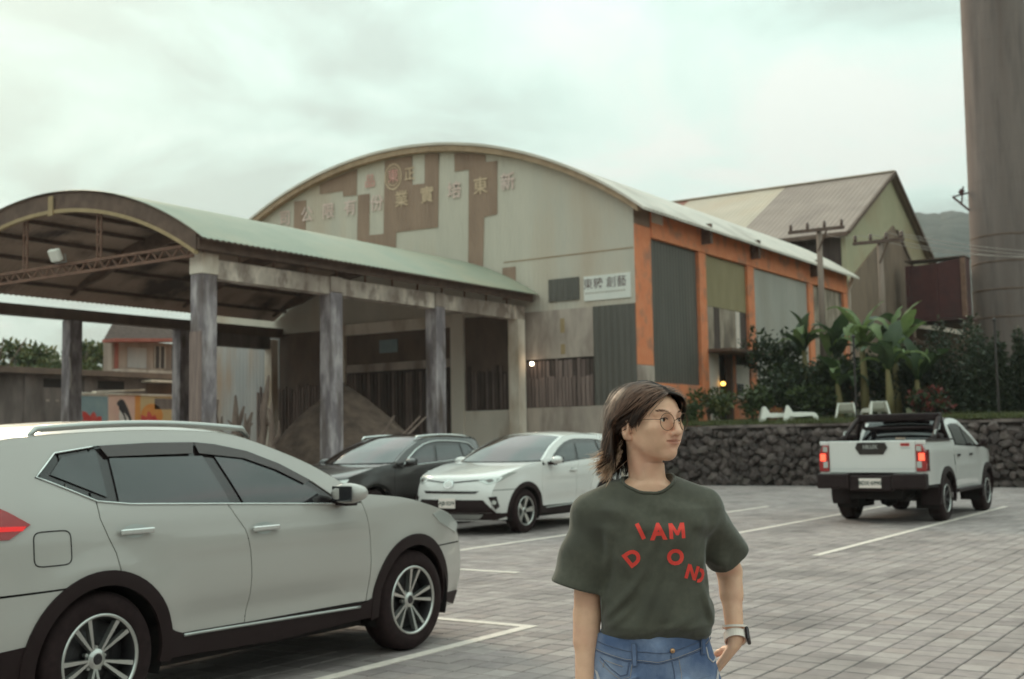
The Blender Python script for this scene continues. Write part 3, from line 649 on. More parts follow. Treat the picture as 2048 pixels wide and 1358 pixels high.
# ------------------------------------------------------------------ chimney
def build_chimney():
    q = Vector((75.6, 14.72, 0))
    c_ = empty('factory_chimney', q, label='tall round weathered concrete factory chimney at the right edge', cat='chimney')
    prof = []; z = 0; rad = lambda z: 2.08 - z * .0085
    while z <= 46: prof.append((rad(z), z)); z += 1.0
    m = MB(); m.lathe(prof, 64); m.build('shaft', 'chimney', c_, smooth=True, fixn=False)
    for z in (8.3, 9.95, 11.6, 13.2, 14.9, 16.6, 18.3, 20, 21.7, 23.4, 25.1, 26.8):
        m = MB(); r0 = rad(z); m.lathe([(r0 + .005, z - .06), (r0 + (.02 if z < 14 else .008), z - .03), (r0 + (.02 if z < 14 else .008), z + .03), (r0 + .005, z + .06)], 64); m.build('iron_band' if z < 14 else 'form_joint', 'steel_brown' if z < 14 else 'chimney', c_, fixn=False)
    # bracket with lamp on its left side
    m = MB(); d = (Vector((-.42, .9, 0))).normalized()
    p = d * 1.95; z = 15.6
    m.bar(p + Vector((0, 0, z - .6)), p + d * .95 + Vector((0, 0, z + .3)), .1); m.bar(p + Vector((0, 0, z + .5)), p + d * .9 + Vector((0, 0, z + .3)), .09); m.bar(p + d * .45 + Vector((0, 0, z - .2)), p + d * .3 + Vector((0, 0, z + .9)), .08)
    m.box(-.12, .12, -.12, .12, 0, .3, Matrix.Translation(p + d * .5 + Vector((0, 0, z + .45))) @ Matrix.Rotation(.6, 4, 'X')); m.build('bracket', 'iron_red', c_)
build_chimney()
# ------------------------------------------------------------------ red iron conveyor house
def build_iron():
    r_ = empty('iron_hopper_house', (68, 15, 0), label='dark red iron hopper house with stair beside the chimney', cat='building')
    K = lambda o: (setattr(o, 'location', (-68, -15, 0)), o)[1]
    m = MB(); m.prism([(18.65, 7.95), (15.4, 7.95), (15.4, 11.25), (17.0, 11.0), (18.65, 11.0)], lambda p, d: (68 + d, p[0], p[1]), 1.2); K(m.build('body', 'iron_red', r_))
    K(box('roof_edge', 'steel_brown', r_, 67.95, 69.3, 15.35, 18.66, 11.26, 11.32)); K(box('inner_wall', 'gable_brown', r_, 69.5, 69.8, 15.5, 18.6, 2, 7.94))
    for v, mt in ((15.5, 'steel_rust'), (17.0, 'iron_red'), (18.5, 'iron_red')): K(box('post', mt, r_, 67.9, 68.15, v - .12, v + .12, 1.8, 11.0 if v > 16 else 11.2))
    m = MB(); m.bar((67.6, 18.6, 7.7), (67.6, 15.4, 7.1), .12); m.bar((67.6, 18.3, 6.9), (67.6, 15.4, 5.2), .14); K(m.build('brace', 'steel_brown', r_))
    m = MB()
    for k in range(2): m.bar((67.5, 18.1 - k * 1.5, 7.55 - k * .3), (67.5, 16.75 - k * 1.2, 7.3 - k * .3), .12, .22)
    K(m.build('pale_plank', 'white_sheet', r_))
    K(box('red_panel', 'tile_red', r_, 68.4, 68.5, 17.2, 18.2, 4.4, 5.4)); K(box('walkway', 'iron_red', r_, 67.2, 69.4, 15.2, 18.6, 7.72, 7.84))
build_iron()
# ------------------------------------------------------------------ utility poles and wires
def pole(u, v, z0, z1, arm_z, arm_a, arm_b, lean, label):
    p = empty('utility_pole', (u, v, z0), label=label, cat='utility pole')
    h = z1 - z0
    m = MB(); m.tube([(0, 0, -.3), (lean * .5, lean * .2, h * .5), (lean, lean * .4, h)], [.145, .125, .10], 14); m.build('shaft', 'pole_wood', p, smooth=True)
    a = Vector((-.14 + lean * .9, arm_a, arm_z - z0)); b = Vector((-.14 + lean * .9, arm_b, arm_z - z0 + .02))
    m = MB(); m.bar(a, b, .10, .12); m.build('cross_arm', 'cross_wood', p)
    n = 4
    for k in range(n):
        q = a.lerp(b, (k + .15) / (n - .7)); s = MB(); s.lathe([(.02, .06), (.06, .10), (.075, .16), (.05, .2), (.07, .25), (.045, .31), (.001, .33)], 10, origin=q); s.build('insulator', 'ceramic', p, smooth=True)
    m = MB(); m.bar((-.1 + lean, 0, arm_z - z0 - .8), a.lerp(b, .3), .05); m.build('brace', 'steel_brown', p)
    return p
pole(44, 15.25, 2.2, 9.45, 9.35, -1.05, 1.15, -.05, 'left utility pole with grey shaft in front of the hall side')
pole(44, 12.95, 2.2, 8.75, 8.65, -.95, .95, -.02, 'right utility pole rising out of the banana plants')
m = MB(); m.box(-.12, .12, -.35, .35, 0, .14); o = m.build('junction_shelf', 'old_board'); o.location = (43.9, 15.1, 5.2); tag(o, 'small grey shelf fixed halfway up the left utility pole', 'shelf')
def wire(a, b, sag, r_, mat, label):
    a = Vector(a); b = Vector(b); m = MB(); pts = [a.lerp(b, t / 14) - Vector((0, 0, sag * 4 * (t / 14) * (1 - t / 14))) for t in range(15)]
    m.tube(pts, r_, 5); tag(m.build('power_cable', mat), label, 'cable', 'power cables between the poles and the chimney')
W_ = 'pale power cable sagging from the right utility pole past the chimney'
wire((43.86, 13.6, 8.95), (47, 2.0, 8.6), 1.0, .013, 'wire', 'topmost of the pale power cables sagging from the right utility pole past the chimney'); wire((43.86, 13.2, 8.95), (47, 1.5, 8.2), .9, .013, 'wire', 'second of the pale power cables sagging from the right utility pole past the chimney'); wire((43.86, 12.6, 8.95), (47, 1.2, 7.9), .75, .012, 'wire', 'third of the pale power cables sagging from the right utility pole past the chimney')
wire((43.86, 12.2, 8.9), (47, 1.0, 7.8), .6, .012, 'wire', 'lowest of the pale power cables sagging from the right utility pole past the chimney'); wire((43.86, 15.6, 9.6), (43.86, 13.6, 8.95), .25, .010, 'wire', 'short pale power cable slung between the two utility poles'); 
# thin garden posts
for u, v, h, lab in ((37, 11.85, 2.6, 'thin dark garden post to the left of the banana trunk'), (37, 7.62, 2.8, 'thin dark garden post in front of the cypress shrubs')):
    p = empty('garden_post', (u, v, terr(u, v)), label=lab, cat='post'); m = MB(); m.tube([(0, 0, -.1), (0, 0, h)], .035, 8); m.build('shaft', 'wire_dark', p); m = MB(); m.lathe([(.001, h + .12), (.07, h + .05), (.05, h), (.001, h - .01)], 10); m.build('cap', 'wire_dark', p)
# ------------------------------------------------------------------ white lounge chairs
def make_chair(loc, rz, label):
    c_ = empty('lounge_chair', loc, rz, label, 'chair', 'white lounge chairs on the terrace')
    prof = [(-.40, .34), (-.15, .40), (.10, .34), (.22, .30), (.34, .46), (.46, .80)]; wd = [.30, .31, .31, .30, .29, .24]; t = .05; vs = []; fs = []; m = MB()
    for (x, z), w in zip(prof, wd): vs += [(x, -w, z), (x, w, z), (x, w, z - t), (x, -w, z - t)]
    for i in range(5):
        for k in range(4): fs.append((4 * i + k, 4 * i + (k + 1) % 4, 4 * i + 4 + (k + 1) % 4, 4 * i + 4 + k))
    fs += [(3, 2, 1, 0), (20, 21, 22, 23)]; m.add(vs, fs); o = m.build('seat', 'chair_white', c_); bevel(o.data, .015)
    for s in (-1, 1):
        m = MB(); m.prism([(-.58, 0), (-.46, 0), (-.36, .26), (.20, .22), (.40, .26), (.52, 0), (.66, 0), (.52, .80), (.44, .80), (.30, .46), (.1, .46), (-.38, .44), (-.48, .36)], lambda p, d: (p[0], s * (.25 + .11 * (1 - p[1] / .8) + d), p[1]), .06); o = m.build('side_leg', 'chair_white', c_)
    c_.scale = (.95, .85, .64)
    return c_
CH = (R(110), R(104))
for (px, u, v, rz, lab) in ((0, 37.8, 14.75, R(118), 'white plastic lounge chair nearest the hall doorway'), (0, 37.6, 13.85, R(112), 'white plastic lounge chair, second from the hall doorway'), (0, 39.6, 13.05, R(200), 'white plastic lounge chair half hidden beside the garden post'),
                            (0, 40.2, 12.25, R(215), 'white plastic lounge chair seen from behind above the pickup cab')):
    make_chair((u, v, terr(u, v)), rz, lab)
# ------------------------------------------------------------------ far left: low wall building, mural, house
def build_left():
    b = empty('low_concrete_building', (27, 44, 0), label='long low grey concrete building seen through the shed on the left', cat='building')
    K = lambda o: (setattr(o, 'location', (-27, -44, 0)), o)[1]
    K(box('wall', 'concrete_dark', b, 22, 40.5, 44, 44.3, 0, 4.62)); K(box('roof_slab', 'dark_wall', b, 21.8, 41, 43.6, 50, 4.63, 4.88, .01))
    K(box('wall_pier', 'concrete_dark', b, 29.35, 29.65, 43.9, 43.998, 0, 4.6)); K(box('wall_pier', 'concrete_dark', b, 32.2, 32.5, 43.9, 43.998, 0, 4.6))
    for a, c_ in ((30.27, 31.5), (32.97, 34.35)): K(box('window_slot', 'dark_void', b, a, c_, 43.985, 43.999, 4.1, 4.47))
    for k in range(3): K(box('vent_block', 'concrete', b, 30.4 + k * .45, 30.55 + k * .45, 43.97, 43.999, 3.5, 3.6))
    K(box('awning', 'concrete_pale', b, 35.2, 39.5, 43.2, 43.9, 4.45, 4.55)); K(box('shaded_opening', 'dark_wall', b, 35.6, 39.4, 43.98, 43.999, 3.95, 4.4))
    w = empty('mural_wall', (32, 42.5, 0), label='low painted wall with bird and red flower mural behind the shed', cat='wall')
    K2 = lambda o: (setattr(o, 'location', (-32, -42.5, 0)), o)[1]
    y = 42.5
    K2(box('wall', 'concrete_pale', w, 30.9, 37.0, y, y + .25, 0, 3.78))
    def pan(name, mat, poly, d): m = MB(); m.prism(poly, lambda p, t: (p[0], y - d + t, p[1]), .0035); return K2(m.build(name, mat, w))
    # coordinates measured on the wall at v=44, brought to v=42.5
    s = lambda u, z: (u * 42.5 / 44, 1.507 + (z - 1.507) * 42.5 / 44)
    P = lambda *a: [s(*q) for q in a]
    pan('painted_panel', 'mural_blue', P((32.0, 1.2), (33.55, 1.2), (33.5, 3.78), (32.0, 3.78)), .004)
    pan('painted_panel', 'mural_pink', P((33.55, 1.2), (34.95, 1.2), (34.95, 3.85), (33.5, 3.85)), .004)
    pan('painted_panel', 'mural_orange', P((34.95, 1.2), (35.3, 1.2), (35.25, 3.85), (34.95, 3.85)), .004)
    pan('painted_panel', 'mural_sand', P((35.3, 1.2), (37.9, 1.2), (37.9, 3.85), (35.25, 3.85)), .004)
    sun_ = [s(35.9 + .62 * math.cos(a), 2.95 + .55 * math.sin(a)) for a in np.linspace(0, 2 * math.pi, 24)[:-1]]; pan('painted_sun', 'mural_orange', sun_, .008)
    pan('painted_bird', 'mural_black', P((34.55, 2.4), (34.85, 2.4), (34.75, 2.85), (34.55, 3.3), (34.35, 3.62), (34.18, 3.68), (34.03, 3.58), (33.95, 3.45), (34.08, 3.35), (34.1, 3.2), (34.3, 2.95)), .012)
    pan('painted_bird_breast', 'mural_white', P((34.2, 2.4), (34.52, 2.4), (34.32, 2.95), (34.12, 3.2), (34.08, 2.9)), .016)
    pan('painted_bird_wing', 'mural_white', P((34.35, 3.1), (34.55, 2.9), (34.68, 2.6), (34.5, 2.75)), .016)
    def flower(u, z, k, sc):
        for j in range(k):
            a = math.pi * (j + .5) / k; L_ = sc * (1 + .2 * math.sin(j * 5)); d = (math.cos(a), math.sin(a)); q = (-d[1], d[0])
            pan('painted_petal', 'mural_red', [s(u + d[0] * L_ * t + q[0] * w2 * sc, z + d[1] * L_ * t + q[1] * w2 * sc) for t, w2 in ((0, .1), (.5, .26), (.85, .14), (1, 0), (.85, -.14), (.5, -.26), (0, -.1))], .012 + .0015 * j)
    flower(32.75, 2.35, 5, .85); flower(33.6, 2.35, 4, .45); flower(35.9, 2.35, 6, .75); flower(35.2, 2.35, 3, .5)
    K2(box('coping', 'concrete_pale', w, 30.8, 37.1, y - .06, y + .3, 3.781, 3.85)); m = MB(); m.prism([(31.7, 3.851), (34.2, 4.0), (34.2, 4.06), (31.7, 3.92)], lambda p, t: (p[0], y - .1 + t, p[1]), .3); K2(m.build('sloping_coping', 'concrete_pale', w))
    K2(box('window', 'concrete_dark', w, *[s(36.05, 0)[0], s(37.05, 0)[0]], y - .008, y - .005, s(0, 3.25)[1], s(0, 3.75)[1]))
    h = empty('red_roofed_house', (39.8, 52, 0), label='small upper storey house with red tiled eave behind the shed', cat='house')
    K3 = lambda o: (setattr(o, 'location', (-39.8, -52, 0)), o)[1]
    K3(box('wall', 'wall_beige', h, 39.8, 46.5, 52, 52.7, 0, 7.2)); K3(box('corner_post', 'tile_red', h, 39.95, 40.15, 51.9, 51.999, 5.6, 7.0)); K3(box('panel', 'blue_sheet', h, 40.79, 42.01, 51.97, 51.999, 5.75, 6.85))
    for a in (42.53, 43.75): 
        wn = K3(box('window', 'window_dark', h, a, a + .75, 51.965, 51.999, 5.8, 7.0)); 
        for k in range(3): box('window_bar', 'concrete_pale', wn, a + .02 + k * .34, a + .06 + k * .34, 51.95, 51.964, 5.8, 7.0)
    m = MB(); m.prism([(39.2, 6.98), (46.8, 7.45), (46.8, 7.62), (39.2, 7.15)], lambda p, d: (p[0], 51.0 + d, p[1]), 1.0); K3(m.build('eave', 'tile_red', h))
    m = MB(); vs = [(39.2, 51.9, 7.15), (46.8, 51.9, 7.6), (46.8, 53.0, 8.5), (40.6, 53.0, 8.2)]; m.add(vs, [(0, 1, 2, 3)]); K3(m.build('roof', 'wood_dark', h, fixn=False))
    K3(box('balcony', 'concrete', h, 39.7, 46.5, 51.2, 51.9, 5.3, 5.62))
build_left()
# soil heap and driftwood under the shed
def build_heap():
    m = MB(); n = 44; vs = [(0, 0, 3.5)]; fs = []
    rings = 14
    for i in range(1, rings + 1):
        t = i / rings
        for k in range(n):
            a = 2 * math.pi * k / n; rr_ = 3.65 * t * (1 + .12 * mnoise.noise((math.cos(a) * 1.5, math.sin(a) * 1.5, 3)))
            z = 3.5 * (1 - t ** 1.12) + .16 * mnoise.noise((math.cos(a) * t * 5, math.sin(a) * t * 5, 1)) * (1 if i < rings else 0) + .07 * mnoise.noise((math.cos(a) * t * 14, math.sin(a) * t * 14, 1))
            vs.append((math.cos(a) * rr_, math.sin(a) * rr_, z if i < rings else -.05))
    fs += [(0, 1 + k, 1 + (k + 1) % n) for k in range(n)]
    for i in range(rings - 1):
        for k in range(n): fs.append((1 + i * n + k, 1 + (i + 1) * n + k, 1 + (i + 1) * n + (k + 1) % n, 1 + i * n + (k + 1) % n))
    m.add(vs, fs); o = m.build('soil_heap', 'soil', smooth=True); o.location = (28.4, 25.6, 0); tag(o, 'tall conical heap of brown soil and straw under the shed', 'heap')
build_heap()
rr = random.Random(21)
for k, (u, v, h) in enumerate(((24.4, 26.9, 2.9), (24.5, 26.5, 2.7), (24.3, 26.15, 3.0), (24.6, 25.75, 2.5), (24.5, 25.35, 3.55), (24.2, 27.3, 2.2), (24.6, 25.0, 2.6))):
    m = MB(); q = Vector((0, 0, 0)); pts = [q.copy()]
    for s_ in range(7): q = q + Vector((rr.uniform(-.1, .1), rr.uniform(-.14, .14), h / 7)); pts.append(q.copy())
    m.tube(pts, [.16, .15, .13, .12, .11, .10, .08, .03], 8)
    b0 = pts[4]; m.tube([b0, b0 + Vector((.05, rr.choice([-1, 1]) * .25, .3)), b0 + Vector((0, rr.choice([-1, 1]) * .3, .75))], [.07, .06, .02], 6)
    o = m.build('driftwood', 'drift', smooth=True); o.location = (u, v, -.02)
    tag(o, ['bleached driftwood trunk, third from the left in the cluster under the shed', 'forked driftwood trunk in the middle of the cluster under the shed', 'tall driftwood trunk just left of the tallest one under the shed', 'short driftwood trunk between the tall ones under the shed', 'tallest upright driftwood trunk beside the wooden pickets under the shed', 'shortest driftwood trunk next to the first shed column', 'driftwood trunk nearest the soil heap under the shed'][k], 'driftwood', 'driftwood trunks under the shed')
for k in range(3):
    m = MB(); m.tube([(0, 0, 0), (.3, -.6, 1.1), (.2, -1.6, 1.5), (0, -2.4, 2.3)], [.07, .06, .05, .02], 6); o = m.build('branch', 'drift', smooth=True); o.location = (26.6, 24.4 - k * .35, 0); o.rotation_euler = (0, 0, k * .5)
    tag(o, ['thin bent branch lying against the left of the soil heap', 'thin bent branch lying across the front of the soil heap', 'thin bent branch lying lowest on the soil heap'][k], 'branch', 'branches on the soil heap')
# ------------------------------------------------------------------ far hill; unseen ring behind the camera added for reflections and contrast
def build_hill():
    az = list(np.linspace(-325, 4, 90)) + list(np.linspace(4.3, 35, 160)); n = len(az) - 1; vs = []; fs = []
    for i in range(n + 1):
        a = R(az[i])
        for j in range(12):
            d = 350 + j * 30; t = j / 11
            top = 118 + 9 * mnoise.noise((az[i] * .15, 0, 1)) + 2 * mnoise.noise((az[i] * 1.4, 0, 5)) + 1.3 * mnoise.noise((az[i] * 6, 0, 9))
            f_ = max(0, min(1, (R(21) - a) / R(9) + .55)) * (1 if a > R(-40) else .75 * max(0, min(1, (a - R(-250)) / R(12)))); z = -3 + top * (math.sin(t * math.pi / 2) ** .9) * f_ + 4 * mnoise.noise((az[i] * .9, j * .9, 2)) * t
            vs.append((math.cos(a) * d, math.sin(a) * d, z))
    fs = [(i * 12 + j, (i + 1) * 12 + j, (i + 1) * 12 + j + 1, i * 12 + j + 1) for i in range(n) for j in range(11)]
    me = bpy.data.meshes.new('hill'); me.from_pydata(vs, [], fs); o = link('hill', me, 'hill', smooth=True); o['kind'] = 'structure'
build_hill()
# ------------------------------------------------------------------ vegetation
def leafmat(name, a, b, scale=3.0, tr=.25):
    m = pmat(name, a, b, scale=scale, rough=.5); b_ = m.node_tree.nodes['Principled BSDF']; nt = m.node_tree
    t = nt.nodes.new('ShaderNodeBsdfTranslucent'); mx = nt.nodes.new('ShaderNodeMixShader'); mx.inputs[0].default_value = tr
    src = b_.inputs['Base Color'].links[0].from_socket; nt.links.new(src, t.inputs[0]); nt.links.new(b_.outputs[0], mx.inputs[1]); nt.links.new(t.outputs[0], mx.inputs[2])
    nt.links.new(mx.outputs[0], nt.nodes['Material Output'].inputs[0])
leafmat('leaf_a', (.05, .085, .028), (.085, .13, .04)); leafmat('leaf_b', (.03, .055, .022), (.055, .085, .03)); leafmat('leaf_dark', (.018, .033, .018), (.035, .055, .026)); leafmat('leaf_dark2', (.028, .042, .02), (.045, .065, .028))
leafmat('leaf_pale', (.10, .125, .035), (.15, .165, .05)); leafmat('banana', (.10, .18, .06), (.17, .26, .10), tr=.4); leafmat('banana_dark', (.035, .07, .03), (.06, .105, .045), tr=.3)  # first one: paler yellow-green leaf tone, mixed in at random
leafmat('blade', (.05, .075, .022), (.10, .12, .035)); leafmat('leaf_dry', (.30, .19, .06), (.42, .26, .08)); leafmat('leaf_red', (.16, .03, .035), (.22, .06, .05))
pmat('bark', (.10, .08, .06), (.17, .14, .11), scale=5, stretch=(1, 1, .3), rough=.9, bump=.01)
pmat('banana_stem', (.14, .14, .06), (.22, .20, .09), scale=3, stretch=(1, 1, .2), rough=.7)
def foliage(name, mats, parent, clumps, n, size, seed, flat=.5, aspect=.5, droop=0.0):
    """leaf blades spread through a set of ellipsoid clumps: (centre, radii)"""
    g = np.random.default_rng(seed); vols = np.array([c_[1][0] * c_[1][1] * c_[1][2] for c_ in clumps]) ** .75; pick = g.choice(len(clumps), n, p=vols / vols.sum())
    C = np.array([c_[0] for c_ in clumps])[pick]; Rr = np.array([c_[1] for c_ in clumps])[pick]
    d = g.normal(size=(n, 3)); d /= np.linalg.norm(d, axis=1)[:, None]; r = g.random(n) ** .42
    P = C + d * r[:, None] * Rr * (1 + .15 * g.normal(size=(n, 1)))
    a = d * .7 + g.normal(size=(n, 3)) * .75; a[:, 2] += .15 - droop; a /= np.linalg.norm(a, axis=1)[:, None]
    b = np.cross(a, g.normal(size=(n, 3))); b /= np.linalg.norm(b, axis=1)[:, None]
    s = size * (.6 + .8 * g.random(n))[:, None]
    v = np.stack([P, P + a * s * .45 + b * s * aspect * .5, P + a * s, P + a * s * .45 - b * s * aspect * .5], 1).reshape(-1, 3)
    f = np.arange(4 * n).reshape(-1, 4)
    me = bpy.data.meshes.new(name); me.from_pydata(v.tolist(), [], f.tolist())
    for q in mats: me.materials.append(MATS[q])
    me.polygons.foreach_set('material_index', g.integers(0, len(mats), n).tolist())
    return link(name, me, None, parent)
def limbs(parent, h, spread, k, r0, seed, mat='bark', top=.55):
    g = random.Random(seed); m = MB(); t = h * top
    m.tube([(0, 0, -.1), (g.uniform(-.1, .1), g.uniform(-.1, .1), t * .5), (g.uniform(-.2, .2), g.uniform(-.2, .2), t)], [r0, r0 * .8, r0 * .6], 9)
    for i in range(k):
        a = 2 * math.pi * i / k + g.uniform(-.4, .4); z0 = t * g.uniform(.55, 1)
        m.tube([(0, 0, z0), (math.cos(a) * spread * .45, math.sin(a) * spread * .45, z0 + (h - z0) * .45), (math.cos(a) * spread * .8, math.sin(a) * spread * .8, z0 + (h - z0) * .8)], [r0 * .5, r0 * .32, r0 * .1], 6)
    return m.build('trunk', mat, parent, smooth=True)
def tree(loc, h, sp, seed, mats, label, n=5000, size=.3, cat='tree', group=None, nc=16):
    t = empty('broadleaf_tree', loc, 0, label, cat, group); limbs(t, h, sp, 7, .16 * h / 6, seed); g = random.Random(seed + 1); cl = []
    for i in range(nc):
        a = g.uniform(0, 2 * math.pi); rr_ = sp * math.sqrt(g.random()); z = h * g.uniform(.5, .95) - .15 * rr_
        k = g.uniform(.22, .38) * sp; cl.append(((math.cos(a) * rr_, math.sin(a) * rr_, z), (k, k, k * .7)))
    foliage('crown', mats, t, cl, n, size, seed); return t
TS = ['leaf_pale', 'leaf_a', 'leaf_b']
tree((38.0, 60, 0), 8.4, 2.6, 1, TS, 'spreading tree with gaps of sky at the far left behind the shed', 3600, .32, nc=12)
tree((36.2, 60, 0), 7.2, 2.2, 6, TS, 'green tree at the very left edge behind the low building', 4500, .30)
tree((40.6, 59, 0), 6.9, 2.3, 2, TS, 'green tree beside the second shed column behind the low building', 6000, .28)
tree((43.2, 60, 0), 8.2, 2.0, 3, TS, 'loose light green tree left of the red roofed house', 3600, .30, nc=12)
tree((39.2, 57, 0), 6.4, 2.2, 4, TS, 'dense low tree top just above the low concrete building', 6000, .27)
tree((42.4, 59, 0), 6.6, 2.0, 5, TS, 'bushy tree between the shed columns left of the house', 6000, .27)
# banana plants
def banana_leaf(seed, L_=1.9, W_=.30, bend=1.0, dark=False):
    g = random.Random(seed); m = MB(); n = 12; pos = Vector((0, 0, 0)); ang = R(78); pts = []
    for i in range(n + 1):
        pts.append((pos.copy(), ang)); pos = pos + Vector((math.cos(ang), 0, math.sin(ang))) * (L_ / n); ang -= bend * R(13) * (i / n + .25)
    vs = []; fs = []
    for i, (p, a) in enumerate(pts):
        t = i / n; w = W_ * (math.sin(math.pi * min(1, max(0, (t - .12) / .88)) ** .8) ** .7 if t > .12 else .04) + .012
        nrm = Vector((-math.sin(a), 0, math.cos(a)))
        wl, wr = w * g.uniform(.8, 1.1), w * g.uniform(.8, 1.1)
        vs += [p + Vector((0, -wl, 0)) + nrm * (.35 * wl), p, p + Vector((0, wr, 0)) + nrm * (.35 * wr)]
    for i in range(n):
        for k in range(2):
            if g.random() < .93: fs.append((3 * i + k, 3 * i + k + 1, 3 * i + 4 + k, 3 * i + 3 + k))
    m.add(vs, fs); me = m.mesh('leaf'); me.materials.append(MATS['banana_dark' if dark else 'banana']); me.shade_smooth(); return me
BL = [banana_leaf(s_, L_=rnd.uniform(1.6, 2.1), W_=rnd.uniform(.15, .25), bend=b_) for s_, b_ in ((1, .5), (2, 1.0), (3, 1.5), (4, .35), (5, 1.25))]
BD = [banana_leaf(s_ + 20, L_=rnd.uniform(1.6, 2.1), W_=rnd.uniform(.24, .34), bend=b_, dark=True) for s_, b_ in ((1, .5), (2, 1.0), (3, 1.5), (4, .35), (5, 1.25))]
def banana(u, v, h, k, seed, label, dark=.3, sc=1.0):
    g = random.Random(seed); z0 = terr(u, v); b = empty('banana_plant', (u, v, z0), label=label, cat='banana plant', group='banana plants on the terrace')
    m = MB(); m.tube([(0, 0, -.1), (.03, 0, h * .5), (0, .03, h)], [.17, .13, .08], 10); m.build('stem', 'banana_stem', b, smooth=True)
    for i in range(k):
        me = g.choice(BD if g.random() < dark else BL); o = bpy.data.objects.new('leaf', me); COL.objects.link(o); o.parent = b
        o.location = (0, 0, h * g.uniform(.8, 1.0)); o.rotation_euler = (g.uniform(-.3, .3), g.uniform(-.25, .55), 2 * math.pi * i / k + g.uniform(-.3, .3)); q = sc * g.uniform(.75, 1.1); o.scale = (q, q, q)
banana(41.6, 13.0, 2.7, 12, 3, 'tallest banana plant with pale upright leaves around the right utility pole', .1, 1.15)
banana(42.4, 12.1, 2.4, 11, 4, 'banana plant with bright leaves to the right of the right utility pole', .2, 1.1)
banana(42.6, 14.4, 2.3, 10, 5, 'darker banana plant between the two utility poles', .7, 1.1)
banana(43.2, 15.7, 2.5, 9, 6, 'dark banana plant left of the left utility pole against the grey wall', .85, 1.05)
banana(41.2, 13.8, 1.2, 9, 7, 'short young banana plant in front of the two utility poles', .5, .95)
banana(40.8, 11.9, 1.6, 10, 8, 'low banana plant with drooping leaves above the pickup roof', .4, 1.0)
banana(41.8, 11.2, 1.2, 9, 9, 'low banana plant at the left end of the cypress row', .7, 1.0)
def bush(u, v, w, h, seed, mats, label, n=1800, size=.2, zoff=0, cat='bush', group='bushes along the hall'):
    b = empty('bush', (u, v, terr(u, v) + zoff), label=label, cat=cat, group=group); g = random.Random(seed); cl = []
    for i in range(9): cl.append(((g.uniform(-.5, .5) * w, g.uniform(-.5, .5) * w, h * g.uniform(.2, .8)), (w * .32, w * .32, h * .25)))
    foliage('leaves', mats, b, cl, n, size, seed); m = MB()
    for i in range(4): m.tube([(0, 0, -.05), (g.uniform(-.2, .2) * w, g.uniform(-.2, .2) * w, h * .7)], [.03, .012], 5)
    m.build('stems', 'bark', b)
bush(43.6, 16.4, 2.0, 3.3, 11, ['leaf_dark', 'leaf_b'], 'dark bush standing against the grey sheet of the hall side', 2600, .22)
bush(42.2, 15.4, 2.0, 2.3, 12, ['leaf_b', 'leaf_dark'], 'dark green bush at the foot of the left utility pole')
bush(41.4, 14.6, 1.3, 1.2, 13, ['leaf_b', 'leaf_dark', 'leaf_a'], 'low bush behind the first two white chairs')
bush(40.2, 16.6, 1.0, 1.3, 14, ['leaf_a', 'leaf_b'], 'bush beside the hall doorway', 1300, .16)
bush(38.6, 17.6, 1.0, 1.2, 15, ['leaf_a', 'leaf_b', 'leaf_pale'], 'leafy shrub under the dark green sheet by the doorway', 1300, .16)
bush(37.2, 17.8, .8, .8, 16, ['leaf_a', 'leaf_b'], 'small plant at the orange corner column', 800, .14)
bush(42.8, 13.6, 2.2, 2.2, 17, ['leaf_dark', 'leaf_b'], 'dark undergrowth between the banana stems', 4000, .22)
bush(43.4, 11.4, 2.2, 2.6, 18, ['leaf_dark', 'leaf_dark2'], 'dark bush right of the banana plants', 4500, .2)
bush(40.8, 10.6, 1.2, .9, 19, ['leaf_dark', 'leaf_b', 'leaf_red'], 'low dark bush with reddish leaves above the pickup', 1500, .16)
bush(39.8, 15.6, .5, .45, 20, ['leaf_dry', 'leaf_red'], 'small dry orange bush near the white chairs', 300, .12)
def cypress(u, v, h, w, seed, label):
    b = empty('cypress_shrub', (u, v, terr(u, v)), label=label, cat='shrub', group='cypress shrubs right of the bananas'); g = random.Random(seed); cl = []
    n = 9
    for i in range(n): t = (i + .5) / n; k = w * .5 * (1 - t) ** .6 + .05; cl.append(((g.uniform(-.06, .06), g.uniform(-.06, .06), h * t), (k, k, h / n * .95)))
    foliage('crown', ['leaf_dark', 'leaf_dark2', 'leaf_dark'], b, cl, 3800, .14, seed, aspect=.4); m = MB(); m.tube([(0, 0, -.1), (0, 0, h * .9)], [.06, .015], 6); m.build('trunk', 'bark', b)
for i, (u, v, h, w) in enumerate(((42.5, 10.6, 3.2, 1.9), (43.0, 9.7, 3.3, 1.9), (42.0, 9.2, 2.8, 1.6), (41.8, 8.55, 2.5, .9), (42.0, 7.9, 2.7, .8), (42.3, 7.35, 2.3, .75), (41.6, 6.8, 2.1, .8), (42.8, 8.9, 2.3, 1.9), (43.2, 6.2, 2.4, 1.3))):
    cypress(u, v, h, w, 40 + i, 'dark narrow cypress shrub, number %s counted from the banana plants' % ['one', 'two', 'three', 'five', 'six', 'seven', 'eight', 'four', 'nine'][i])
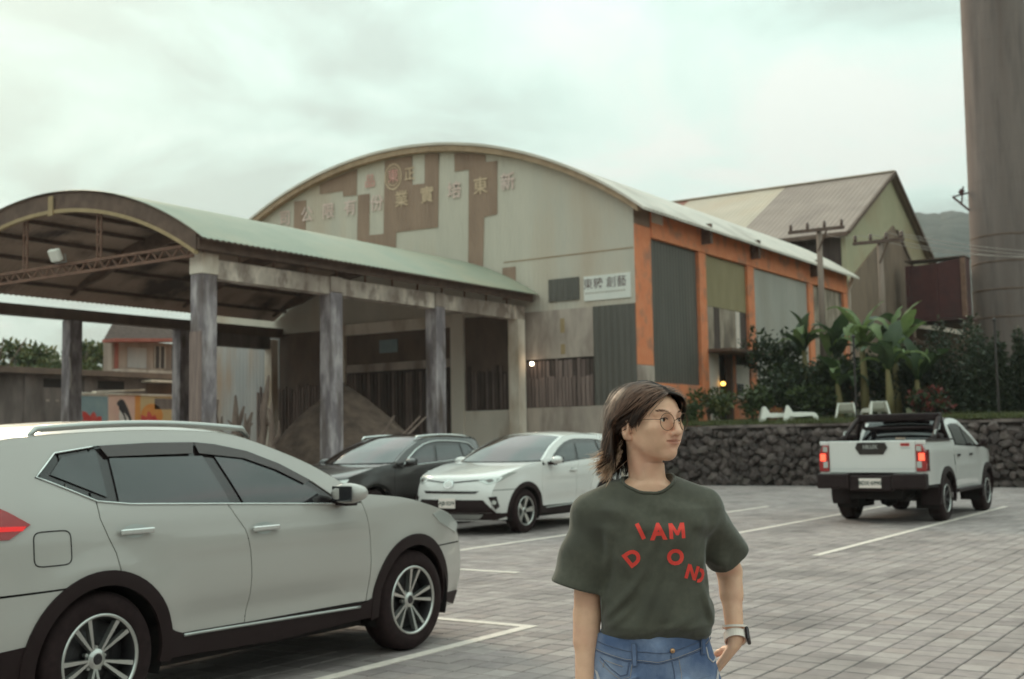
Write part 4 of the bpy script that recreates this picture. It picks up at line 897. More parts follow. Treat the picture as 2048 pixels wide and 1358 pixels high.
def build_grass():
    g = np.random.default_rng(9); n = 14000
    v = np.where(g.random(n) < .75, g.uniform(4, 18.4, n), g.uniform(-8, 18.4, n)); u = 35.25 + np.abs(g.normal(0, 1.1, n)); h = .05 + .16 * g.random(n) ** 2
    z = np.array([terr(a, b) for a, b in zip(u, v)]); a = g.uniform(0, 6.28, n); w = .008 + .006 * g.random(n); lx, ly = g.normal(0, .06, n), g.normal(0, .06, n)
    P = np.stack([np.stack([u - w * np.cos(a), v - w * np.sin(a), z - .02], 1), np.stack([u + w * np.cos(a), v + w * np.sin(a), z - .02], 1), np.stack([u + lx, v + ly, z + h], 1)], 1).reshape(-1, 3)
    me = bpy.data.meshes.new('grass'); me.from_pydata(P.tolist(), [], np.arange(3 * n).reshape(-1, 3).tolist()); o = link('grass', me, 'blade'); tag(o, 'short rough grass along the top of the stone wall', 'grass', kind='stuff')
build_grass()
fb = MB(); fb.box(-.35, .35, -.04, .04, 0, .12); o = fb.build('planter_box', 'old_board'); o.location = (41.0, 10.3, terr(41, 10.3)); tag(o, 'pale low plank box lying under the cypress shrubs', 'box')
lo = MB(); lo.lathe([(.001, -.09), (.08, -.05), (.10, 0), (.08, .05), (.001, .09)], 10); o = lo.build('yellow_lantern', 'lamp_yellow', smooth=True); o.location = (42.0, HV0 - .1, 3.55); tag(o, 'small yellow lantern glowing beside the hall doorway', 'lantern')
# ------------------------------------------------------------------ cars
pmat('paint_white', (.375, .415, .40), rough=.30, coat=1.0); pmat('paint_white2', (.64, .74, .74), rough=.30, coat=1.0); pmat('paint_dark', (.040, .032, .031), rough=.35, coat=1.0, metal=.3)
pmat('car_glass', (.012, .012, .015), rough=.02, spec=.9, coat=.5); pmat('black_trim', (.020, .013, .014), rough=.6, spec=.2); pmat('black_gloss', (.020, .017, .018), rough=.15, coat=.5); pmat('visor', (.045, .036, .036), rough=.2, coat=.3)
pmat('inner_dark', (.010, .008, .008), rough=.9); pmat('chrome', (.75, .76, .74), rough=.12, metal=1.0); pmat('satin', (.46, .46, .44), rough=.32, metal=.8); pmat('tyre', (.018, .012, .013), (.026, .018, .019), scale=20, rough=.9, spec=.2)
pmat('rim_face', (.60, .59, .56), rough=.28, metal=.85); pmat('rim_dark', (.035, .03, .032), rough=.4, metal=.4); pmat('lens_red', (.30, .012, .014), rough=.12, coat=1.0); pmat('lens_dark_red', (.11, .010, .014), rough=.12, coat=1.0); pmat('lens_clear', (.58, .58, .55), rough=.1, coat=1.0, metal=.3)
pmat('lens_lit', (1.0, .10, .05), emit=1.6); pmat('lens_stripe', (.75, .03, .03), emit=.35); pmat('plate', (.72, .75, .72), rough=.4); pmat('plate_ink', (.03, .06, .05), rough=.5); pmat('sticker_red', (.50, .05, .05), rough=.5); pmat('lamp_inner', (.10, .095, .09), rough=.2, coat=1.0)
def crom(pts, s):
    """Catmull-Rom through rows of pts (n,k) at float index array s"""
    pts = np.asarray(pts, float); n = len(pts); s = np.clip(np.asarray(s, float), 0, n - 1 - 1e-9); i = np.floor(s).astype(int); t = (s - i)[..., None]
    p0, p1, p2, p3 = pts[np.maximum(i - 1, 0)], pts[i], pts[np.minimum(i + 1, n - 1)], pts[np.minimum(i + 2, n - 1)]
    m1, m2 = (p2 - p0) * .42, (p3 - p1) * .42
    return (2 * t ** 3 - 3 * t ** 2 + 1) * p1 + (t ** 3 - 2 * t ** 2 + t) * m1 + (-2 * t ** 3 + 3 * t ** 2) * p2 + (t ** 3 - t ** 2) * m2
def sh_clip(poly, x0, x1, y0, y1):
    for ax, val, sg in ((0, x0, 1), (0, x1, -1), (1, y0, 1), (1, y1, -1)):
        out = []; n = len(poly)
        for i in range(n):
            a, b = poly[i], poly[(i + 1) % n]; da, db = (a[ax] - val) * sg, (b[ax] - val) * sg
            if da >= 0: out.append(a)
            if (da > 0 and db < 0) or (da < 0 and db > 0):
                t = da / (da - db); out.append((a[0] + (b[0] - a[0]) * t, a[1] + (b[1] - a[1]) * t))
        poly = out
        if len(poly) < 3: return []
    return poly
def inside(p, poly):
    x, y = p; c_ = False; n = len(poly); j = n - 1
    for i in range(n):
        xi, yi = poly[i]; xj, yj = poly[j]
        if (yi > y) != (yj > y) and x < (xj - xi) * (y - yi) / (yj - yi) + xi: c_ = not c_
        j = i
    return c_
def dens(poly, step, closed=True):
    out = []; n = len(poly)
    for i in range(n if closed else n - 1):
        a, b = poly[i], poly[(i + 1) % n]; k = max(1, int(math.hypot(b[0] - a[0], b[1] - a[1]) / step + .999))
        for q in range(k): out.append((a[0] + (b[0] - a[0]) * q / k, a[1] + (b[1] - a[1]) * q / k))
    if not closed: out.append(tuple(poly[-1]))
    return out
def grid_poly(poly, da, db):
    """cut a 2D outline into cells that follow a regular grid"""
    xs = [p[0] for p in poly]; ys = [p[1] for p in poly]; idx = {}; V = []; F = []
    def vid(p):
        k = (round(p[0], 5), round(p[1], 5))
        if k not in idx: idx[k] = len(V); V.append(p)
        return idx[k]
    na, nb = max(1, math.ceil((max(xs) - min(xs)) / da)), max(1, math.ceil((max(ys) - min(ys)) / db))
    X = [min(xs) + (max(xs) - min(xs)) * i / na for i in range(na + 1)]; Yv = [min(ys) + (max(ys) - min(ys)) * j / nb for j in range(nb + 1)]
    occ = set(); n = len(poly)
    fx = na / max(1e-9, max(xs) - min(xs)); fy = nb / max(1e-9, max(ys) - min(ys))
    for i in range(n):
        a, b = poly[i], poly[(i + 1) % n]
        i0, i1 = sorted((int((a[0] - X[0]) * fx - 1e-6), int((b[0] - X[0]) * fx + 1e-6))); j0, j1 = sorted((int((a[1] - Yv[0]) * fy - 1e-6), int((b[1] - Yv[0]) * fy + 1e-6)))
        for p in range(max(0, i0), min(na - 1, i1 + 0) + 1):
            for q in range(max(0, j0), min(nb - 1, j1 + 0) + 1): occ.add((p, q))
    for i in range(na):
        for j in range(nb):
            if (i, j) in occ:
                c_ = sh_clip(poly, X[i], X[i + 1], Yv[j], Yv[j + 1]); f = []
                for p in c_:
                    k = vid(p)
                    if not f or f[-1] != k: f.append(k)
                if len(f) > 2 and f[0] == f[-1]: f.pop()
                if len(f) >= 3 and len(set(f)) >= 3:
                    ar = abs(sum(V[f[k]][0] * V[f[(k + 1) % len(f)]][1] - V[f[(k + 1) % len(f)]][0] * V[f[k]][1] for k in range(len(f))))
                    if ar > 1e-9 and len(set(f)) == len(f): F.append(f)
                    elif ar > 1e-9:
                        seen = []; [seen.append(k) for k in f if k not in seen]
                        if len(seen) >= 3: F.append(seen)
            elif inside(((X[i] + X[i + 1]) / 2, (Yv[j] + Yv[j + 1]) / 2), poly):
                F.append([vid((X[i], Yv[j])), vid((X[i + 1], Yv[j])), vid((X[i + 1], Yv[j + 1])), vid((X[i], Yv[j + 1]))])
    return V, F
def panel(name, P, poly, parent, mat, da=.07, db=.07, off=0.0, flange=.012, mirror=0, center=(0, 0, .75), step=None):
    """a sheet on parameter surface P with the given outline, folded back at its rim; mirror 0: as is, 1: both sides as two objects, -1: left only"""
    poly = dens(poly, step or min(da, db))
    if sum(poly[i - 1][0] * poly[i][1] - poly[i][0] * poly[i - 1][1] for i in range(len(poly))) < 0: poly = poly[::-1]
    V, F = grid_poly(poly, da, db)
    if not F: return []
    A = np.array([p[0] for p in V]); B = np.array([p[1] for p in V]); e = 1e-3
    p0 = P(A, B); ta = P(A + e, B) - P(A - e, B); tb = P(A, B + e) - P(A, B - e); n = np.cross(ta, tb); n /= np.maximum(1e-12, np.linalg.norm(n, axis=1))[:, None]
    sgn = np.sign(np.einsum('ij,ij->i', n, p0 - np.array(center))); flip = np.sum(sgn) < 0
    if flip: n = -n
    p0 = p0 + n * off
    edges = {}
    for f in F:
        for k in range(len(f)): a, b = f[k], f[(k + 1) % len(f)]; edges[(a, b)] = edges.get((a, b), 0) + 1
    bd = [(a, b) for (a, b) in edges if (b, a) not in edges]
    vs = [tuple(q) for q in p0]; nm = [tuple(q) for q in n]; fs = [tuple(f) for f in F]
    if flange:
        lo = {}; hi = {}; cen = p0.mean(0)
        def low(a, q):
            if a not in lo:
                hi[a] = len(vs); vs.append(tuple(p0[a])); nm.append(tuple(q)); lo[a] = len(vs); vs.append(tuple(p0[a] - n[a] * flange)); nm.append(tuple(q))
            return hi[a], lo[a]
        for a, b in bd:
            d = p0[b] - p0[a]; q = np.cross(d, n[a]) * (-1 if flip else 1); L = np.linalg.norm(q); q = q / L if L > 1e-9 else n[a]
            ha, la = low(a, q); hb, lb_ = low(b, q); fs.append((ha, la, lb_, hb))
    def mk(mir):
        vv = [(x, -y, z) for x, y, z in vs] if mir else vs; nn = [(x, -y, z) for x, y, z in nm] if mir else nm; ff = [f[::-1] for f in fs] if (mir != flip) else fs
        me = bpy.data.meshes.new(name); me.from_pydata(vv, [], ff); me.materials.append(MATS[mat]); me.shade_smooth()
        try: me.normals_split_custom_set_from_vertices(nn)
        except Exception: pass
        return link(name, me, None, parent)
    if mirror == 1: return [mk(False), mk(True)]
    return [mk(mirror == -1)]
def arc(cx, cz, r_, a0, a1, n=14): return [(cx + r_ * math.cos(R(a0 + (a1 - a0) * i / n)), cz + r_ * math.sin(R(a0 + (a1 - a0) * i / n))) for i in range(n + 1)]
WHEELS = {}
def wheel_meshes(style, rad, rim, wid, tyre_mat='tyre'):
    key = (style, rad, rim, wid)
    if key in WHEELS: return WHEELS[key]
    t = MB(); w = wid / 2; hh = rad - rim
    t.lathe([(rim - .005, -w * .85), (rim + .012, -w * .97), (rim + hh * .35, -w * 1.03), (rad - hh * .22, -w * .96), (rad - .012, -w * .80), (rad, -w * .6), (rad, w * .6), (rad - .012, w * .80), (rad - hh * .22, w * .96), (rim + hh * .35, w * 1.03), (rim + .012, w * .97), (rim - .005, w * .85)], 48, 'y')
    tm = t.mesh('tyre'); tm.materials.append(MATS[tyre_mat]); tm.shade_smooth()
    b = MB(); b.lathe([(rim + .006, -w * .86), (rim + .003, -w * .98), (rim - .008, -w * .99), (rim - .014, -w * .90)], 48, 'y'); nq = len(b.f); b.lathe([(rim - .014, -w * .90), (rim - .022, -w * .75), (rim - .03, -w * .3), (rim - .03, w * .7)], 48, 'y'); bm_ = b.mesh('rim'); bm_.materials.append(MATS['rim_face']); bm_.materials.append(MATS['rim_dark']); bm_.polygons.foreach_set('material_index', [0] * nq + [1] * (len(b.f) - nq)); bm_.shade_smooth()
    d = MB(); d.lathe([(.001, -w * .12), (.12, -w * .12), (.15, -w * .05), (rim - .03, -w * .02)], 32, 'y'); dm = d.mesh('brake'); dm.materials.append(MATS['rim_dark'])
    s = MB(); R1 = rim - .016
    def spoke(a, w0, w1, r0=.045, bend=.0):
        dirv = Vector((math.cos(a), 0, math.sin(a))); q = Vector((-math.sin(a), 0, math.cos(a)))
        y0, y1 = -w * .62, -w * .86
        A = [dirv * r0 + q * (w0 / 2), dirv * r0 - q * (w0 / 2), dirv * R1 - q * (w1 / 2) + q * bend, dirv * R1 + q * (w1 / 2) + q * bend]
        top = [A[0] + Vector((0, y0, 0)), A[1] + Vector((0, y0, 0)), A[2] + Vector((0, y1, 0)), A[3] + Vector((0, y1, 0))]; low = [p + Vector((0, .035, 0)) for p in top]
        s.add(top + low, [(0, 1, 2, 3), (0, 4, 5, 1), (1, 5, 6, 2), (2, 6, 7, 3), (3, 7, 4, 0)])
    if style == 'pair':
        for k in range(5):
            a = 2 * math.pi * k / 5 + math.pi / 2
            spoke(a - .085, .013, .026, bend=-.028); spoke(a + .085, .013, .026, bend=.028)
    elif style == 'five':
        for k in range(5): a = 2 * math.pi * k / 5 + .3; spoke(a, .05, .085)
    elif style == 'six':
        for k in range(6): a = 2 * math.pi * k / 6; spoke(a, .05, .075)
    else:
        for k in range(10): spoke(2 * math.pi * k / 10, .022, .034)
    s.lathe([(.001, -w * .70), (.035, -w * .70), (.055, -w * .62), (.06, -w * .4)], 20, 'y')
    sm = s.mesh('spokes'); sm.materials.append(MATS['rim_dark' if style == 'six' else 'rim_face'])
    c_ = MB(); c_.lathe([(.001, -w * .74), (.026, -w * .74), (.030, -w * .70)], 16, 'y'); cm = c_.mesh('hub_cap'); cm.materials.append(MATS['rim_dark'])
    pk = MB(); nn = 5
    for k in range(5): a = 2 * math.pi * (k + .5) / 5 + math.pi / 2; pk.lathe([(.001, -w * .5), (.011, -w * .5), (.012, -w * .3)], 8, 'y', (math.cos(a) * .062, 0, math.sin(a) * .062))
    pm = pk.mesh('lug_nuts'); pm.materials.append(MATS['satin'])
    WHEELS[key] = [('tyre', tm), ('rim', bm_), ('brake_disc', dm), ('spokes', sm), ('hub_cap', cm), ('lug_nuts', pm)]; return WHEELS[key]
def add_wheel(parent, x, y, z, style, rad, rim, wid, rot=0.0):
    w = bpy.data.objects.new('wheel', None); COL.objects.link(w); w.parent = parent; w.location = (x, y, z); w.empty_display_size = .1
    w.rotation_euler = (0, rot, 0) if y < 0 else (0, rot, math.pi)
    for nm, me in wheel_meshes(style, rad, rim, wid):
        o = bpy.data.objects.new(nm, me); COL.objects.link(o); o.parent = w
    return w
class Body:
    """two parameter surfaces: the flank side(x,z) and the ribbon rib(s,t) that runs nose - bonnet - screen - roof - tail"""
    def __init__(s, st, W, belt=1.10, tum=.40, pf=(1.15, .16), pr=(-1.45, .13), p=2.6, wb=2.705, bul=.016):
        s.st = np.array(st, float); s.W = W; s.belt = belt; s.tum = tum; s.pf = pf; s.pr = pr; s.p = p; s.wb = wb; s.bul = bul; s.xf = s.st[:, 0].max(); s.xr = s.st[:, 0].min()
    def Y(s, x, z):
        x = np.asarray(x, float); z = np.asarray(z, float)
        y = s.W - .045 * np.clip((.62 - z) / .36, 0, 1.4) ** 2
        k = .05; h = k * np.logaddexp(0, (z - s.belt) / k); y = y - s.tum * h - .10 * h ** 2
        y = y - .012 * np.clip((z - .80) / .3, 0, 1)
        y = y - s.pf[1] * np.clip((x - s.pf[0]) / (s.xf - s.pf[0]), 0, 1.15) ** 2.2 - s.pr[1] * np.clip((x - s.pr[0]) / (s.xr - s.pr[0]), 0, 1.15) ** 2.2
        for xa in (s.wb / 2, -s.wb / 2):
            r_ = np.hypot(x - xa, z - .36); y = y + s.bul * np.exp(-((r_ - .46) / .13) ** 2) * np.clip((1.15 - z) / .3, 0, 1)
        mid = np.exp(-(np.abs(x) / .95) ** 4); y = y - .026 * mid * np.exp(-((z - .50) / .10) ** 2) + .008 * mid * np.exp(-((z - .93) / .06) ** 2)
        return y
    def side(s, x, z): return np.stack([x, -s.Y(x, z), z], -1)
    def E(s, a, b, n=None):
        n = n or max(2, int(abs(b - a) * 6)); q = crom(s.st[:, :2], np.linspace(a, b, n + 1)); return [tuple(r_) for r_ in q]
    def rib(s, S_, T):
        q = crom(s.st, S_); xe, ze, xc, zc = q[..., 0], q[..., 1], q[..., 2], q[..., 3]; ye = s.Y(xe, ze); a = np.abs(T) ** s.p
        return np.stack([xc + (xe - xc) * a, T * ye, zc + (ze - zc) * a], -1)
    def inv(s, y, z, lo, hi):
        """ribbon parameters of the point that shows at (y, z) between stations lo..hi (z monotone there)"""
        up = s.rib(np.array([hi - .01]), np.array([0.]))[0, 2] > s.rib(np.array([lo]), np.array([0.]))[0, 2]
        a, b = lo, hi
        for _ in range(40):
            m_ = (a + b) / 2; q = crom(s.st, np.array([m_]))[0]; ye = float(s.Y(q[0], q[1])); t = y / ye; zz = q[3] + (q[1] - q[3]) * min(1.2, abs(t)) ** s.p
            if (zz < z) == up: a = m_
            else: b = m_
        q = crom(s.st, np.array([a]))[0]; return (a, y / float(s.Y(q[0], q[1])))
    def face(s, name, pts, parent, mat, lo, hi, off=.004, step=.05, flange=.012, da=.12, db=.05):
        return panel(name, s.rib, [s.inv(y, z, lo, hi) for y, z in dens(pts, step)], parent, mat, da, db, off, flange, step=10)
    def trim(s, name, pts, parent, mat, rad=.006, off=.004, both=True, n=6):
        P = dens(pts, .05, False); q = s.side(np.array([p[0] for p in P]), np.array([p[1] for p in P])); r_ = []
        for sg in ((1, -1) if both else (1,)):
            m = MB(); m.tube([(x, (y - off) * sg, z) for x, y, z in q], rad, n); r_.append(m.build(name, mat, parent, smooth=True))
        return r_
    def stop(s): pass
SUV = [(2.05, 0.24, 2.18, 0.23), (2.13, 0.45, 2.27, 0.45), (2.11, 0.7, 2.28, 0.7), (1.98, 0.9, 2.24, 0.87), (1.84, 0.975, 2.12, 0.965), (1.29, 1.105, 1.45, 1.095), (0.84, 1.155, 1.02, 1.15), (0.76, 1.18, 0.99, 1.165), (0.35, 1.3886, 0.55, 1.4088), (-0.15, 1.5606, -0.02, 1.6148), (-0.5, 1.6004, -0.45, 1.6642), (-1.0, 1.6058, -1.0, 1.6764), (-1.55, 1.5824, -1.62, 1.6392), (-1.88, 1.5356, -2.05, 1.5748), (-1.99, 1.35, -2.14, 1.38), (-2.11, 1.1, -2.24, 1.12), (-2.15, 0.76, -2.33, 0.8), (-2.13, 0.46, -2.33, 0.46), (-2.04, 0.3, -2.24, 0.28)]
def suv(loc, rz, label, paint, style, spec, st=SUV, W=.905):
    C = empty(spec.get('name', 'parked_car'), loc, rz, label, 'car', 'cars parked in the lot'); wb = spec['wb']; B = Body(st, W, wb=wb); xa, xr = wb / 2, -wb / 2; rw = .362; ra = .43; rt = .468
    clad = spec.get('clad', 'black_trim')
    # dark liner behind the gaps
    full = B.E(0, 18, 90) + [(xr - .44, .27)] + arc(xr, rw, ra, 192, -12)[::1] + [(xr + .47, .30), (xa - .47, .30)] + arc(xa, rw, ra, 192, -12)
    panel('liner', B.side, full, C, 'inner_dark', .16, .16, -.016, 0, 1); panel('liner', B.rib, [(0, -1), (18, -1), (18, 1), (0, 1)], C, 'inner_dark', .5, .25, -.016, 0)
    box('underbody', 'inner_dark', C, xr - .5, xa + .5, -.55, .55, .22, .52); box('underbody', 'inner_dark', C, xr + .48, xa - .48, -.80, .80, .24, .5)
    # flank panels
    sF = [(.80, 1.095), (.835, 1.0), (.858, .86), (.86, .7), (.845, .55), (.82, .42)]; sM = [(-.43, 1.155), (-.38, 1.08), (-.31, .99), (-.27, .85), (-.262, .70), (-.27, .55), (-.30, .42)]
    sR = [(-1.365, 1.213), (-1.36, 1.12), (-1.32, 1.02), (-1.275, .93), (-1.255, .845)]
    g = .0035
    th = lambda cx, z: math.degrees(math.asin(max(-1, min(1, (z - rw) / rt))))
    archF0 = [p for p in arc(xa, rw, rt, 188, th(xa, .735), 24)]
    panel('fender', B.side, [(.82 + g, .42), (xa - .475, .42)] + arc(xa, rw, rt, 173, th(xa, .735), 20) + [q for q in B.E(2.15, 7.0)] + [(x + g, z) for x, z in sF], C, paint, .07, .07, 0, .012, 1)
    panel('bumper_side', B.side, arc(xa, rw, rt, th(xa, .725), -14, 8) + B.E(0, 2.1), C, paint, .07, .07, 0, .012, 1)
    fd = panel('door', B.side, [(x - g, z) for x, z in sF] + [(x + g, z) for x, z in sM[::-1]] + [(-.14, 1.138), (.3, 1.115), (.62, 1.098)], C, paint, .07, .06, 0, .012, 1)
    rd = panel('door', B.side, [(x - g, z) for x, z in sM] + [(-.80, .42), (-.875, .46)] + arc(xr, rw, rt, 12, 76.5, 12) + [(x + g, z) for x, z in sR[::-1]] + [(-1.14, 1.19), (-.75, 1.168)], C, paint, .07, .06, 0, .012, 1)
    dlo_top = [(.62, 1.098), (.36, 1.262), (.10, 1.388), (-.15, 1.475), (-.40, 1.522), (-.57, 1.535), (-.9, 1.535), (-1.26, 1.522), (-1.55, 1.485), (-1.70, 1.355)]
    if spec.get('dlo'): dlo_top = spec['dlo']
    panel('quarter_panel', B.side, dlo_top + [(-1.36, 1.217)] + [(x - g, z) for x, z in sR] + arc(xr, rw, rt, 78, 180 - th(xr, .775), 18) + B.E(16.0, 7.0, 60) + [(.70, 1.10)], C, paint, .07, .06, 0, .012, 1)
    panel('rear_bumper_side', B.side, arc(xr, rw, rt, 180 - th(xr, .765), 194, 8) + B.E(18, 16.05), C, paint, .07, .07, 0, .012, 1)
    # windows
    gh = dlo_top + [(-1.36, 1.215), (-1.14, 1.192), (-.43, 1.153), (.62, 1.10)]
    panel('window_frame', B.side, gh, C, 'black_gloss', .08, .06, -.010, 0, 1)
    if spec.get('visor', True):
        panel('rain_visor', B.side, [(-1.26, 1.517), (-.9, 1.53), (-.57, 1.53), (-.60, 1.462), (-1.22, 1.455)], C, 'visor', .08, .06, .012, .004, 1)
        panel('rain_visor', B.side, [(-.565, 1.53), (-.40, 1.515), (-.15, 1.468), (.10, 1.38), (.33, 1.268), (.27, 1.245), (.05, 1.345), (-.2, 1.425), (-.55, 1.462)], C, 'visor', .08, .06, .012, .004, 1)
    for d, pl in ((fd, spec.get('fwin', [(-.43, 1.455), (-.30, 1.448), (-.12, 1.405), (.08, 1.34), (.32, 1.225), (.50, 1.112), (.0, 1.132), (-.29, 1.143)])), (rd, spec.get('rwin', [(-1.205, 1.45), (-.52, 1.45), (-.40, 1.152), (-1.0, 1.182), (-1.215, 1.20)]))):
        pr = panel('window', B.side, pl, None, 'car_glass', .08, .06, .0, .006, 1)
        for o, dd in zip(pr, d): o.parent = dd
    panel('window', B.side, spec.get('qwin', [(-1.285, 1.235), (-1.28, 1.495), (-1.51, 1.462), (-1.605, 1.37)]), C, 'car_glass', .08, .06, .0, .006, 1)
    if spec.get('chrome_dlo') == 'quarter':
        B.trim('chrome_strip', [(-1.27, 1.52), (-1.55, 1.485), (-1.69, 1.36), (-1.36, 1.217), (-1.14, 1.19), (-.43, 1.155), (.60, 1.10)], C, 'chrome', .0055, .004)
    elif spec.get('chrome_dlo') == 'full':
        B.trim('chrome_strip', dlo_top, C, 'chrome', .012, .006); B.trim('chrome_strip', [(-1.69, 1.36), (-1.36, 1.217), (-1.14, 1.19), (-.43, 1.155), (.60, 1.10)], C, 'chrome', .008, .004)
    # handles
    for dd, (hx, hz) in ((fd, (-.155, .99)), (rd, (-1.14, 1.04))):
        for o, sg in zip(dd, (1, -1)):
            y = -float(B.Y(hx, hz)); m = MB(); m.box(hx - .115, hx + .115, y - .035, y - .018, hz - .017, hz + .017); m.box(hx - .10, hx - .07, y - .02, y + .01, hz - .012, hz + .012); m.box(hx + .07, hx + .10, y - .02, y + .01, hz - .012, hz + .012)
            if sg < 0: m.v = [(a, -b, c_) for a, b, c_ in m.v]
            h = m.build('handle', 'chrome' if spec.get('chrome_handle', True) else paint, o); bevel(h.data, .008)
            hp = [(hx + .085 * math.cos(t), hz + .038 * math.sin(t)) for t in np.linspace(0, 2 * math.pi, 15)[:-1]]
            r_ = panel('handle_recess', B.side, hp, o, 'satin' if paint != 'paint_dark' else 'black_trim', .04, .03, .0015, 0, 0 if sg > 0 else -1)
    # wheel arch trims, sills
    if clad:
        for cx in (xa, xr):
            panel('arch_trim', B.side, arc(cx, rw, rt + .012, 190, -10, 30) + arc(cx, rw, ra - .03, -10, 190, 30), C, clad, .06, .06, .010, .03, 1)
        panel('sill_trim', B.side, [(xr + rt - .01, .46), (-.8, .428), (.80, .405), (xa - rt + .01, .44), (xa - .44, .30), (.0, .27), (xr + .44, .30)], C, clad, .09, .06, .008, .03, 1)
        B.trim('sill_strip', [(xr + .56, .415), (.0, .40), (xa - .60, .385)], C, 'satin', .010, .012)
        panel('bumper_trim', B.side, [(xa + rt - .02, .30)] + [(x, z) for x, z in B.E(.0, .55)] + [(xa + rt - .02, .36)], C, clad, .07, .07, .004, .02, 1)
        panel('bumper_trim', B.side, [(xr - rt + .02, .50)] + [(x, z) for x, z in B.E(17.0, 18)] + [(xr - rt + .04, .30)], C, clad, .07, .07, .004, .02, 1)
    for cx in (xa, xr):
        for sg in (-1, 1):
            m = MB(); pts = arc(cx, rw, ra - .005, 200, -20, 20); vs = [(x, sg * (W - .03), z) for x, z in pts] + [(x, sg * .50, z) for x, z in pts]; n = len(pts)
            m.add(vs, [(i, i + 1, n + i + 1, n + i) for i in range(n - 1)]); m.add([(x, sg * .50, z) for x, z in pts], [tuple(range(n))]); m.build('wheel_well', 'inner_dark', C, fixn=False)
    for cx, ro in ((xa, .2), (xr, .75)):
        for sg in (-1, 1): add_wheel(C, cx, sg * (W - .125), rw, style, rw, spec.get('rim', .238), .225, ro)
    # top surfaces
    panel('front_bumper', B.rib, [(.02, -.999), (2.9, -.999), (2.9, .999), (.02, .999)], C, paint, .25, .1, 0, .012)
    panel('hood', B.rib, [(2.94, -.985), (6.1, -.985), (6.1, .985), (2.94, .985)], C, paint, .2, .1, 0, .012)
    panel('cowl', B.rib, [(6.12, -.97), (6.98, -.97), (6.98, .97), (6.12, .97)], C, 'black_trim', .3, .15, -.004, .01)
    panel('windshield', B.rib, [(6.95, -.955), (9.0, -.935), (9.0, .935), (6.95, .955)], C, 'car_glass', .2, .1, .001, .008)
    panel('roof', B.rib, [(9.03, -.985), (13.2, -.985), (13.2, .985), (9.03, .985)], C, spec.get('roofmat', paint), .25, .1, .001, .012)
    for sg in (-1, 1): panel('pillar', B.rib, [(7.0, sg * .962), (9.0, sg * .942), (9.0, sg * 1.0), (7.0, sg * 1.0)], C, paint, .2, .05, .002, .006)
    panel('rear_window', B.rib, [(13.24, -.93), (14.9, -.93), (14.9, .93), (13.24, .93)], C, 'car_glass', .25, .1, -.002, .008)
    panel('tailgate', B.rib, [(14.94, -.99), (16.2, -.99), (16.2, .99), (14.94, .99)], C, paint, .25, .1, 0, .012)
    for sg in (-1, 1): panel('tailgate_pillar', B.rib, [(13.24, sg * .935), (14.93, sg * .935), (14.93, sg * .995), (13.24, sg * .995)], C, paint, .25, .05, .002, .006)
    panel('rear_bumper', B.rib, [(16.24, -.99), (17.2, -.99), (17.2, .99), (16.24, .99)], C, paint, .25, .1, 0, .012); panel('rear_diffuser', B.rib, [(17.22, -.99), (18, -.99), (18, .99), (17.22, .99)], C, 'black_trim', .25, .1, 0, .012)
    panel('spoiler', B.rib, [(12.6, -.9), (13.5, -.88), (13.5, .88), (12.6, .9)], C, paint, .25, .1, .03, .03)
    # rear lamps
    panel('tail_light', B.side, spec.get('tail', [(-1.775, 1.115), (-1.88, 1.185), (-2.02, 1.262), (-2.10, 1.12), (-2.12, 1.05), (-1.89, 1.045)]), C, 'lens_red', .06, .05, .008, .012, 1)
    panel('tail_light_band', B.side, [(-1.80, 1.107), (-2.09, 1.118), (-2.105, 1.09), (-1.82, 1.085)], C, 'lens_stripe' if spec.get('lit') else 'lens_dark_red', .06, .05, .011, .006, 1)
    for sg in (-1, 1): panel('tail_light_inner', B.rib, [(14.55, sg * .995), (14.7, sg * .62), (15.15, sg * .62), (15.25, sg * .995)], C, 'lens_red', .2, .06, .008, .01)
    # roof rails
    if spec.get('rails'):
        for sg in (-1, 1):
            xs = np.linspace(-1.60, -.10, 16); pts = [(x, sg * (float(B.Y(x, 1.6)) - .035), crom(B.st[:, 1:2], np.interp(-x, -B.st[::1, 0], np.arange(len(B.st))))[0] if False else 1.618 + .032 * math.sin(math.pi * min(1, max(0, (x + 1.60) / 1.5)))) for x in xs]
            m = MB(); m.tube([(-1.66, pts[0][1], 1.565)] + pts + [(-.04, pts[-1][1], 1.565)], [.012] + [.02] * 16 + [.012], 8); m.build('roof_rail', spec['rails'], C, smooth=True)
    # mirrors
    for sg in (-1, 1):
        mx, my, mz = .56, W + .10, 1.175; m = MB(); rows = []
        for i, (t, k) in enumerate(((-.10, .55), (-.09, .9), (-.03, 1.0), (.04, .85), (.09, .45))):
            rows.append([(mx + t + .02 * math.cos(a), sg * (my + .105 * k * math.cos(a)), mz + .07 * k * math.sin(a)) for a in np.linspace(0, 2 * math.pi, 17)[:-1]])
        vs = [p for r_ in rows for p in r_]; fs = [(i * 16 + k, i * 16 + (k + 1) % 16, (i + 1) * 16 + (k + 1) % 16, (i + 1) * 16 + k) for i in range(4) for k in range(16)] + [tuple(range(16)), tuple(64 + k for k in range(16))]
        m.add(vs, fs); mi = m.build('mirror', paint, C, smooth=True); 
        b2 = MB(); b2.box(mx - .108, mx - .098, sg * (my - .085) if sg > 0 else -(my + .085), sg * (my + .085) if sg > 0 else -(my - .085), mz - .05, mz + .05); b2.build('mirror_glass', 'car_glass', mi)
        b3 = MB(); b3.bar((mx + .02, sg * (W - .06), mz - .055), (mx, sg * my, mz - .06), .09, .05); b3.build('mirror_arm', 'black_trim', mi)
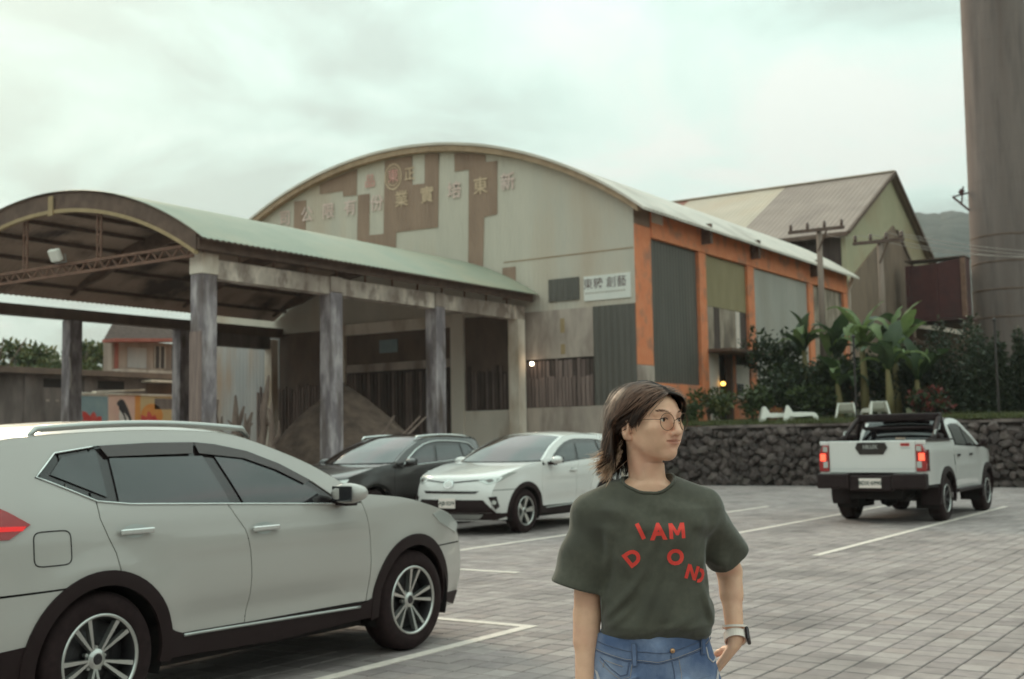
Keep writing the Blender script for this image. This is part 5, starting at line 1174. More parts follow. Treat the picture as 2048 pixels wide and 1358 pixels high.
    if spec.get('fuel'):
        q = [(-1.66 + .105 * math.copysign(abs(math.cos(t)) ** .35, math.cos(t)), .985 + .09 * math.copysign(abs(math.sin(t)) ** .35, math.sin(t))) for t in np.linspace(0, 2 * math.pi, 33)]
        B.trim('fuel_door_gap', q, C, 'inner_dark', .0035, .0005, both=False, n=4)
    return C, B
# light silver-white SUV in the foreground
car1, B1 = suv((5.545, 6.425, 0), 0, 'large off-white sport utility car in the left foreground, seen from its side', 'paint_white', 'pair', dict(wb=2.705, rails='satin', chrome_dlo='quarter', fuel=True, lit=True, rim=.243))
B1.face('grille', [(-.5, .62), (.5, .62), (.55, .85), (-.55, .85)], car1, 'black_gloss', 0, 3.2)
panel('headlight', B1.side, [(1.62, .965), (1.72, .90), (2.0, .80), (2.07, .86), (1.98, .91), (1.85, .965), (1.75, .99)], car1, 'lens_clear', .06, .05, .006, .012, 1)
B1.face('lower_grille', [(-.7, .27), (.7, .27), (.6, .42), (-.6, .42)], car1, 'black_trim', 0, 3.2)
pmat('mud', (.05, .045, .042), rough=.8)
# white SUV facing the camera
car2, B2 = suv((17.78, 11.70, 0), math.pi, 'white sport utility car facing the camera behind the woman, black wheel arches', 'paint_white2', 'five', dict(wb=2.66, chrome_dlo=None, visor=False, chrome_handle=False, rails=None, rim=.232))
def front_white(C, B):
    f = lambda n, p, m, off=.005: B.face(n, p, C, m, 0, 3.4, off, da=.1)
    f('grille', [(-.56, .715), (.56, .715), (.50, .675), (-.50, .675)], 'black_gloss')
    f('upper_trim', [(-.60, .905), (-.14, .865), (.14, .865), (.60, .905), (.60, .885), (.14, .845), (-.14, .845), (-.60, .885)], 'black_gloss', .006)
    f('lower_grille', [(-.62, .575), (.62, .575), (.80, .37), (-.80, .37)], 'black_trim'); f('skid_plate', [(-.60, .345), (.60, .345), (.52, .27), (-.52, .27)], 'satin', .012)
    f('bumper_skirt', [(-.86, .365), (.86, .365), (.80, .25), (-.80, .25)], 'black_trim', .003)
    for sg in (-1, 1):
        hl = f('headlight', [(sg * .50, .885), (sg * .66, .815), (sg * .80, .86), (sg * .84, .93), (sg * .80, .95), (sg * .62, .925)], 'lens_clear', .006)
        f('headlight_lens', [(sg * .60, .885), (sg * .68, .845), (sg * .74, .87), (sg * .70, .905)], 'lamp_inner', .010)
        f('fog_housing', [(sg * .70, .62), (sg * .82, .63), (sg * .86, .47), (sg * .80, .42)], 'black_trim', .008)
        fo = f('fog_light', [(sg * (.785 + .035 * math.cos(t)), .535 + .035 * math.sin(t)) for t in np.linspace(0, 2 * math.pi, 13)[:-1]], 'lens_clear', .012)
        panel('headlight_side', B.side, [(1.55, 1.005), (1.75, .945), (1.98, .865), (2.02, .90), (1.9, .955), (1.75, 1.0)], C, 'lens_clear', .06, .05, .006, .012, 1 if sg == 1 else 0) if sg == 1 else None
    q = [(.10 * math.cos(t), .825 + .068 * math.sin(t)) for t in np.linspace(0, 2 * math.pi, 25)[:-1]]; em = f('emblem', q, 'chrome', .016)
    f('emblem_inner', [(.078 * math.cos(t), .825 + .048 * math.sin(t)) for t in np.linspace(0, 2 * math.pi, 21)[:-1]], 'paint_white2', .019)
    x0 = 2.325; m = MB(); m.box(x0 - .01, x0, -.165, .165, .44, .60); pl = m.build('license_plate', 'plate', C); bevel(pl.data, .006)
    me = text_mesh('AJB·5279', .082, offset=.002, extrude=.001); place_mesh(me, basis((x0 + .002, 0, .518), (0, 1, 0), (0, 0, 1), (1, 0, 0))); link('plate_number', me, 'plate_ink', pl)
front_white(car2, B2)
# dark car beyond it
DK = [(a, b * .965 if b > .9 else b, c_, d * .965 if d > .9 else d) for a, b, c_, d in SUV]
car3, B3 = suv((16.82, 14.10, 0), math.pi, 'dark brown estate car with silver roof rails parked beyond the white one', 'paint_dark', 'ten', dict(wb=2.70, chrome_dlo='full', visor=False, rails='chrome', clad=None, roofmat='black_gloss', rim=.235), st=SUV, W=.90)
def front_dark(C, B):
    f = lambda n, p, m, off=.005: B.face(n, p, C, m, 0, 3.4, off, da=.1)
    f('grille', [(-.42, .60), (.42, .60), (.50, .84), (-.50, .84)], 'black_gloss'); f('grille_bar', [(-.50, .745), (.50, .745), (.50, .72), (-.50, .72)], 'chrome', .01); f('lower_grille', [(-.6, .30), (.6, .30), (.55, .45), (-.55, .45)], 'black_trim')
    for sg in (-1, 1):
        f('headlight', [(sg * .54, .80), (sg * .80, .80), (sg * .82, .92), (sg * .60, .88)], 'lens_clear', .006); f('headlight_lens', [(sg * .62, .82), (sg * .72, .82), (sg * .72, .87), (sg * .64, .86)], 'lamp_inner', .010)
    x0 = 2.30; m = MB(); m.box(x0 - .01, x0, -.165, .165, .48, .60); pl = m.build('license_plate', 'plate', C)
front_dark(car3, B3)
# ------------------------------------------------------------------ pickup truck
PK = [(2.36, .46, 2.50, .46), (2.42, .72, 2.58, .72), (2.34, 1.04, 2.52, 1.02), (2.20, 1.13, 2.42, 1.12), (1.55, 1.22, 1.64, 1.23), (1.16, 1.265, 1.32, 1.265), (1.08, 1.285, 1.29, 1.28), (.66, 1.54, .83, 1.56), (.26, 1.745, .37, 1.78), (-.15, 1.79, -.12, 1.835), (-.50, 1.775, -.52, 1.825), (-.70, 1.71, -.74, 1.75), (-.86, 1.34, -.87, 1.35), (-.885, .95, -.885, .95)]
def pickup(loc, rz):
    C = empty('pickup_truck', loc, rz, 'white double cab pickup truck with black roll bar, tail lights lit', 'pickup truck'); wb = 3.085; W = .915; xa, xr = wb / 2, -wb / 2; rw = .392; ra = .47; rt = .52
    B = Body(PK, W, belt=1.26, tum=.36, pf=(1.5, .15), pr=(-2.1, .035), wb=wb, bul=.02); B.xr = -2.75
    paint = 'paint_white2'; g = .004; top = 1.405
    full = B.E(0, 12, 60) + [(-.9, top), (-2.74, top), (-2.74, .62), (xr - .46, .60)] + arc(xr, rw, ra, 152, 28)[::1] + [(xr + .5, .48), (xa - .5, .48)] + arc(xa, rw, ra, 160, 0)
    panel('liner', B.side, full, C, 'inner_dark', .2, .2, -.02, 0, 1); panel('liner', B.rib, [(0, -1), (13, -1), (13, 1), (0, 1)], C, 'inner_dark', .5, .25, -.02, 0)
    box('chassis', 'inner_dark', C, -2.6, 2.3, -.45, .45, .42, .62); box('underbody', 'inner_dark', C, xr + .5, xa - .5, -.78, .78, .45, .75)
    th = lambda z: math.degrees(math.asin(max(-1, min(1, (z - rw) / rt))))
    sF = [(1.12, 1.24), (1.14, 1.0), (1.12, .75), (1.06, .50)]; sM = [(.16, 1.27), (.17, .9), (.15, .50)]; sR = [(-.80, 1.30), (-.80, 1.0), (-.78, .75)]
    panel('fender', B.side, [(1.06 + g, .50), (xa - rt, .50)] + arc(xa, rw, rt, 168, th(.62), 18) + B.E(.6, 6.0) + [(x + g, z) for x, z in sF], C, paint, .1, .08, 0, .012, 1)
    d1 = panel('door', B.side, [(x - g, z) for x, z in sF] + [(x + g, z) for x, z in sM[::-1]] + [(.6, 1.262), (1.0, 1.25)], C, paint, .09, .08, 0, .012, 1)
    d2 = panel('door', B.side, [(x - g, z) for x, z in sM] + [(xr + rt + .02, .50)] + arc(xr, rw, rt + .01, 12, 44, 6) + [(x + g, z) for x, z in sR[::-1]], C, paint, .09, .08, 0, .012, 1)
    dlo = [(.95, 1.265), (.66, 1.44), (.28, 1.635), (.10, 1.69), (-.40, 1.695), (-.66, 1.66), (-.74, 1.32)]
    panel('cab_side', B.side, [(x, z) for x, z in B.E(6, 12.4, 40)] + [(-.86, 1.20), (-.86, .62), (-.79, .66), (-.80, 1.0), (-.81, 1.295), (-.745, 1.315)] + dlo[::-1][1:] + [(1.0, 1.262)], C, paint, .09, .07, 0, .012, 1)
    panel('window_frame', B.side, dlo + [(.1, 1.285)], C, 'black_gloss', .1, .08, -.01, 0, 1)
    for d, pl in ((d1, [(.20, 1.62), (.30, 1.605), (.62, 1.44), (.86, 1.285), (.20, 1.29)]), (d2, [(.12, 1.655), (-.40, 1.665), (-.56, 1.64), (-.60, 1.325), (.12, 1.295)])):
        for o, dd in zip(panel('window', B.side, pl, None, 'car_glass', .09, .08, 0, .006, 1), d): o.parent = dd
    for dd, hx in ((d1, .30), (d2, -.62)):
        for o, sg in zip(dd, (1, -1)):
            y = -float(B.Y(hx, 1.12)); m = MB(); m.box(hx - .09, hx + .09, sg * (y - .03) if sg > 0 else -(y - .012), sg * (y - .012) if sg > 0 else -(y - .03), 1.10, 1.14); h = m.build('handle', 'black_trim', o); bevel(h.data, .008)
    # load bed
    bed = [(-.90, .60), (xr + rt + .02, .55)] + arc(xr, rw, rt, 18, 158, 20) + [(xr - rt + .03, .66), (-2.745, .66), (-2.745, .84), (-2.745, top), (-.90, top)]
    panel('bed_side', B.side, bed, C, paint, .1, .08, 0, .03, 1)
    for sg in (-1, 1): o = box('bed_rail', 'black_trim', C, -2.72, -.92, *sorted((sg * .80, sg * .905)), top - .01, top + .022); bevel(o.data, .01)
    box('bed_cover', 'black_trim', C, -2.70, -.93, -.80, .80, 1.30, 1.335); box('bed_floor', 'inner_dark', C, -2.70, -.9, -.85, .85, .70, .78)
    o = box('tailgate', paint, C, -2.765, -2.70, -.735, .735, .865, top, .012)
    bd = MB(); bd.prism([(-.275, 1.285), (-.20, 1.175), (.20, 1.175), (.275, 1.285), (.235, 1.375), (-.235, 1.375)], lambda p, d: (-2.778 + d, p[0], p[1]), .012); bd.build('tailgate_handle', 'black_gloss', o)
    me = text_mesh('HILUX', .085, offset=.004, extrude=.002); place_mesh(me, basis((-2.781, .02, 1.30), (0, -1, 0), (0, 0, 1), (-1, 0, 0))); link('badge_text', me, 'satin', o)
    st = MB(); 
    for k in range(2):
        for a in (0, 1): st.box(-2.768, -2.7655, -.53 - k * .075 - a * .035, -.50 - k * .075 - a * .035 + .008, 1.31, 1.36)
        st.box(-2.768, -2.7655, -.53 - k * .075 - .03, -.50 - k * .075, 1.33, 1.342)
    st.build('sticker', 'sticker_red', o); m = MB(); m.box(-2.768, -2.7655, -.66, -.49, 1.275, 1.285); m.build('sticker_line', 'satin', o)
    cap = MB(); cap.box(-2.72, -2.66, -.55, -.40, top + .02, top + .05); cap.build('small_box', 'old_board', o)
    m = MB(); m.box(-2.7655, -2.764, -.735, .735, .93, .936); m.build('tailgate_crease', 'satin', o)
    # lamps
    for sg in (-1, 1):
        l = MB(); y0, y1 = sg * .742, sg * .905
        pts = [(y0, .885), (y1 - sg * .005, .885), (y1 + sg * .012, 1.02), (y1, 1.20), (y1 - sg * .06, 1.335), (y0, 1.335)]
        l.prism(pts, lambda p, d: (-2.785 + d, p[0], p[1]), .10); L_ = l.build('tail_light', 'lens_red', C); bevel(L_.data, .012)
        for (a, b, z0, z1, mt) in ((.755, .835, 1.225, 1.31, 'lens_clear'), (.755, .835, .95, 1.055, 'lens_clear'), (.79, .885, 1.07, 1.19, 'lens_lit')):
            m = MB(); m.box(-2.790, -2.784, *sorted((sg * a, sg * b)), z0, z1); q = m.build('lamp_cell', mt, L_); bevel(q.data, .02)
        s2 = MB(); s2.box(-2.72, -2.60, *sorted((sg * .90, sg * .918)), .89, 1.25); q = s2.build('tail_light_side', 'lens_dark_red', C); bevel(q.data, .006)
        o = box('bed_post', paint, C, -2.76, -2.70, *sorted((sg * .737, sg * .90)), 1.336, top, .01); o = box('bed_post', paint, C, -2.76, -2.70, *sorted((sg * .737, sg * .90)), .80, .884, .01)
    # bumper
    m = MB(); m.box(-2.93, -2.70, -.92, -.36, .60, .855); m.box(-2.93, -2.70, .36, .92, .60, .855); m.box(-2.90, -2.70, -.36, .36, .56, .83); o = m.build('rear_bumper', 'black_trim', C); bevel(o.data, .03)
    for sg in (-1, 1): box('bumper_step', 'satin', o, -2.92, -2.72, *sorted((sg * .40, sg * .88)), .852, .858)
    m = MB(); m.box(-2.92, -2.908, -.19, .19, .615, .775); pl = m.build('license_plate', 'plate', C); bevel(pl.data, .005)
    me = text_mesh('BDX·6990', .092, offset=.0025, extrude=.001); place_mesh(me, basis((-2.922, 0, .695), (0, -1, 0), (0, 0, 1), (-1, 0, 0))); link('plate_number', me, 'plate_ink', pl)
    m = MB(); m.tube([(-2.6, -.5, .42), (-2.2, -.5, .45)], .04, 10); m.build('exhaust', 'inner_dark', C); m = MB(); m.tube([(xr, -.75, rw), (xr, .75, rw)], .06, 10); m.lathe([(.001, -.16), (.12, -.12), (.17, 0), (.12, .12), (.001, .16)], 14, 'y', (xr, .1, rw)); m.build('rear_axle', 'inner_dark', C)
    for sg in (-1, 1):
        box('mud_flap', 'black_trim', C, xr - .56, xr - .54, *sorted((sg * .62, sg * .92)), .30, .62)
        for cx in (xa, xr):
            m = MB(); pts = arc(cx, rw, ra, 200, -20, 20); n = len(pts); m.add([(x, sg * (W - .03), z) for x, z in pts] + [(x, sg * .5, z) for x, z in pts], [(i, i + 1, n + i + 1, n + i) for i in range(n - 1)]); m.add([(x, sg * .5, z) for x, z in pts], [tuple(range(n))]); m.build('wheel_well', 'inner_dark', C, fixn=False)
            add_wheel(C, cx, sg * (W - .13), rw, 'six', rw, .235, .265, .3)
    for cx in (xa, xr): panel('arch_flare', B.side, arc(cx, rw, rt + .03, 188, -8, 30) + arc(cx, rw, ra - .01, -8, 188, 30), C, 'black_trim', .08, .06, .035, .06, 1)
    for sg in (-1, 1): m = MB(); m.bar((xr + .55, sg * .93, .50), (xa - .55, sg * .93, .50), .12, .06); o = m.build('side_step', 'black_trim', C); bevel(o.data, .02)
    # cab
    panel('front_bumper', B.rib, [(.02, -.999), (2.2, -.999), (2.2, .999), (.02, .999)], C, paint, .25, .12, 0, .012); B.face('grille', [(-.5, .7), (.5, .7), (.55, 1.0), (-.55, 1.0)], C, 'black_gloss', 0, 2.4)
    panel('hood', B.rib, [(2.24, -.985), (5.1, -.985), (5.1, .985), (2.24, .985)], C, paint, .25, .12, 0, .012); panel('windshield', B.rib, [(5.9, -.955), (8.0, -.94), (8.0, .94), (5.9, .955)], C, 'car_glass', .25, .12, .001, .008)
    panel('cowl', B.rib, [(5.12, -.97), (5.88, -.97), (5.88, .97), (5.12, .97)], C, 'black_trim', .3, .15, -.003, .01)
    panel('roof', B.rib, [(8.03, -.985), (11.0, -.985), (11.0, .985), (8.03, .985)], C, 'black_gloss', .25, .12, .001, .012); panel('rear_window', B.rib, [(11.02, -.90), (11.98, -.90), (11.98, .90), (11.02, .90)], C, 'car_glass', .2, .12, .004, .008)
    panel('cab_back', B.rib, [(11.0, -.99), (12.95, -.99), (12.95, .99), (11.0, .99)], C, paint, .25, .12, 0, .012)
    for sg in (-1, 1):
        panel('pillar', B.rib, [(5.95, sg * .962), (8.0, sg * .948), (8.0, sg * 1.0), (5.95, sg * 1.0)], C, paint, .25, .05, .002, .006)
        panel('headlight', B.side, [(2.0, 1.12), (2.15, 1.0), (2.36, .92), (2.37, 1.0), (2.2, 1.12)], C, 'lens_clear', .08, .06, .006, .012, 1) if sg == 1 else None
        m = MB(); m.box(.86, .95, *sorted((sg * .96, sg * 1.08)), 1.26, 1.40); o = m.build('mirror', 'black_trim', C); bevel(o.data, .04); b3 = MB(); b3.bar((.93, sg * .86, 1.26), (.92, sg * 1.02, 1.28), .08, .05); b3.build('mirror_arm', 'black_trim', o)
    # roll bar
    m = MB()
    for sg in (-1, 1):
        m = MB(); m.tube([(-2.05, sg * .80, 1.41), (-1.75, sg * .79, 1.46), (-1.25, sg * .74, 1.74), (-1.05, sg * .70, 1.83)], .042, 10); m.tube([(-.98, sg * .80, 1.41), (-1.06, sg * .72, 1.80)], .045, 10); m.bar((-1.15, sg * .78, 1.44), (-1.6, sg * .79, 1.47), .05, .12); m.build('roll_bar', 'black_trim', C, smooth=True)
    m = MB(); m.box(-1.16, -.92, -.74, .74, 1.74, 1.885); o2 = m.build('roll_bar_hoop', 'black_trim', C); bevel(o2.data, .03)
    m = MB(); m.tube([(-1.12, -.62, 1.62), (-1.12, .62, 1.62)], .03, 8); m.tube([(-1.12, -.62, 1.62), (-1.05, -.68, 1.8)], .03, 8); m.tube([(-1.12, .62, 1.62), (-1.05, .68, 1.8)], .03, 8); m.build('roll_bar_tube', 'black_trim', C)
    for sg in (-1, 1): m = MB(); m.tube([(-1.75, sg * .80, 1.47), (-1.72, sg * .80, 1.56), (-1.35, sg * .78, 1.60), (-1.28, sg * .77, 1.70)], .014, 6); m.build('rail_hoop', 'satin', C)
    m = MB(); m.box(-.9, .0, -.45, .45, 1.845, 1.89); o = m.build('roof_basket', 'black_trim', C); bevel(o.data, .02)
    return C
pickup((22.96, 6.24, 0), 0)
# ------------------------------------------------------------------ the woman: distance-field modelling
class Field:
    def __init__(s, lo, hi, h):
        s.lo = np.array(lo, float); s.h = h; s.n = np.ceil((np.array(hi) - s.lo) / h).astype(int) + 1; s.F = np.full(s.n, 1.0, np.float32)
    def _sub(s, bb, m):
        a = np.clip(np.floor((np.array(bb[0]) - m - s.lo) / s.h).astype(int), 0, s.n - 1); b = np.clip(np.ceil((np.array(bb[1]) + m - s.lo) / s.h).astype(int) + 1, 1, s.n)
        sl = tuple(slice(a[i], b[i]) for i in range(3)); ax = [s.lo[i] + s.h * np.arange(a[i], b[i]) for i in range(3)]
        return sl, ax[0][:, None, None], ax[1][None, :, None], ax[2][None, None, :]
    def add(s, prim, k=.01, disp=None):
        f, bb = prim; sl, X, Y, Z = s._sub(bb, k + 4 * s.h); d = f(X, Y, Z)
        if disp is not None: d = d + disp(X, Y, Z)
        F = s.F[sl]; h = np.clip(.5 + .5 * (F - d) / k, 0, 1); s.F[sl] = F * (1 - h) + d * h - k * h * (1 - h); return s
    def cut(s, prim, k=.006):
        f, bb = prim; sl, X, Y, Z = s._sub(bb, k + 4 * s.h); d = -f(X, Y, Z); F = s.F[sl]; h = np.clip(.5 - .5 * (F - d) / k, 0, 1); s.F[sl] = F * (1 - h) + d * h + k * h * (1 - h); return s
    def mesh(s, smooth=1):
        F = s.F; S_ = F < 0; n = s.n
        c8 = [(i, j, k) for i in (0, 1) for j in (0, 1) for k in (0, 1)]
        sh = lambda A, o: A[o[0]:n[0] - 1 + o[0], o[1]:n[1] - 1 + o[1], o[2]:n[2] - 1 + o[2]]
        cnt = sum(sh(S_, o).astype(np.int8) for o in c8); act = (cnt > 0) & (cnt < 8); I = np.argwhere(act); idx = np.full(act.shape, -1, np.int64); idx[act] = np.arange(len(I))
        P = np.zeros((len(I), 3)); W = np.zeros(len(I))
        for a in c8:
            for ax in range(3):
                if a[ax]: continue
                b = list(a); b[ax] = 1; fa = F[I[:, 0] + a[0], I[:, 1] + a[1], I[:, 2] + a[2]]; fb = F[I[:, 0] + b[0], I[:, 1] + b[1], I[:, 2] + b[2]]; m = (fa < 0) != (fb < 0)
                t = np.where(m, fa / np.where(m, fa - fb, 1), 0); q = np.array(a)[None, :] + np.zeros((len(I), 3)); q[:, ax] += t; P[m] += q[m]; W[m] += 1
        V = s.lo + (I + P / np.maximum(1, W)[:, None]) * s.h; Q = []
        for ax in range(3):
            u, v = [(1, 2), (2, 0), (0, 1)][ax]; lo = [slice(0, n[0]), slice(0, n[1]), slice(0, n[2])]; hi = list(lo); lo[ax] = slice(0, n[ax] - 1); hi[ax] = slice(1, n[ax])
            E = np.argwhere(S_[tuple(lo)] != S_[tuple(hi)]); E = E[(E[:, u] > 0) & (E[:, v] > 0) & (E[:, u] < n[u] - 1) & (E[:, v] < n[v] - 1)]
            ins = S_[E[:, 0], E[:, 1], E[:, 2]]; du = np.eye(3, dtype=int)[u]; dv = np.eye(3, dtype=int)[v]
            g = lambda e: idx[e[:, 0], e[:, 1], e[:, 2]]
            q = np.stack([g(E - du - dv), g(E - dv), g(E), g(E - du)], 1); q[~ins] = q[~ins][:, ::-1]; Q.append(q)
        Q = np.concatenate(Q); Q = Q[(Q >= 0).all(1)]
        for _ in range(smooth):
            acc = np.zeros_like(V); c = np.zeros(len(V))
            for k in range(4): np.add.at(acc, Q[:, k], V[Q[:, (k + 1) % 4]]); np.add.at(acc, Q[:, (k + 1) % 4], V[Q[:, k]]); np.add.at(c, Q[:, k], 1); np.add.at(c, Q[:, (k + 1) % 4], 1)
            V = V * .5 + .5 * acc / np.maximum(1, c)[:, None]
        return V, Q
def rcone(a, b, ra, rb, sy=1.0):
    a, b = np.array(a, float), np.array(b, float); ab = b - a; L2 = ab @ ab; r = max(ra, rb)
    def f(X, Y, Z):
        t = np.clip(((X - a[0]) * ab[0] + (Y - a[1]) * ab[1] + (Z - a[2]) * ab[2]) / L2, 0, 1)
        return np.sqrt((X - a[0] - t * ab[0]) ** 2 + ((Y - a[1] - t * ab[1]) / sy) ** 2 + (Z - a[2] - t * ab[2]) ** 2) - (ra + (rb - ra) * t)
    return f, (np.minimum(a, b) - r * max(1, sy), np.maximum(a, b) + r * max(1, sy))
def ell(c_, r, M=None):
    c_, r = np.array(c_, float), np.array(r, float); Mi = np.eye(3) if M is None else np.array(M).T; m = np.full(3, r.max()) if M is not None else r
    def f(X, Y, Z):
        x, y, z = X - c_[0], Y - c_[1], Z - c_[2]; p = [Mi[i, 0] * x + Mi[i, 1] * y + Mi[i, 2] * z for i in range(3)]
        k0 = np.sqrt(sum((p[i] / r[i]) ** 2 for i in range(3))); k1 = np.sqrt(sum((p[i] / r[i] ** 2) ** 2 for i in range(3))); return k0 * (k0 - 1) / np.maximum(k1, 1e-6)
    return f, (c_ - m, c_ + m)
def loft(rows, ex=2.3):
    """rows: (z, cx, cy, a, b) bottom to top"""
    q = np.array(rows, float); z = q[:, 0]
    def f(X, Y, Z):
        Zc = np.clip(Z, z[0], z[-1]); cx, cy, a, b = [np.interp(Zc, z, q[:, i]) for i in range(1, 5)]
        r_ = ((np.abs(X - cx) / a) ** ex + (np.abs(Y - cy) / b) ** ex) ** (1 / ex); d = (r_ - 1) * np.minimum(a, b)
        return np.maximum(d, np.maximum(z[0] - Z, Z - z[-1]))
    m = max(q[:, 3].max(), q[:, 4].max()); return f, (np.array([q[:, 1].min() - q[:, 3].max(), q[:, 2].min() - q[:, 4].max(), z[0]]), np.array([q[:, 1].max() + q[:, 3].max(), q[:, 2].max() + q[:, 4].max(), z[-1]]))
def halfspace(p, n, lo, hi):
    p, n = np.array(p, float), np.array(n, float); n /= np.linalg.norm(n)
    return (lambda X, Y, Z: -((X - p[0]) * n[0] + (Y - p[1]) * n[1] + (Z - p[2]) * n[2])), (np.array(lo), np.array(hi))
def mk_mesh(name, V, Q, mat, parent):
    me = bpy.data.meshes.new(name); me.from_pydata(V.tolist(), [], Q.tolist()); o = link(name, me, mat, parent, smooth=True); return o
PW = 3.30; PSC = PW / CAM_F
def PL(px, py, y=0.0):
    """metres beside / above the woman's axis for a measured point"""
    return ((px - 1290 - .0174 * (py - 877)) * PSC, y, CAM_H + (877.6 - .0174 * (px - 1290) - py) * PSC)
# materials
def skin_mat():
    m = pmat('skin', (.63, .435, .305), (.70, .495, .35), scale=26, rough=.45, sss=.12, spec=.4, c3=(.60, .375, .27), scale3=11, bump=.0004, bscale=260); nt = m.node_tree; b = nt.nodes['Principled BSDF']; src = b.inputs['Base Color'].links[0].from_socket
    at = nt.nodes.new('ShaderNodeAttribute'); at.attribute_name = 'lips'; mx = nt.nodes.new('ShaderNodeMix'); mx.data_type = 'RGBA'; nt.links.new(at.outputs['Fac'], mx.inputs['Factor']); nt.links.new(src, mx.inputs[6]); mx.inputs[7].default_value = (.46, .165, .115, 1); nt.links.new(mx.outputs[2], b.inputs['Base Color'])
skin_mat()
pmat('shirt', (.058, .064, .049), (.072, .078, .060), scale=60, rough=.92, bump=.0009, bscale=420, sheen=.25, c3=(.050, .054, .042), scale3=6)
pmat('shirt_print', (.62, .045, .035), (.68, .065, .045), scale=40, rough=.75)
pmat('denim', (.10, .165, .30), (.27, .36, .49), scale=9, rough=.92, bump=.0016, bscale=330, c3=(.075, .125, .24), scale3=6, lo=.32, hi=.68, detail=9, spec=.2)
pmat('denim_dark', (.055, .085, .16), (.10, .14, .23), scale=30, rough=.9); pmat('denim_light', (.50, .53, .55), (.36, .41, .47), scale=60, rough=.95); pmat('stitch', (.30, .30, .30), rough=.8); pmat('copper', (.55, .30, .17), rough=.35, metal=.9)
pmat('eye_white', (.62, .60, .55), rough=.15); pmat('iris', (.035, .018, .010), rough=.08); pmat('shoe', (.6, .6, .58), rough=.7); pmat('watch_band', (.70, .71, .66), rough=.5); pmat('watch_face', (.02, .014, .018), rough=.12); pmat('frame_wire', (.16, .085, .05), rough=.3, metal=.7)
pmat('hair', (.014, .007, .005), (.028, .014, .009), scale=40, rough=.45, spec=.25, stretch=(1, 1, .2)); pmat('hair_cap', (.030, .015, .011), rough=.7); pmat('hair_mid', (.028, .013, .009), (.048, .024, .015), scale=40, rough=.42, spec=.35, stretch=(1, 1, .2));  pmat('hair_brown', (.10, .05, .028), (.15, .08, .045), scale=40, rough=.42)
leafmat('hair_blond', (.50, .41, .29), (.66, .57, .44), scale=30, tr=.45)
def lens_mat():
    m = bpy.data.materials.new('lens'); m.use_nodes = True; MATS['lens'] = m; nt = m.node_tree; N = nt.nodes; N.clear(); o = N.new('ShaderNodeOutputMaterial'); t = N.new('ShaderNodeBsdfTransparent'); t.inputs[0].default_value = (1.0, .995, .97, 1); g = N.new('ShaderNodeBsdfGlossy'); g.inputs['Roughness'].default_value = .02; mx = N.new('ShaderNodeMixShader'); mx.inputs[0].default_value = .05; nt.links.new(t.outputs[0], mx.inputs[1]); nt.links.new(g.outputs[0], mx.inputs[2]); nt.links.new(mx.outputs[0], o.inputs[0])
lens_mat()
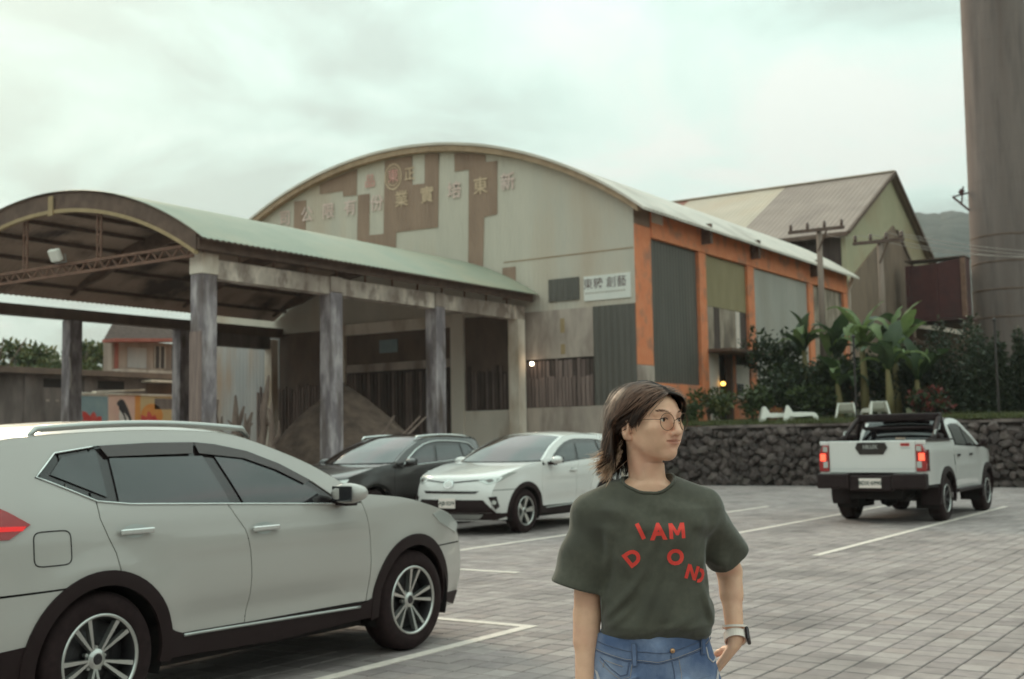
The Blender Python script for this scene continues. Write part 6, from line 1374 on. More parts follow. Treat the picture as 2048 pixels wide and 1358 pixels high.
def build_person():
    d = _fw + _rt * ((1290 - 1024) / CAM_F) + _up * ((679 - 877) / CAM_F); base = Vector((0, 0, CAM_H)) + d * PW
    T = empty('person', (base.x, base.y, 0), CAM_YAW - math.pi / 2, 'woman in dark green printed t-shirt and jeans, head turned aside, hand on hip', 'person')
    # ---------------- head frame
    al = R(41); O = np.array([.010, -.005, 1.549]); fwd = np.array([math.sin(al), -math.cos(al), 0]); lft = np.array([math.cos(al), math.sin(al), 0]); up3 = np.array([0, 0, 1.0])
    tilt = R(-2); fwd = fwd * math.cos(tilt) - up3 * math.sin(tilt) * -1 if False else fwd
    HM = np.stack([lft, fwd, up3], 1)                     # columns: her left, forward, up
    H = lambda x, y, z: O + HM @ np.array([x, y, z])
    hd = Field((-.16, -.17, 1.36), (.19, .17, 1.70), .0019)
    def e(c_, r, k): hd.add(ell(H(*c_), r, HM), k)
    def rc(a, b, ra, rb, k): hd.add(rcone(H(*a), H(*b), ra, rb), k)
    e((0, -.018, .028), (.074, .093, .080), .001); e((0, .022, -.022), (.063, .066, .078), .03); e((0, .035, .04), (.058, .050, .042), .025)
    rc((-.042, .0, -.046), (-.010, .064, -.079), .020, .017, .025); rc((.042, .0, -.046), (.010, .064, -.079), .020, .017, .025); e((0, .072, -.080), (.019, .016, .016), .016)
    for s in (-1, 1):
        e((s * .040, .062, -.014), (.026, .022, .020), .022); e((s * .030, .058, -.042), (.022, .024, .026), .02)      # cheek
        rc((s * .012, .086, .026), (s * .045, .073, .026), .008, .007, .014)                                          # brow
        hd.cut(ell(H(s * .031, .098, .009), (.017, .012, .010), HM), .012); hd.add(ell(H(s * .0315, .0735, .0085), (.0155, .0135, .0125), HM), .006)
        hd.cut(ell(H(s * .0315, .090, .0085), (.0132, .0100, .0046), HM), .0016)
    rc((0, .088, .016), (0, .107, -.024), .0075, .0105, .012); e((0, .1065, -.026), (.0105, .0095, .009), .006)
    for s in (-1, 1): e((s * .012, .097, -.029), (.0075, .009, .007), .006); hd.cut(ell(H(s * .007, .103, -.035), (.0035, .004, .003), HM), .002)
    e((0, .083, -.050), (.027, .0105, .018), .016); rc((-.0225, .0815, -.0485), (-.004, .0925, -.0472), .0028, .0046, .006); rc((.0225, .0815, -.0485), (.004, .0925, -.0472), .0028, .0046, .006); rc((-.016, .0855, -.0555), (.016, .0855, -.0555), .0042, .0042, .006); e((0, .0895, -.0565), (.014, .0052, .0050), .006)
    hd.cut(rcone(H(-.025, .0885, -.0500), H(0, .0965, -.0515), .0022, .0020), .003); hd.cut(rcone(H(.025, .0885, -.0500), H(0, .0965, -.0515), .0022, .0020), .003); hd.cut(ell(H(0, .100, -.067), (.014, .008, .005), HM), .01)
    for s in (-1, 1):
        ro = HM @ np.array(Euler((R(-8), R(0), R(-s * 22))).to_matrix()); c_ = H(s * .0790, -.012, -.014)
        hd.add(ell(c_, (.0095, .0180, .031), ro), .006); hd.cut(ell(c_ + HM @ np.array([s * .008, .003, .004]), (.006, .010, .018), ro), .004); hd.add(ell(H(s * .073, .0, -.016), (.005, .005, .009), HM), .004); hd.add(ell(H(s * .073, -.004, -.038), (.007, .008, .009), HM), .006)
    hd.add(rcone(H(0, -.022, -.055), (.004, .012, 1.372), .047, .050), .02); hd.add(rcone(H(-.045, -.02, -.05), (-.012, -.025, 1.40), .010, .008), .02)
    Vh, Qh = hd.mesh(2)
    # ---------------- body
    bd = Field((-.34, -.22, -.01), (.36, .30, 1.44), .0042)
    cx = .008
    bd.add(loft([(.80, cx, .02, .150, .095), (.95, cx, .02, .135, .085), (1.08, cx, .015, .120, .080), (1.22, cx, .01, .130, .088), (1.30, cx, .012, .148, .085), (1.345, cx, .015, .120, .062), (1.375, cx, .015, .075, .052)]), .02)
    bd.add(rcone((cx, .012, 1.33), (.004, .008, 1.43), .052, .049), .03)
    bd.add(rcone((-.05, .02, 1.352), (-.145, .02, 1.29), .034, .042), .03); bd.add(rcone((.06, .02, 1.345), (.150, .025, 1.29), .034, .042), .03)
    sl = (-.155, .018, 1.280); el = PL(1173, 1225, .02); wl = PL(1166, 1372, -.02)
    bd.add(rcone(sl, el, .046, .036), .02); bd.add(rcone(el, (el[0] + (wl[0] - el[0]) * .35, .01, el[2] - .07), .036, .036), .01); bd.add(rcone(el, wl, .034, .0255), .01)
    sr = (.158, .030, 1.275); er = PL(1474, 1150, .150); wr = PL(1473, 1278, .065)
    bd.add(rcone(sr, er, .046, .036), .02); m_ = [er[i] + (wr[i] - er[i]) * .35 for i in range(3)]; bd.add(rcone(er, m_, .033, .0335), .01); bd.add(rcone(er, wr, .032, .0245), .01)
    def hand(w, dirv, pal, k=1.0, curl=.35, side=1):
        """palm plate, four bent fingers and a thumb; dirv along the hand, pal the palm normal"""
        dv = np.array(dirv, float); dv /= np.linalg.norm(dv); pn = np.array(pal, float); pn -= dv * (pn @ dv); pn /= np.linalg.norm(pn); ac = np.cross(dv, pn) * side; w = np.array(w)
        for t in (-1, -.33, .33, 1): bd.add(rcone(w + ac * t * .012, w + dv * .080 * k + ac * t * .026 * k, .0135, .0115), .010)
        for i, (t, L_) in enumerate(((1, .066), (.36, .076), (-.3, .071), (-.95, .056))):
            p = w + dv * .082 * k + ac * t * .0265 * k; q = dv.copy(); r_ = .0092
            for sgm in (.45, .32, .23):
                q2 = q * math.cos(curl) + pn * math.sin(curl); q = q2 / np.linalg.norm(q2); p2 = p + q * L_ * sgm; bd.add(rcone(p, p2, r_, r_ * .9), .003); p = p2; r_ *= .9
        p = w + dv * .022 + ac * .024; q = dv * .62 + ac * .62 + pn * .35; q /= np.linalg.norm(q)
        for L_, r0, r1 in ((.040, .0135, .0115), (.030, .0112, .0098), (.024, .0098, .008)): p2 = p + q * L_; bd.add(rcone(p, p2, r0, r1), .006); p = p2; q = q * .9 + dv * .3; q /= np.linalg.norm(q)
    hand(np.array(wl) + (0, -.004, -.012), (-.02, -.12, -1), (1, -.1, 0), curl=.25, side=-1)
    wr2 = np.array(wr) + np.array((-.004, -.002, -.018)); hd_ = np.array(PL(1441, 1338, .075)) - wr2
    hand(wr2, (hd_[0], hd_[1] + .015, hd_[2]), (-.95, .45, -.25), k=.92, curl=.42, side=1)
    for s in (-1, 1): bd.add(rcone((cx + s * .085, .02, .84), (cx + s * .088, .015, .48), .080, .052), .03); bd.add(rcone((cx + s * .088, .015, .48), (cx + s * .09, .03, .09), .050, .036), .02); bd.add(rcone((cx + s * .09, .05, .04), (cx + s * .095, -.12, .03), .036, .028), .02)
    Vb, Qb = bd.mesh(2)
    V = np.concatenate([Vh, Vb]); Q = np.concatenate([Qh, Qb + len(Vh)])
    body = mk_mesh('body', V, Q, 'skin', T)
    Lh = (Vh - O) @ HM; lx, ly, lz = Lh[:, 0], Lh[:, 1], Lh[:, 2]
    lipm = np.clip(1.2 - np.sqrt((lx / .0225) ** 2 + ((lz + .0515) / .0082) ** 2) * .95, 0, 1) * (ly > .078); lipm = np.clip(lipm * 2.2, 0, 1) * .75
    cheek = .18 * np.exp(-((np.abs(lx) - .038) / .018) ** 2 - ((lz + .022) / .02) ** 2) * (ly > .03); ear = .22 * (np.abs(lx) > .070) * (lz < .03) * (lz > -.06)
    mask = np.concatenate([np.maximum(lipm, np.maximum(cheek, ear)), np.zeros(len(Vb))]).astype(np.float32)
    a = body.data.attributes.new('lips', 'FLOAT', 'POINT'); a.data.foreach_set('value', mask)
    # eyes: gaze slightly further to the side
    for s in (-1, 1):
        m = MB(); n1, n2 = 14, 20; gz = np.array([.12, 1, -.02]); gz /= np.linalg.norm(gz); q = Vector(gz); M = q.to_track_quat('Z', 'Y').to_matrix()
        rows = []; r_ = .0128
        for i in range(n1 + 1):
            a_ = math.pi * i / n1
            for k in range(n2): b_ = 2 * math.pi * k / n2; p = M @ Vector((math.sin(a_) * math.cos(b_), math.sin(a_) * math.sin(b_), math.cos(a_))) * r_; rows.append(tuple(H(s * .0315 + p.x, .0735 + p.y, .0085 + p.z)))
        fs = []; mi = []
        for i in range(n1):
            for k in range(n2): fs.append((i * n2 + k, i * n2 + (k + 1) % n2, (i + 1) * n2 + (k + 1) % n2, (i + 1) * n2 + k)); mi.append(1 if (i + .5) * 180 / n1 < 30 else 0)
        m.add(rows, fs); m.mi = mi; m.build('eye', ['eye_white', 'iris'], T, smooth=True)
        bm_ = MB(); bm_.tube([tuple(H(s * .0165, .0865, .0095)), tuple(H(s * .024, .0890, .0130)), tuple(H(s * .033, .0880, .0138)), tuple(H(s * .041, .0835, .0115)), tuple(H(s * .046, .078, .0085))], [.0008, .0012, .0014, .0013, .0007], 5); bm_.build('eyelash', 'hair_cap', T)
    # eyebrows
    for s in (-1, 1):
        m = MB(); g = random.Random(3 + s)
        for i in range(46):
            t = g.random(); x = .013 + .036 * t; z = .0285 + .0045 * math.sin(t * 2.3) + g.uniform(-.0022, .0022); y = .0965 - .018 * t ** 1.6
            a_ = H(s * x, y, z); b_ = H(s * (x + .008), y - .003, z + .0018); m.tube([tuple(a_), tuple(b_)], .00045, 3)
        o = m.build('eyebrow', 'hair_brown', T); o['kind'] = 'stuff'
    # ---------------- t-shirt
    sh = Field((-.33, -.22, .90), (.36, .27, 1.46), .0040)
    segs = [(PL(*a_), PL(*b_), A_, w_) for a_, b_, A_, w_ in (((1198, 1235), (1290, 1120), .0105, .012), ((1205, 1245), (1262, 1195), .010, .010), ((1212, 1050), (1204, 1160), .010, .012), ((1402, 1080), (1384, 1185), .010, .012), ((1392, 1160), (1416, 1235), .011, .011), ((1300, 1250), (1375, 1215), .006, .012), ((1410, 1060), (1360, 1030), .004, .014), ((1215, 1090), (1260, 1150), .0045, .012), ((1230, 1255), (1330, 1240), .006, .010), ((1395, 1230), (1340, 1255), .006, .010))]
    def fold(X, Y, Z):
        d = .0028 * np.sin(X * 38 + Z * 55 + 3 * np.sin(Z * 14)) + .0022 * np.sin(X * 85 - Z * 56 + Y * 20 + 2 * np.sin(X * 30))
        for a_, b_, A_, w_ in segs:
            ax, az = b_[0] - a_[0], b_[2] - a_[2]; t = np.clip(((X - a_[0]) * ax + (Z - a_[2]) * az) / (ax * ax + az * az), 0, 1); r2 = (X - a_[0] - t * ax) ** 2 + (Z - a_[2] - t * az) ** 2
            d = d - A_ * np.exp(-r2 / w_ ** 2) * (.35 + .65 * np.sin(np.pi * t)) + A_ * .6 * np.exp(-r2 / (2.2 * w_) ** 2)
        return d
    xa = lambda l, r_, y: ((PL(l, y)[0] + PL(r_, y)[0]) / 2, (PL(r_, y)[0] - PL(l, y)[0]) / 2)
    rows = []
    for py, l, r_, b, cy in ((1272, 1212, 1404, .088, .012), (1258, 1194, 1420, .108, .005), (1238, 1194, 1427, .120, .0), (1205, 1201, 1420, .113, .0), (1150, 1203, 1409, .107, .002), (1100, 1200, 1406, .110, .0), (1050, 1184, 1422, .118, .004), (1015, 1178, 1424, .104, .012), (995, 1196, 1402, .088, .018), (974, 1224, 1368, .070, .02), (955, 1244, 1342, .058, .02)):
        c_, a_ = xa(l, r_, py); rows.append((PL(1290, py)[2], c_, cy, a_, b))
    sh.add(loft(rows, 2.5), .01, fold)
    shl, shr = PL(1188, 1034, .018), PL(1404, 1026, .022)
    hl = PL(1152, 1180, .02); hr = PL(1474, 1132, .105)
    sh.add(rcone(PL(1228, 992, .018), PL(1186, 1022, .02), .042, .054), .03); sh.add(rcone(PL(1352, 984, .02), PL(1404, 1012, .022), .042, .054), .03)
    sh.add(rcone(shl, hl, .060, .078, 1.0), .03, lambda X, Y, Z: .0035 * np.sin(Z * 46 + X * 30 + Y * 25)); sh.add(rcone(shr, hr, .058, .062, 1.05), .03, lambda X, Y, Z: .004 * np.sin(Z * 52 + X * 40))
    # drape of the far sleeve and of the back fold
    sh.add(rcone(PL(1436, 1040, .06), PL(1441, 1118, .03), .030, .014), .025);
    big = ((-.5, -.5, .85), (.5, .5, 1.5))
    nl = np.array(PL(1100, 1158, 0)) - np.array(PL(1204, 1186, 0)); nd = np.array([nl[2], 0, -nl[0]]); nd = nd if nd[2] < 0 else -nd
    lowl = PL(1152, 1172, .02); sh.cut(halfspace(lowl, nd, (-.40, -.3, .95), (-.160, .3, 1.16)), .004)
    ax_ = np.array(hr) - np.array(shr); ax_ /= np.linalg.norm(ax_); cutp = np.array(PL(1466, 1116, .095)); sh.cut(halfspace(cutp, ax_, (.17, .03, 1.0), (.40, .3, 1.26)), .004)
    sh.cut(rcone(np.array(hl) + (0, 0, -.02), (hl[0] * .96 + shl[0] * .04, .02, hl[2] + .03), .056, .050), .003); sh.cut(rcone(cutp + ax_ * .03, cutp - ax_ * .03, .054, .050), .003)
    # neckline
    nk = (cx - .004, -.012, 1.405); nr = Matrix.Rotation(R(24), 3, 'X') @ Matrix.Rotation(R(-3), 3, 'Y'); NR = np.array(nr)
    sh.cut(ell(nk, (.070, .064, .052), NR), .006)
    Vs, Qs = sh.mesh(2); shirt = mk_mesh('t_shirt', Vs, Qs, 'shirt', T); shirt['label'] = 'dark green t-shirt with red lettering'
    bvh = BVHTree.FromPolygons([Vector(v) for v in Vs], [tuple(q) for q in Qs])
    # ribbed collar lying on the rim of the neck opening
    ring = []
    for i in range(48):
        a_ = 2 * math.pi * i / 48; dirn = Vector((math.cos(a_), math.sin(a_), 0)); lo_, hi_ = .02, .14; best = None
        p = Vector(nk) + nr @ (Vector((math.cos(a_) * .073, math.sin(a_) * .067, -.010)))
        hit = bvh.find_nearest(p); ring.append(hit[0] + hit[1] * .001 if hit[0] is not None else p)
    ring = [(ring[i - 1] + ring[i] * 2 + ring[(i + 1) % 48]) / 4 for i in range(48)]
    m = MB(); m.tube(ring + [ring[0], ring[1]], .0050, 6, cap=False); m.build('collar', 'shirt', shirt, smooth=True)
    # lettering projected on the shirt front
    def letter(ch, px, py, size, rot, clip=None):
        own = {'M': [(0, 0), (0, 1), (.25, 1), (.5, .50), (.75, 1), (1, 1), (1, 0), (.77, 0), (.77, .60), (.58, .22), (.42, .22), (.23, .60), (.23, 0)], 'N': [(0, 0), (0, 1), (.23, 1), (.62, .40), (.62, 1), (.85, 1), (.85, 0), (.62, 0), (.23, .60), (.23, 0)]}
        own[')'] = [(.0, 1.0), (.10, 1.0), (.26, .93), (.40, .72), (.44, .5), (.40, .28), (.26, .07), (.10, 0), (.0, 0), (.0, .22), (.08, .24), (.18, .36), (.21, .5), (.18, .64), (.08, .76), (0, .78)]
        if ch in own:
            me = bpy.data.meshes.new('letter'); q = [Vector((x * size * .74, y * size * .70, 0)) for x, y in own[ch]]; me.from_pydata(q, [], [tuple(t_) for t_ in tessellate_polygon([q])])
        else: me = text_mesh(ch, size, offset=size * .045, res=4)
        bm = bmesh.new(); bm.from_mesh(me); bmesh.ops.triangulate(bm, faces=bm.faces)
        for _ in range(3):
            ed = [e_ for e_ in bm.edges if e_.calc_length() > .006]
            if ed: bmesh.ops.subdivide_edges(bm, edges=ed, cuts=1); bmesh.ops.triangulate(bm, faces=bm.faces)
        c_, s_ = math.cos(R(rot)), math.sin(R(rot)); x0, _, z0 = PL(px, py)
        mx = (min(v.co.x for v in bm.verts) + max(v.co.x for v in bm.verts)) / 2; my = (min(v.co.y for v in bm.verts) + max(v.co.y for v in bm.verts)) / 2
        dead = []
        for v in bm.verts:
            x, y = v.co.x - mx, v.co.y - my; X, Z = x0 + x * c_ - y * s_, z0 + x * s_ + y * c_
            h = bvh.ray_cast(Vector((X, -.6, Z)), Vector((0, 1, 0)))
            if h[0] is None or (clip is not None and X > clip): dead.append(v)
            else: v.co = h[0] + h[1] * .0008
        bmesh.ops.delete(bm, geom=dead, context='VERTS'); bmesh.ops.recalc_face_normals(bm, faces=bm.faces); bm.to_mesh(me); bm.free(); link('printed_letter', me, 'shirt_print', shirt, smooth=True)
    LS = .064
    letter('I', 1271, 1055, .058, 24); letter('A', 1305, 1055, .058, 2); letter('M', 1341, 1054, .058, 2); letter('D', 1256, 1105, .056, 38); letter('O', 1338, 1104, .056, -4); letter('N', 1371, 1134, .056, -17); letter(')', 1391, 1142, .056, -14)
    # ---------------- jeans
    jn = Field((-.24, -.20, .02), (.26, .24, 1.02), .0045); rows = []
    for py, l, r_, b, cy in ((1400, 1172, 1440, .128, .018), (1358, 1176, 1434, .126, .016), (1310, 1181, 1425, .118, .013), (1276, 1187, 1414, .112, .011), (1256, 1192, 1410, .110, .011)):
        c_, a_ = xa(l, r_, py); rows.append((PL(1290, py)[2], c_, cy, a_, b))
    jn.add(loft(rows, 2.2), .01); jc = rows[0][1]
    for s in (-1, 1): jn.add(rcone((jc + s * .085, .02, .80), (jc + s * .09, .015, .48), .098, .072), .03); jn.add(rcone((jc + s * .09, .015, .48), (jc + s * .092, .03, .10), .072, .062), .02)
    jn.add(rcone((jc, -.085, .80), (jc, -.100, .95), .018, .014), .03)
    for a_, b_ in (((1215, 1345), (1260, 1330)), ((1340, 1340), (1405, 1325)), ((1330, 1355), (1300, 1345))):
        pa, pb = PL(*a_), PL(*b_); jn.add(rcone((pa[0], -.108, pa[2]), (pb[0], -.110, pb[2]), .005, .003), .016)
    Vj, Qj = jn.mesh(2); jeans = mk_mesh('jeans', Vj, Qj, 'denim', T); jb = BVHTree.FromPolygons([Vector(v) for v in Vj], [tuple(q) for q in Qj])
    def onj(px, py, off=.0015):
        x, _, z = PL(px, py); h = jb.ray_cast(Vector((x, -.6, z)), Vector((0, 1, 0))); return (h[0] + h[1] * off) if h[0] is not None else Vector((x, 0, z))
    def jtube(name, pts, rad, mat, off=.001): m = MB(); P_ = [onj(x, y, off) for x, y in dens(pts, 6, False)]; m.tube(P_, rad, 5); return m.build(name, mat, jeans, smooth=True)
    def jpatch(name, pts, mat, off):
        m = MB(); c_ = (sum(p[0] for p in pts) / len(pts), sum(p[1] for p in pts) / len(pts)); q = dens(pts, 5); vs = [onj(*c_, off)] + [onj(c_[0] + (x - c_[0]) * k, c_[1] + (y - c_[1]) * k, off) for k in (.5, 1) for x, y in q]; n = len(q)
        m.add(vs, [(0, 1 + i, 1 + (i + 1) % n) for i in range(n)] + [(1 + i, 1 + n + i, 1 + n + (i + 1) % n, 1 + (i + 1) % n) for i in range(n)]); return m.build(name, mat, jeans, smooth=True)
    jpatch('waistband', [(1194, 1270), (1250, 1282), (1320, 1290), (1326, 1270), (1385, 1262), (1411, 1252), (1414, 1268), (1390, 1282), (1332, 1296), (1300, 1302), (1240, 1298), (1190, 1288)], 'denim', .0035) if False else None
    jtube('waist_seam', [(1190, 1290), (1240, 1301), (1300, 1304), (1335, 1298), (1390, 1282), (1416, 1268)], .0016, 'denim_dark'); jtube('waist_seam', [(1192, 1272), (1245, 1283), (1325, 1284), (1385, 1268), (1412, 1254)], .0013, 'denim_dark')
    jtube('waist_stitch', [(1190, 1287), (1240, 1298), (1300, 1301), (1335, 1295), (1390, 1279), (1416, 1265)], .0007, 'stitch', .0022)
    for x, y in ((1258, 1280), (1391, 1262)): jpatch('belt_loop', [(x - 5, y - 12), (x + 5, y - 12), (x + 6, y + 30), (x - 4, y + 30)], 'denim_dark', .005); jpatch('belt_loop_face', [(x - 3, y - 11), (x + 3, y - 11), (x + 4, y + 29), (x - 2, y + 29)], 'denim', .0062)
    jtube('fly_seam', [(1327, 1290), (1333, 1320), (1334, 1345), (1330, 1375)], .0016, 'denim_dark'); jtube('fly_stitch', [(1342, 1294), (1347, 1325), (1345, 1350), (1336, 1375)], .0008, 'stitch')
    jtube('pocket_seam', [(1196, 1300), (1214, 1318), (1232, 1330), (1244, 1326), (1248, 1304)], .0016, 'denim_dark'); jtube('pocket_stitch', [(1194, 1306), (1212, 1324), (1233, 1337), (1250, 1330), (1254, 1305)], .0008, 'stitch'); jtube('pocket_seam', [(1400, 1280), (1404, 1300), (1414, 1310), (1424, 1306)], .0020, 'denim_light')
    jtube('coin_pocket', [(1200, 1318), (1204, 1304), (1236, 1312)], .0010, 'stitch')
    for pts in ([(1186, 1325), (1191, 1328), (1196, 1342), (1194, 1354), (1190, 1348), (1189, 1336)], [(1424, 1326), (1428, 1334), (1422, 1350), (1414, 1362), (1417, 1346)]): jpatch('frayed_patch', pts, 'denim_light', .0018)
    p = onj(1329, 1281, .006); m = MB(); m.lathe([(.001, -.004), (.0055, -.0038), (.0068, -.001), (.0068, .002)], 16, 'y', p); m.build('button', 'copper', jeans, smooth=True)
    for s in (-1, 1):
        m = MB(); rr_ = [(-.135, .02), (-.10, .035), (-.03, .04), (.05, .043), (.075, .03)]; vs = []; n = 14
        for y, w in rr_:
            for k in range(n): a_ = math.pi * 2 * k / n; vs.append((jc + s * .095 + math.cos(a_) * w, y, max(0, .05 + math.sin(a_) * (.05 + .02 * (y > 0)))))
        m.add(vs, [(i * n + k, i * n + (k + 1) % n, (i + 1) * n + (k + 1) % n, (i + 1) * n + k) for i in range(len(rr_) - 1) for k in range(n)] + [tuple(range(n)), tuple((len(rr_) - 1) * n + k for k in range(n))]); m.build('shoe', 'shoe', T, smooth=True)
    # ---------------- watch and bracelet
    aw = (np.array(er) - np.array(wr)); aw /= np.linalg.norm(aw); va = Vector(aw)
    def wrist_ring(name, mat, pos, rad, wid, thick, tiltx=0):
        q = Vector((wr[0] + aw[0] * pos, wr[1] + aw[1] * pos, wr[2] + aw[2] * pos)); M = Matrix.Translation(q) @ (va.to_track_quat('Z', 'Y').to_matrix().to_4x4()) @ Matrix.Rotation(tiltx, 4, 'X'); m = MB(); n = 28
        prof = [(rad, -wid / 2), (rad + thick, -wid / 2), (rad + thick, wid / 2), (rad, wid / 2), (rad, -wid / 2)]; m.lathe(prof, n); m.v = [tuple(M @ Vector(p_)) for p_ in m.v]; return m.build(name, mat, T, smooth=False), M
    w_, M = wrist_ring('watch', 'watch_band', .004, .0285, .024, .003, R(16)); dloc = (M.to_3x3().inverted() @ Vector((.93, -.37, 0))).normalized(); an = math.atan2(dloc.y, dloc.x)
    m = MB(); m.box(.0295, .041, -.018, .018, -.021, .021, M @ Matrix.Rotation(an, 4, 'Z')); c_ = m.build('watch_case', 'watch_face', w_); bevel(c_.data, .005)
    wrist_ring('bracelet', 'watch_band', .034, .030, .006, .005, R(-10))
    # ---------------- glasses
    G = bpy.data.objects.new('glasses', None); COL.objects.link(G); G.parent = T; G.empty_display_size = .02
    for s in (-1, 1):
        rim = []; n = 28
        for k in range(n + 1):
            a_ = 2 * math.pi * k / n; x = math.cos(a_) * .0215; z = math.sin(a_) * .0235; rim.append(tuple(H(s * .0335 + x, .1090 - .27 * abs(s * .0335 + x), .003 + z)))
        m = MB(); m.tube(rim, .00095, 6, cap=False); m.build('rim', 'frame_wire', G, smooth=True)
        m = MB(); m.add([tuple(H(s * .0335, .1000, .003))] + rim[:-1], [(0, 1 + k, 1 + (k + 1) % n) for k in range(n)]); m.build('lens', 'lens', G)
        m = MB(); m.tube([tuple(H(s * .0545, .0945, .009)), tuple(H(s * .066, .085, .010)), tuple(H(s * .0740, .05, .010)), tuple(H(s * .0765, .0, .008)), tuple(H(s * .076, -.025, -.008))], .0009, 6); m.build('temple', 'frame_wire', G, smooth=True)
        m = MB(); m.tube([tuple(H(s * .0135, .1050, .0)), tuple(H(s * .0105, .101, -.004))], .0007, 4); m.build('nose_pad', 'frame_wire', G)
    m = MB(); m.tube([tuple(H(-.0125, .1057, .006)), tuple(H(0, .1110, .0105)), tuple(H(.0125, .1057, .006))], .0009, 6); m.build('bridge', 'frame_wire', G, smooth=True)
    # ---------------- hair
    g = np.random.default_rng(12); sc0 = np.array([0, -.018, .028]); sr0 = np.array([.074, .093, .080])
    def strands(name, mat, ctrl, width, seg=13, wave=.0055):
        """ctrl: (N,4,3) bezier points in the head frame"""
        N_ = len(ctrl); t = np.linspace(0, 1, seg)[None, :, None]; c_ = ctrl[:, :, None, :]; P = (1 - t) ** 3 * c_[:, 0] + 3 * (1 - t) ** 2 * t * c_[:, 1] + 3 * (1 - t) * t ** 2 * c_[:, 2] + t ** 3 * c_[:, 3]
        lay = (1.03 + .14 * g.random(N_) ** 1.5)[:, None, None]; q = (P - sc0) / sr0; r_ = np.linalg.norm(q, axis=2, keepdims=True); push = (r_ < lay) & (P[..., 2:3] > -.035); P = np.where(push, sc0 + (P - sc0) / np.maximum(r_, 1e-6) * lay, P)
        ph = (np.round(ctrl[:, 3, 1] * 120) + np.round(ctrl[:, 3, 2] * 90))[:, None] * 1.7; tt = np.linspace(0, 1, seg)[None, :]; wv = wave * tt ** 1.2 * np.sin(tt * 9 + ph); P = P + np.stack([wv * .7, wv, wv * .25], -1) + g.normal(0, .0009, P.shape)
        ez = (np.abs(P[..., 0]) > .045) & (P[..., 2] < .020) & (P[..., 1] > -.040) & (P[..., 1] < .008); P[..., 1] = np.where(ez, -.042 - .012 * g.random(P.shape[:2]), P[..., 1])
        for _ in range(2): P[:, 1:-1] = (P[:, :-2] + 2 * P[:, 1:-1] + P[:, 2:]) / 4
        tan = np.gradient(P, axis=1); nrm = (P - sc0) / sr0 ** 2; sd = np.cross(tan, nrm); sd /= np.maximum(1e-9, np.linalg.norm(sd, axis=2, keepdims=True))
        w = width * (.6 + .8 * g.random(N_))[:, None, None] * (1 - np.linspace(0, 1, seg) ** 3 * .85)[None, :, None]
        A = O + (P - sd * w) @ HM.T; B = O + (P + sd * w) @ HM.T; V_ = np.stack([A, B], 2).reshape(-1, 3); i0 = (np.arange(N_)[:, None] * seg + np.arange(seg - 1)[None, :]).reshape(-1) * 2
        F_ = np.stack([i0, i0 + 1, i0 + 3, i0 + 2], 1); me = bpy.data.meshes.new(name); me.from_pydata(V_.tolist(), [], F_.tolist()); o = link(name, me, mat, T, smooth=True); o['kind'] = 'stuff'; return o
    def locks(tab, n, nl, sd_lock, sd_tip, sd_str):
        """n strands gathered in nl locks along the table"""
        q = np.sort(g.random(nl)); G_ = lerp_rows(tab, q); G_[:, 1:] += g.normal(0, sd_lock, (nl, 3, 3)); G_[:, 3] += g.normal(0, sd_tip, (nl, 3)); G_[:, 0] += g.normal(0, .003, (nl, 3))
        id_ = g.integers(0, nl, n); C_ = G_[id_].copy(); sp_ = lerp_rows(tab, np.clip(q[id_] + g.normal(0, .03, n), 0, 1)); C_[:, :2] = .5 * C_[:, :2] + .5 * sp_[:, :2]
        C_[:, 1:] += g.normal(0, 1, (n, 3, 3)) * np.array([sd_str, sd_str * .8, sd_str * .9])[None, :, None]; wav = .006 * np.sin(g.random(nl) * 6.28)[id_]; C_[:, 2, 1] += wav; C_[:, 2, 0] += wav * .6
        return C_
    def jit(base, sd): return np.array(base)[None, :] + g.normal(0, 1, (1, 3)) * 0 + sd * g.normal(0, 1, (len(base) if False else 1, 3))
    def lerp_rows(tab, q):
        tab = np.array(tab, float); return np.stack([[np.interp(qq, np.linspace(0, 1, len(tab)), tab[:, i, j]) for i in range(4) for j in range(3)] for qq in q]).reshape(-1, 4, 3)
    # her right (near) side, roots along the parting front to back
    right = [[(-.004, .082, .082), (-.055, .088, .075), (-.076, .050, .032), (-.0765, .024, -.006)], [(-.004, .070, .092), (-.060, .066, .095), (-.090, -.004, .048), (-.082, -.050, -.030)], [(-.004, .045, .104), (-.066, .035, .108), (-.095, -.025, .045), (-.080, -.062, -.085)],
             [(-.003, .010, .111), (-.068, -.01, .115), (-.098, -.055, .04), (-.074, -.080, -.125)], [(0, -.035, .110), (-.062, -.06, .112), (-.090, -.095, .03), (-.058, -.100, -.140)], [(0, -.07, .095), (-.035, -.11, .095), (-.052, -.135, .02), (-.032, -.112, -.148)]]
    strands('hair', 'hair', locks(right, 2400, 80, .006, .011, .0035), .0011); strands('hair', 'hair_mid', locks(right, 900, 40, .007, .013, .0035), .0011)
    left = [[(.0, .084, .081), (.040, .105, .078), (.074, .082, .040), (.078, .050, -.006)], [(.0, .072, .092), (.055, .078, .094), (.086, .035, .040), (.084, .012, -.045)], [(.0, .04, .105), (.062, .04, .106), (.092, -.01, .04), (.080, -.04, -.10)], [(0, -.01, .110), (.062, -.03, .11), (.088, -.07, .03), (.066, -.08, -.135)], [(0, -.06, .10), (.03, -.11, .09), (.045, -.132, .02), (.03, -.112, -.148)]]
    strands('hair', 'hair', locks(left, 2100, 70, .006, .011, .0035), .0011)
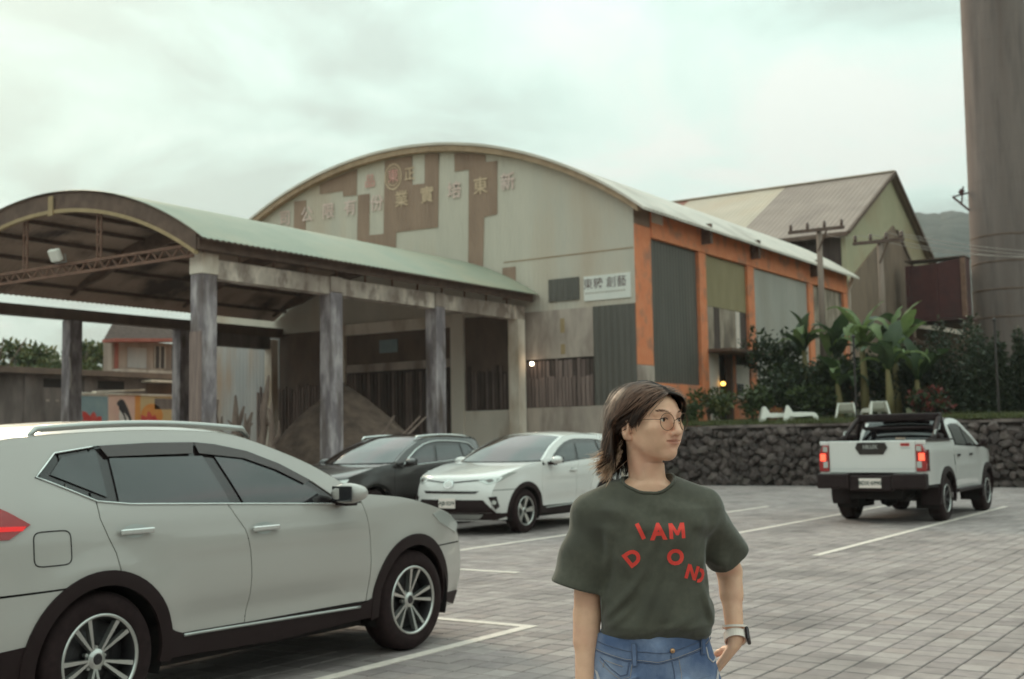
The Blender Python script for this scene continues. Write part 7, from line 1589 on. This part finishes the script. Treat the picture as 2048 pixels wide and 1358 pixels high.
    # lower back layer that falls behind the ear and flips out
    back = [[(-.074, -.035, .02), (-.088, -.045, -.02), (-.078, -.060, -.085), (-.072, -.080, -.122)], [(-.066, -.062, .02), (-.082, -.085, -.03), (-.074, -.088, -.085), (-.080, -.110, -.126)], [(-.04, -.095, .02), (-.05, -.122, -.03), (-.045, -.110, -.09), (-.050, -.120, -.130)], [(0, -.105, .02), (0, -.13, -.03), (0, -.112, -.09), (0, -.118, -.14)], [(.06, -.07, .02), (.075, -.085, -.03), (.066, -.08, -.09), (.055, -.08, -.135)]]
    strands('hair', 'hair', locks(back, 1500, 60, .005, .010, .0035), .0012); strands('hair', 'hair_mid', locks(back, 500, 30, .006, .012, .0035), .0012)
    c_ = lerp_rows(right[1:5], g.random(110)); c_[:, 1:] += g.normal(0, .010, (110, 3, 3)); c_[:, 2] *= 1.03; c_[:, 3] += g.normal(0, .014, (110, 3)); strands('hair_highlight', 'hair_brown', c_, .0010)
    # pale flyaway ends towards the light
    W2H = lambda p: HM.T @ (np.array(p) - O)
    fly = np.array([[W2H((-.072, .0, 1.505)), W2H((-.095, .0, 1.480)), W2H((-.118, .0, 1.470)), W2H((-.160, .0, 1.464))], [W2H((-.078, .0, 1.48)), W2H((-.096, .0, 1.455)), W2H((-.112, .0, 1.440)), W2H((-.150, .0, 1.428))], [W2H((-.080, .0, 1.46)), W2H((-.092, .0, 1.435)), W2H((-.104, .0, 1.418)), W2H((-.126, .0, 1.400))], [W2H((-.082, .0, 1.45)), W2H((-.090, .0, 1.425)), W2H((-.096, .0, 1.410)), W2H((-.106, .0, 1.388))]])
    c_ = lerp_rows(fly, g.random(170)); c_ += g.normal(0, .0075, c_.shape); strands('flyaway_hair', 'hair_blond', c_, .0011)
    c_ = np.concatenate([lerp_rows(right, g.random(190)), lerp_rows(left, g.random(100)), lerp_rows(back, g.random(110))]); c_[:, 1:3] += (c_[:, 1:3] - sc0) * .14; c_[:, 1:] += g.normal(0, .013, (400, 3, 3)); strands('stray_hair', 'hair_brown', c_, .0006, wave=.009)
    cp = Field((-.17, -.17, 1.38), (.19, .17, 1.71), .004); cp.add(ell(O + HM @ sc0, sr0 * 1.04, HM), .001); cp.add(rcone(H(0, -.07, -.02), H(0, -.085, -.10), .058, .035), .02)
    n_ = HM @ np.array([0, 1, -.55]); cp.cut(halfspace(H(0, .036, .045), -n_, (-.3, -.3, 1.3), (.3, .3, 1.8)), .01)
    cp.cut(ell(H(0, .07, -.06), (.09, .085, .11), HM), .01); cp.cut(ell(H(-.085, -.006, -.02), (.03, .03, .045), HM), .008)
    Vc, Qc = cp.mesh(2); mk_mesh('hair_base', Vc, Qc, 'hair_cap', T)
    return T
build_person()

# ------------------------------------------------------------------ air
hz = MB(); hz.box(-120, 760, -520, 620, -4, 175); HZ = hz.build('haze', None, fixn=False); HZ['kind'] = 'stuff'
hm = bpy.data.materials.new('haze'); hm.use_nodes = True; hn = hm.node_tree; hn.nodes.clear(); ho = hn.nodes.new('ShaderNodeOutputMaterial'); hv = hn.nodes.new('ShaderNodeVolumePrincipled')
hv.inputs['Color'].default_value = (.965, .975, .985, 1); hv.inputs['Density'].default_value = .00032; hv.inputs['Anisotropy'].default_value = .3; hn.links.new(hv.outputs[0], ho.inputs['Volume']); HZ.data.materials.append(hm)
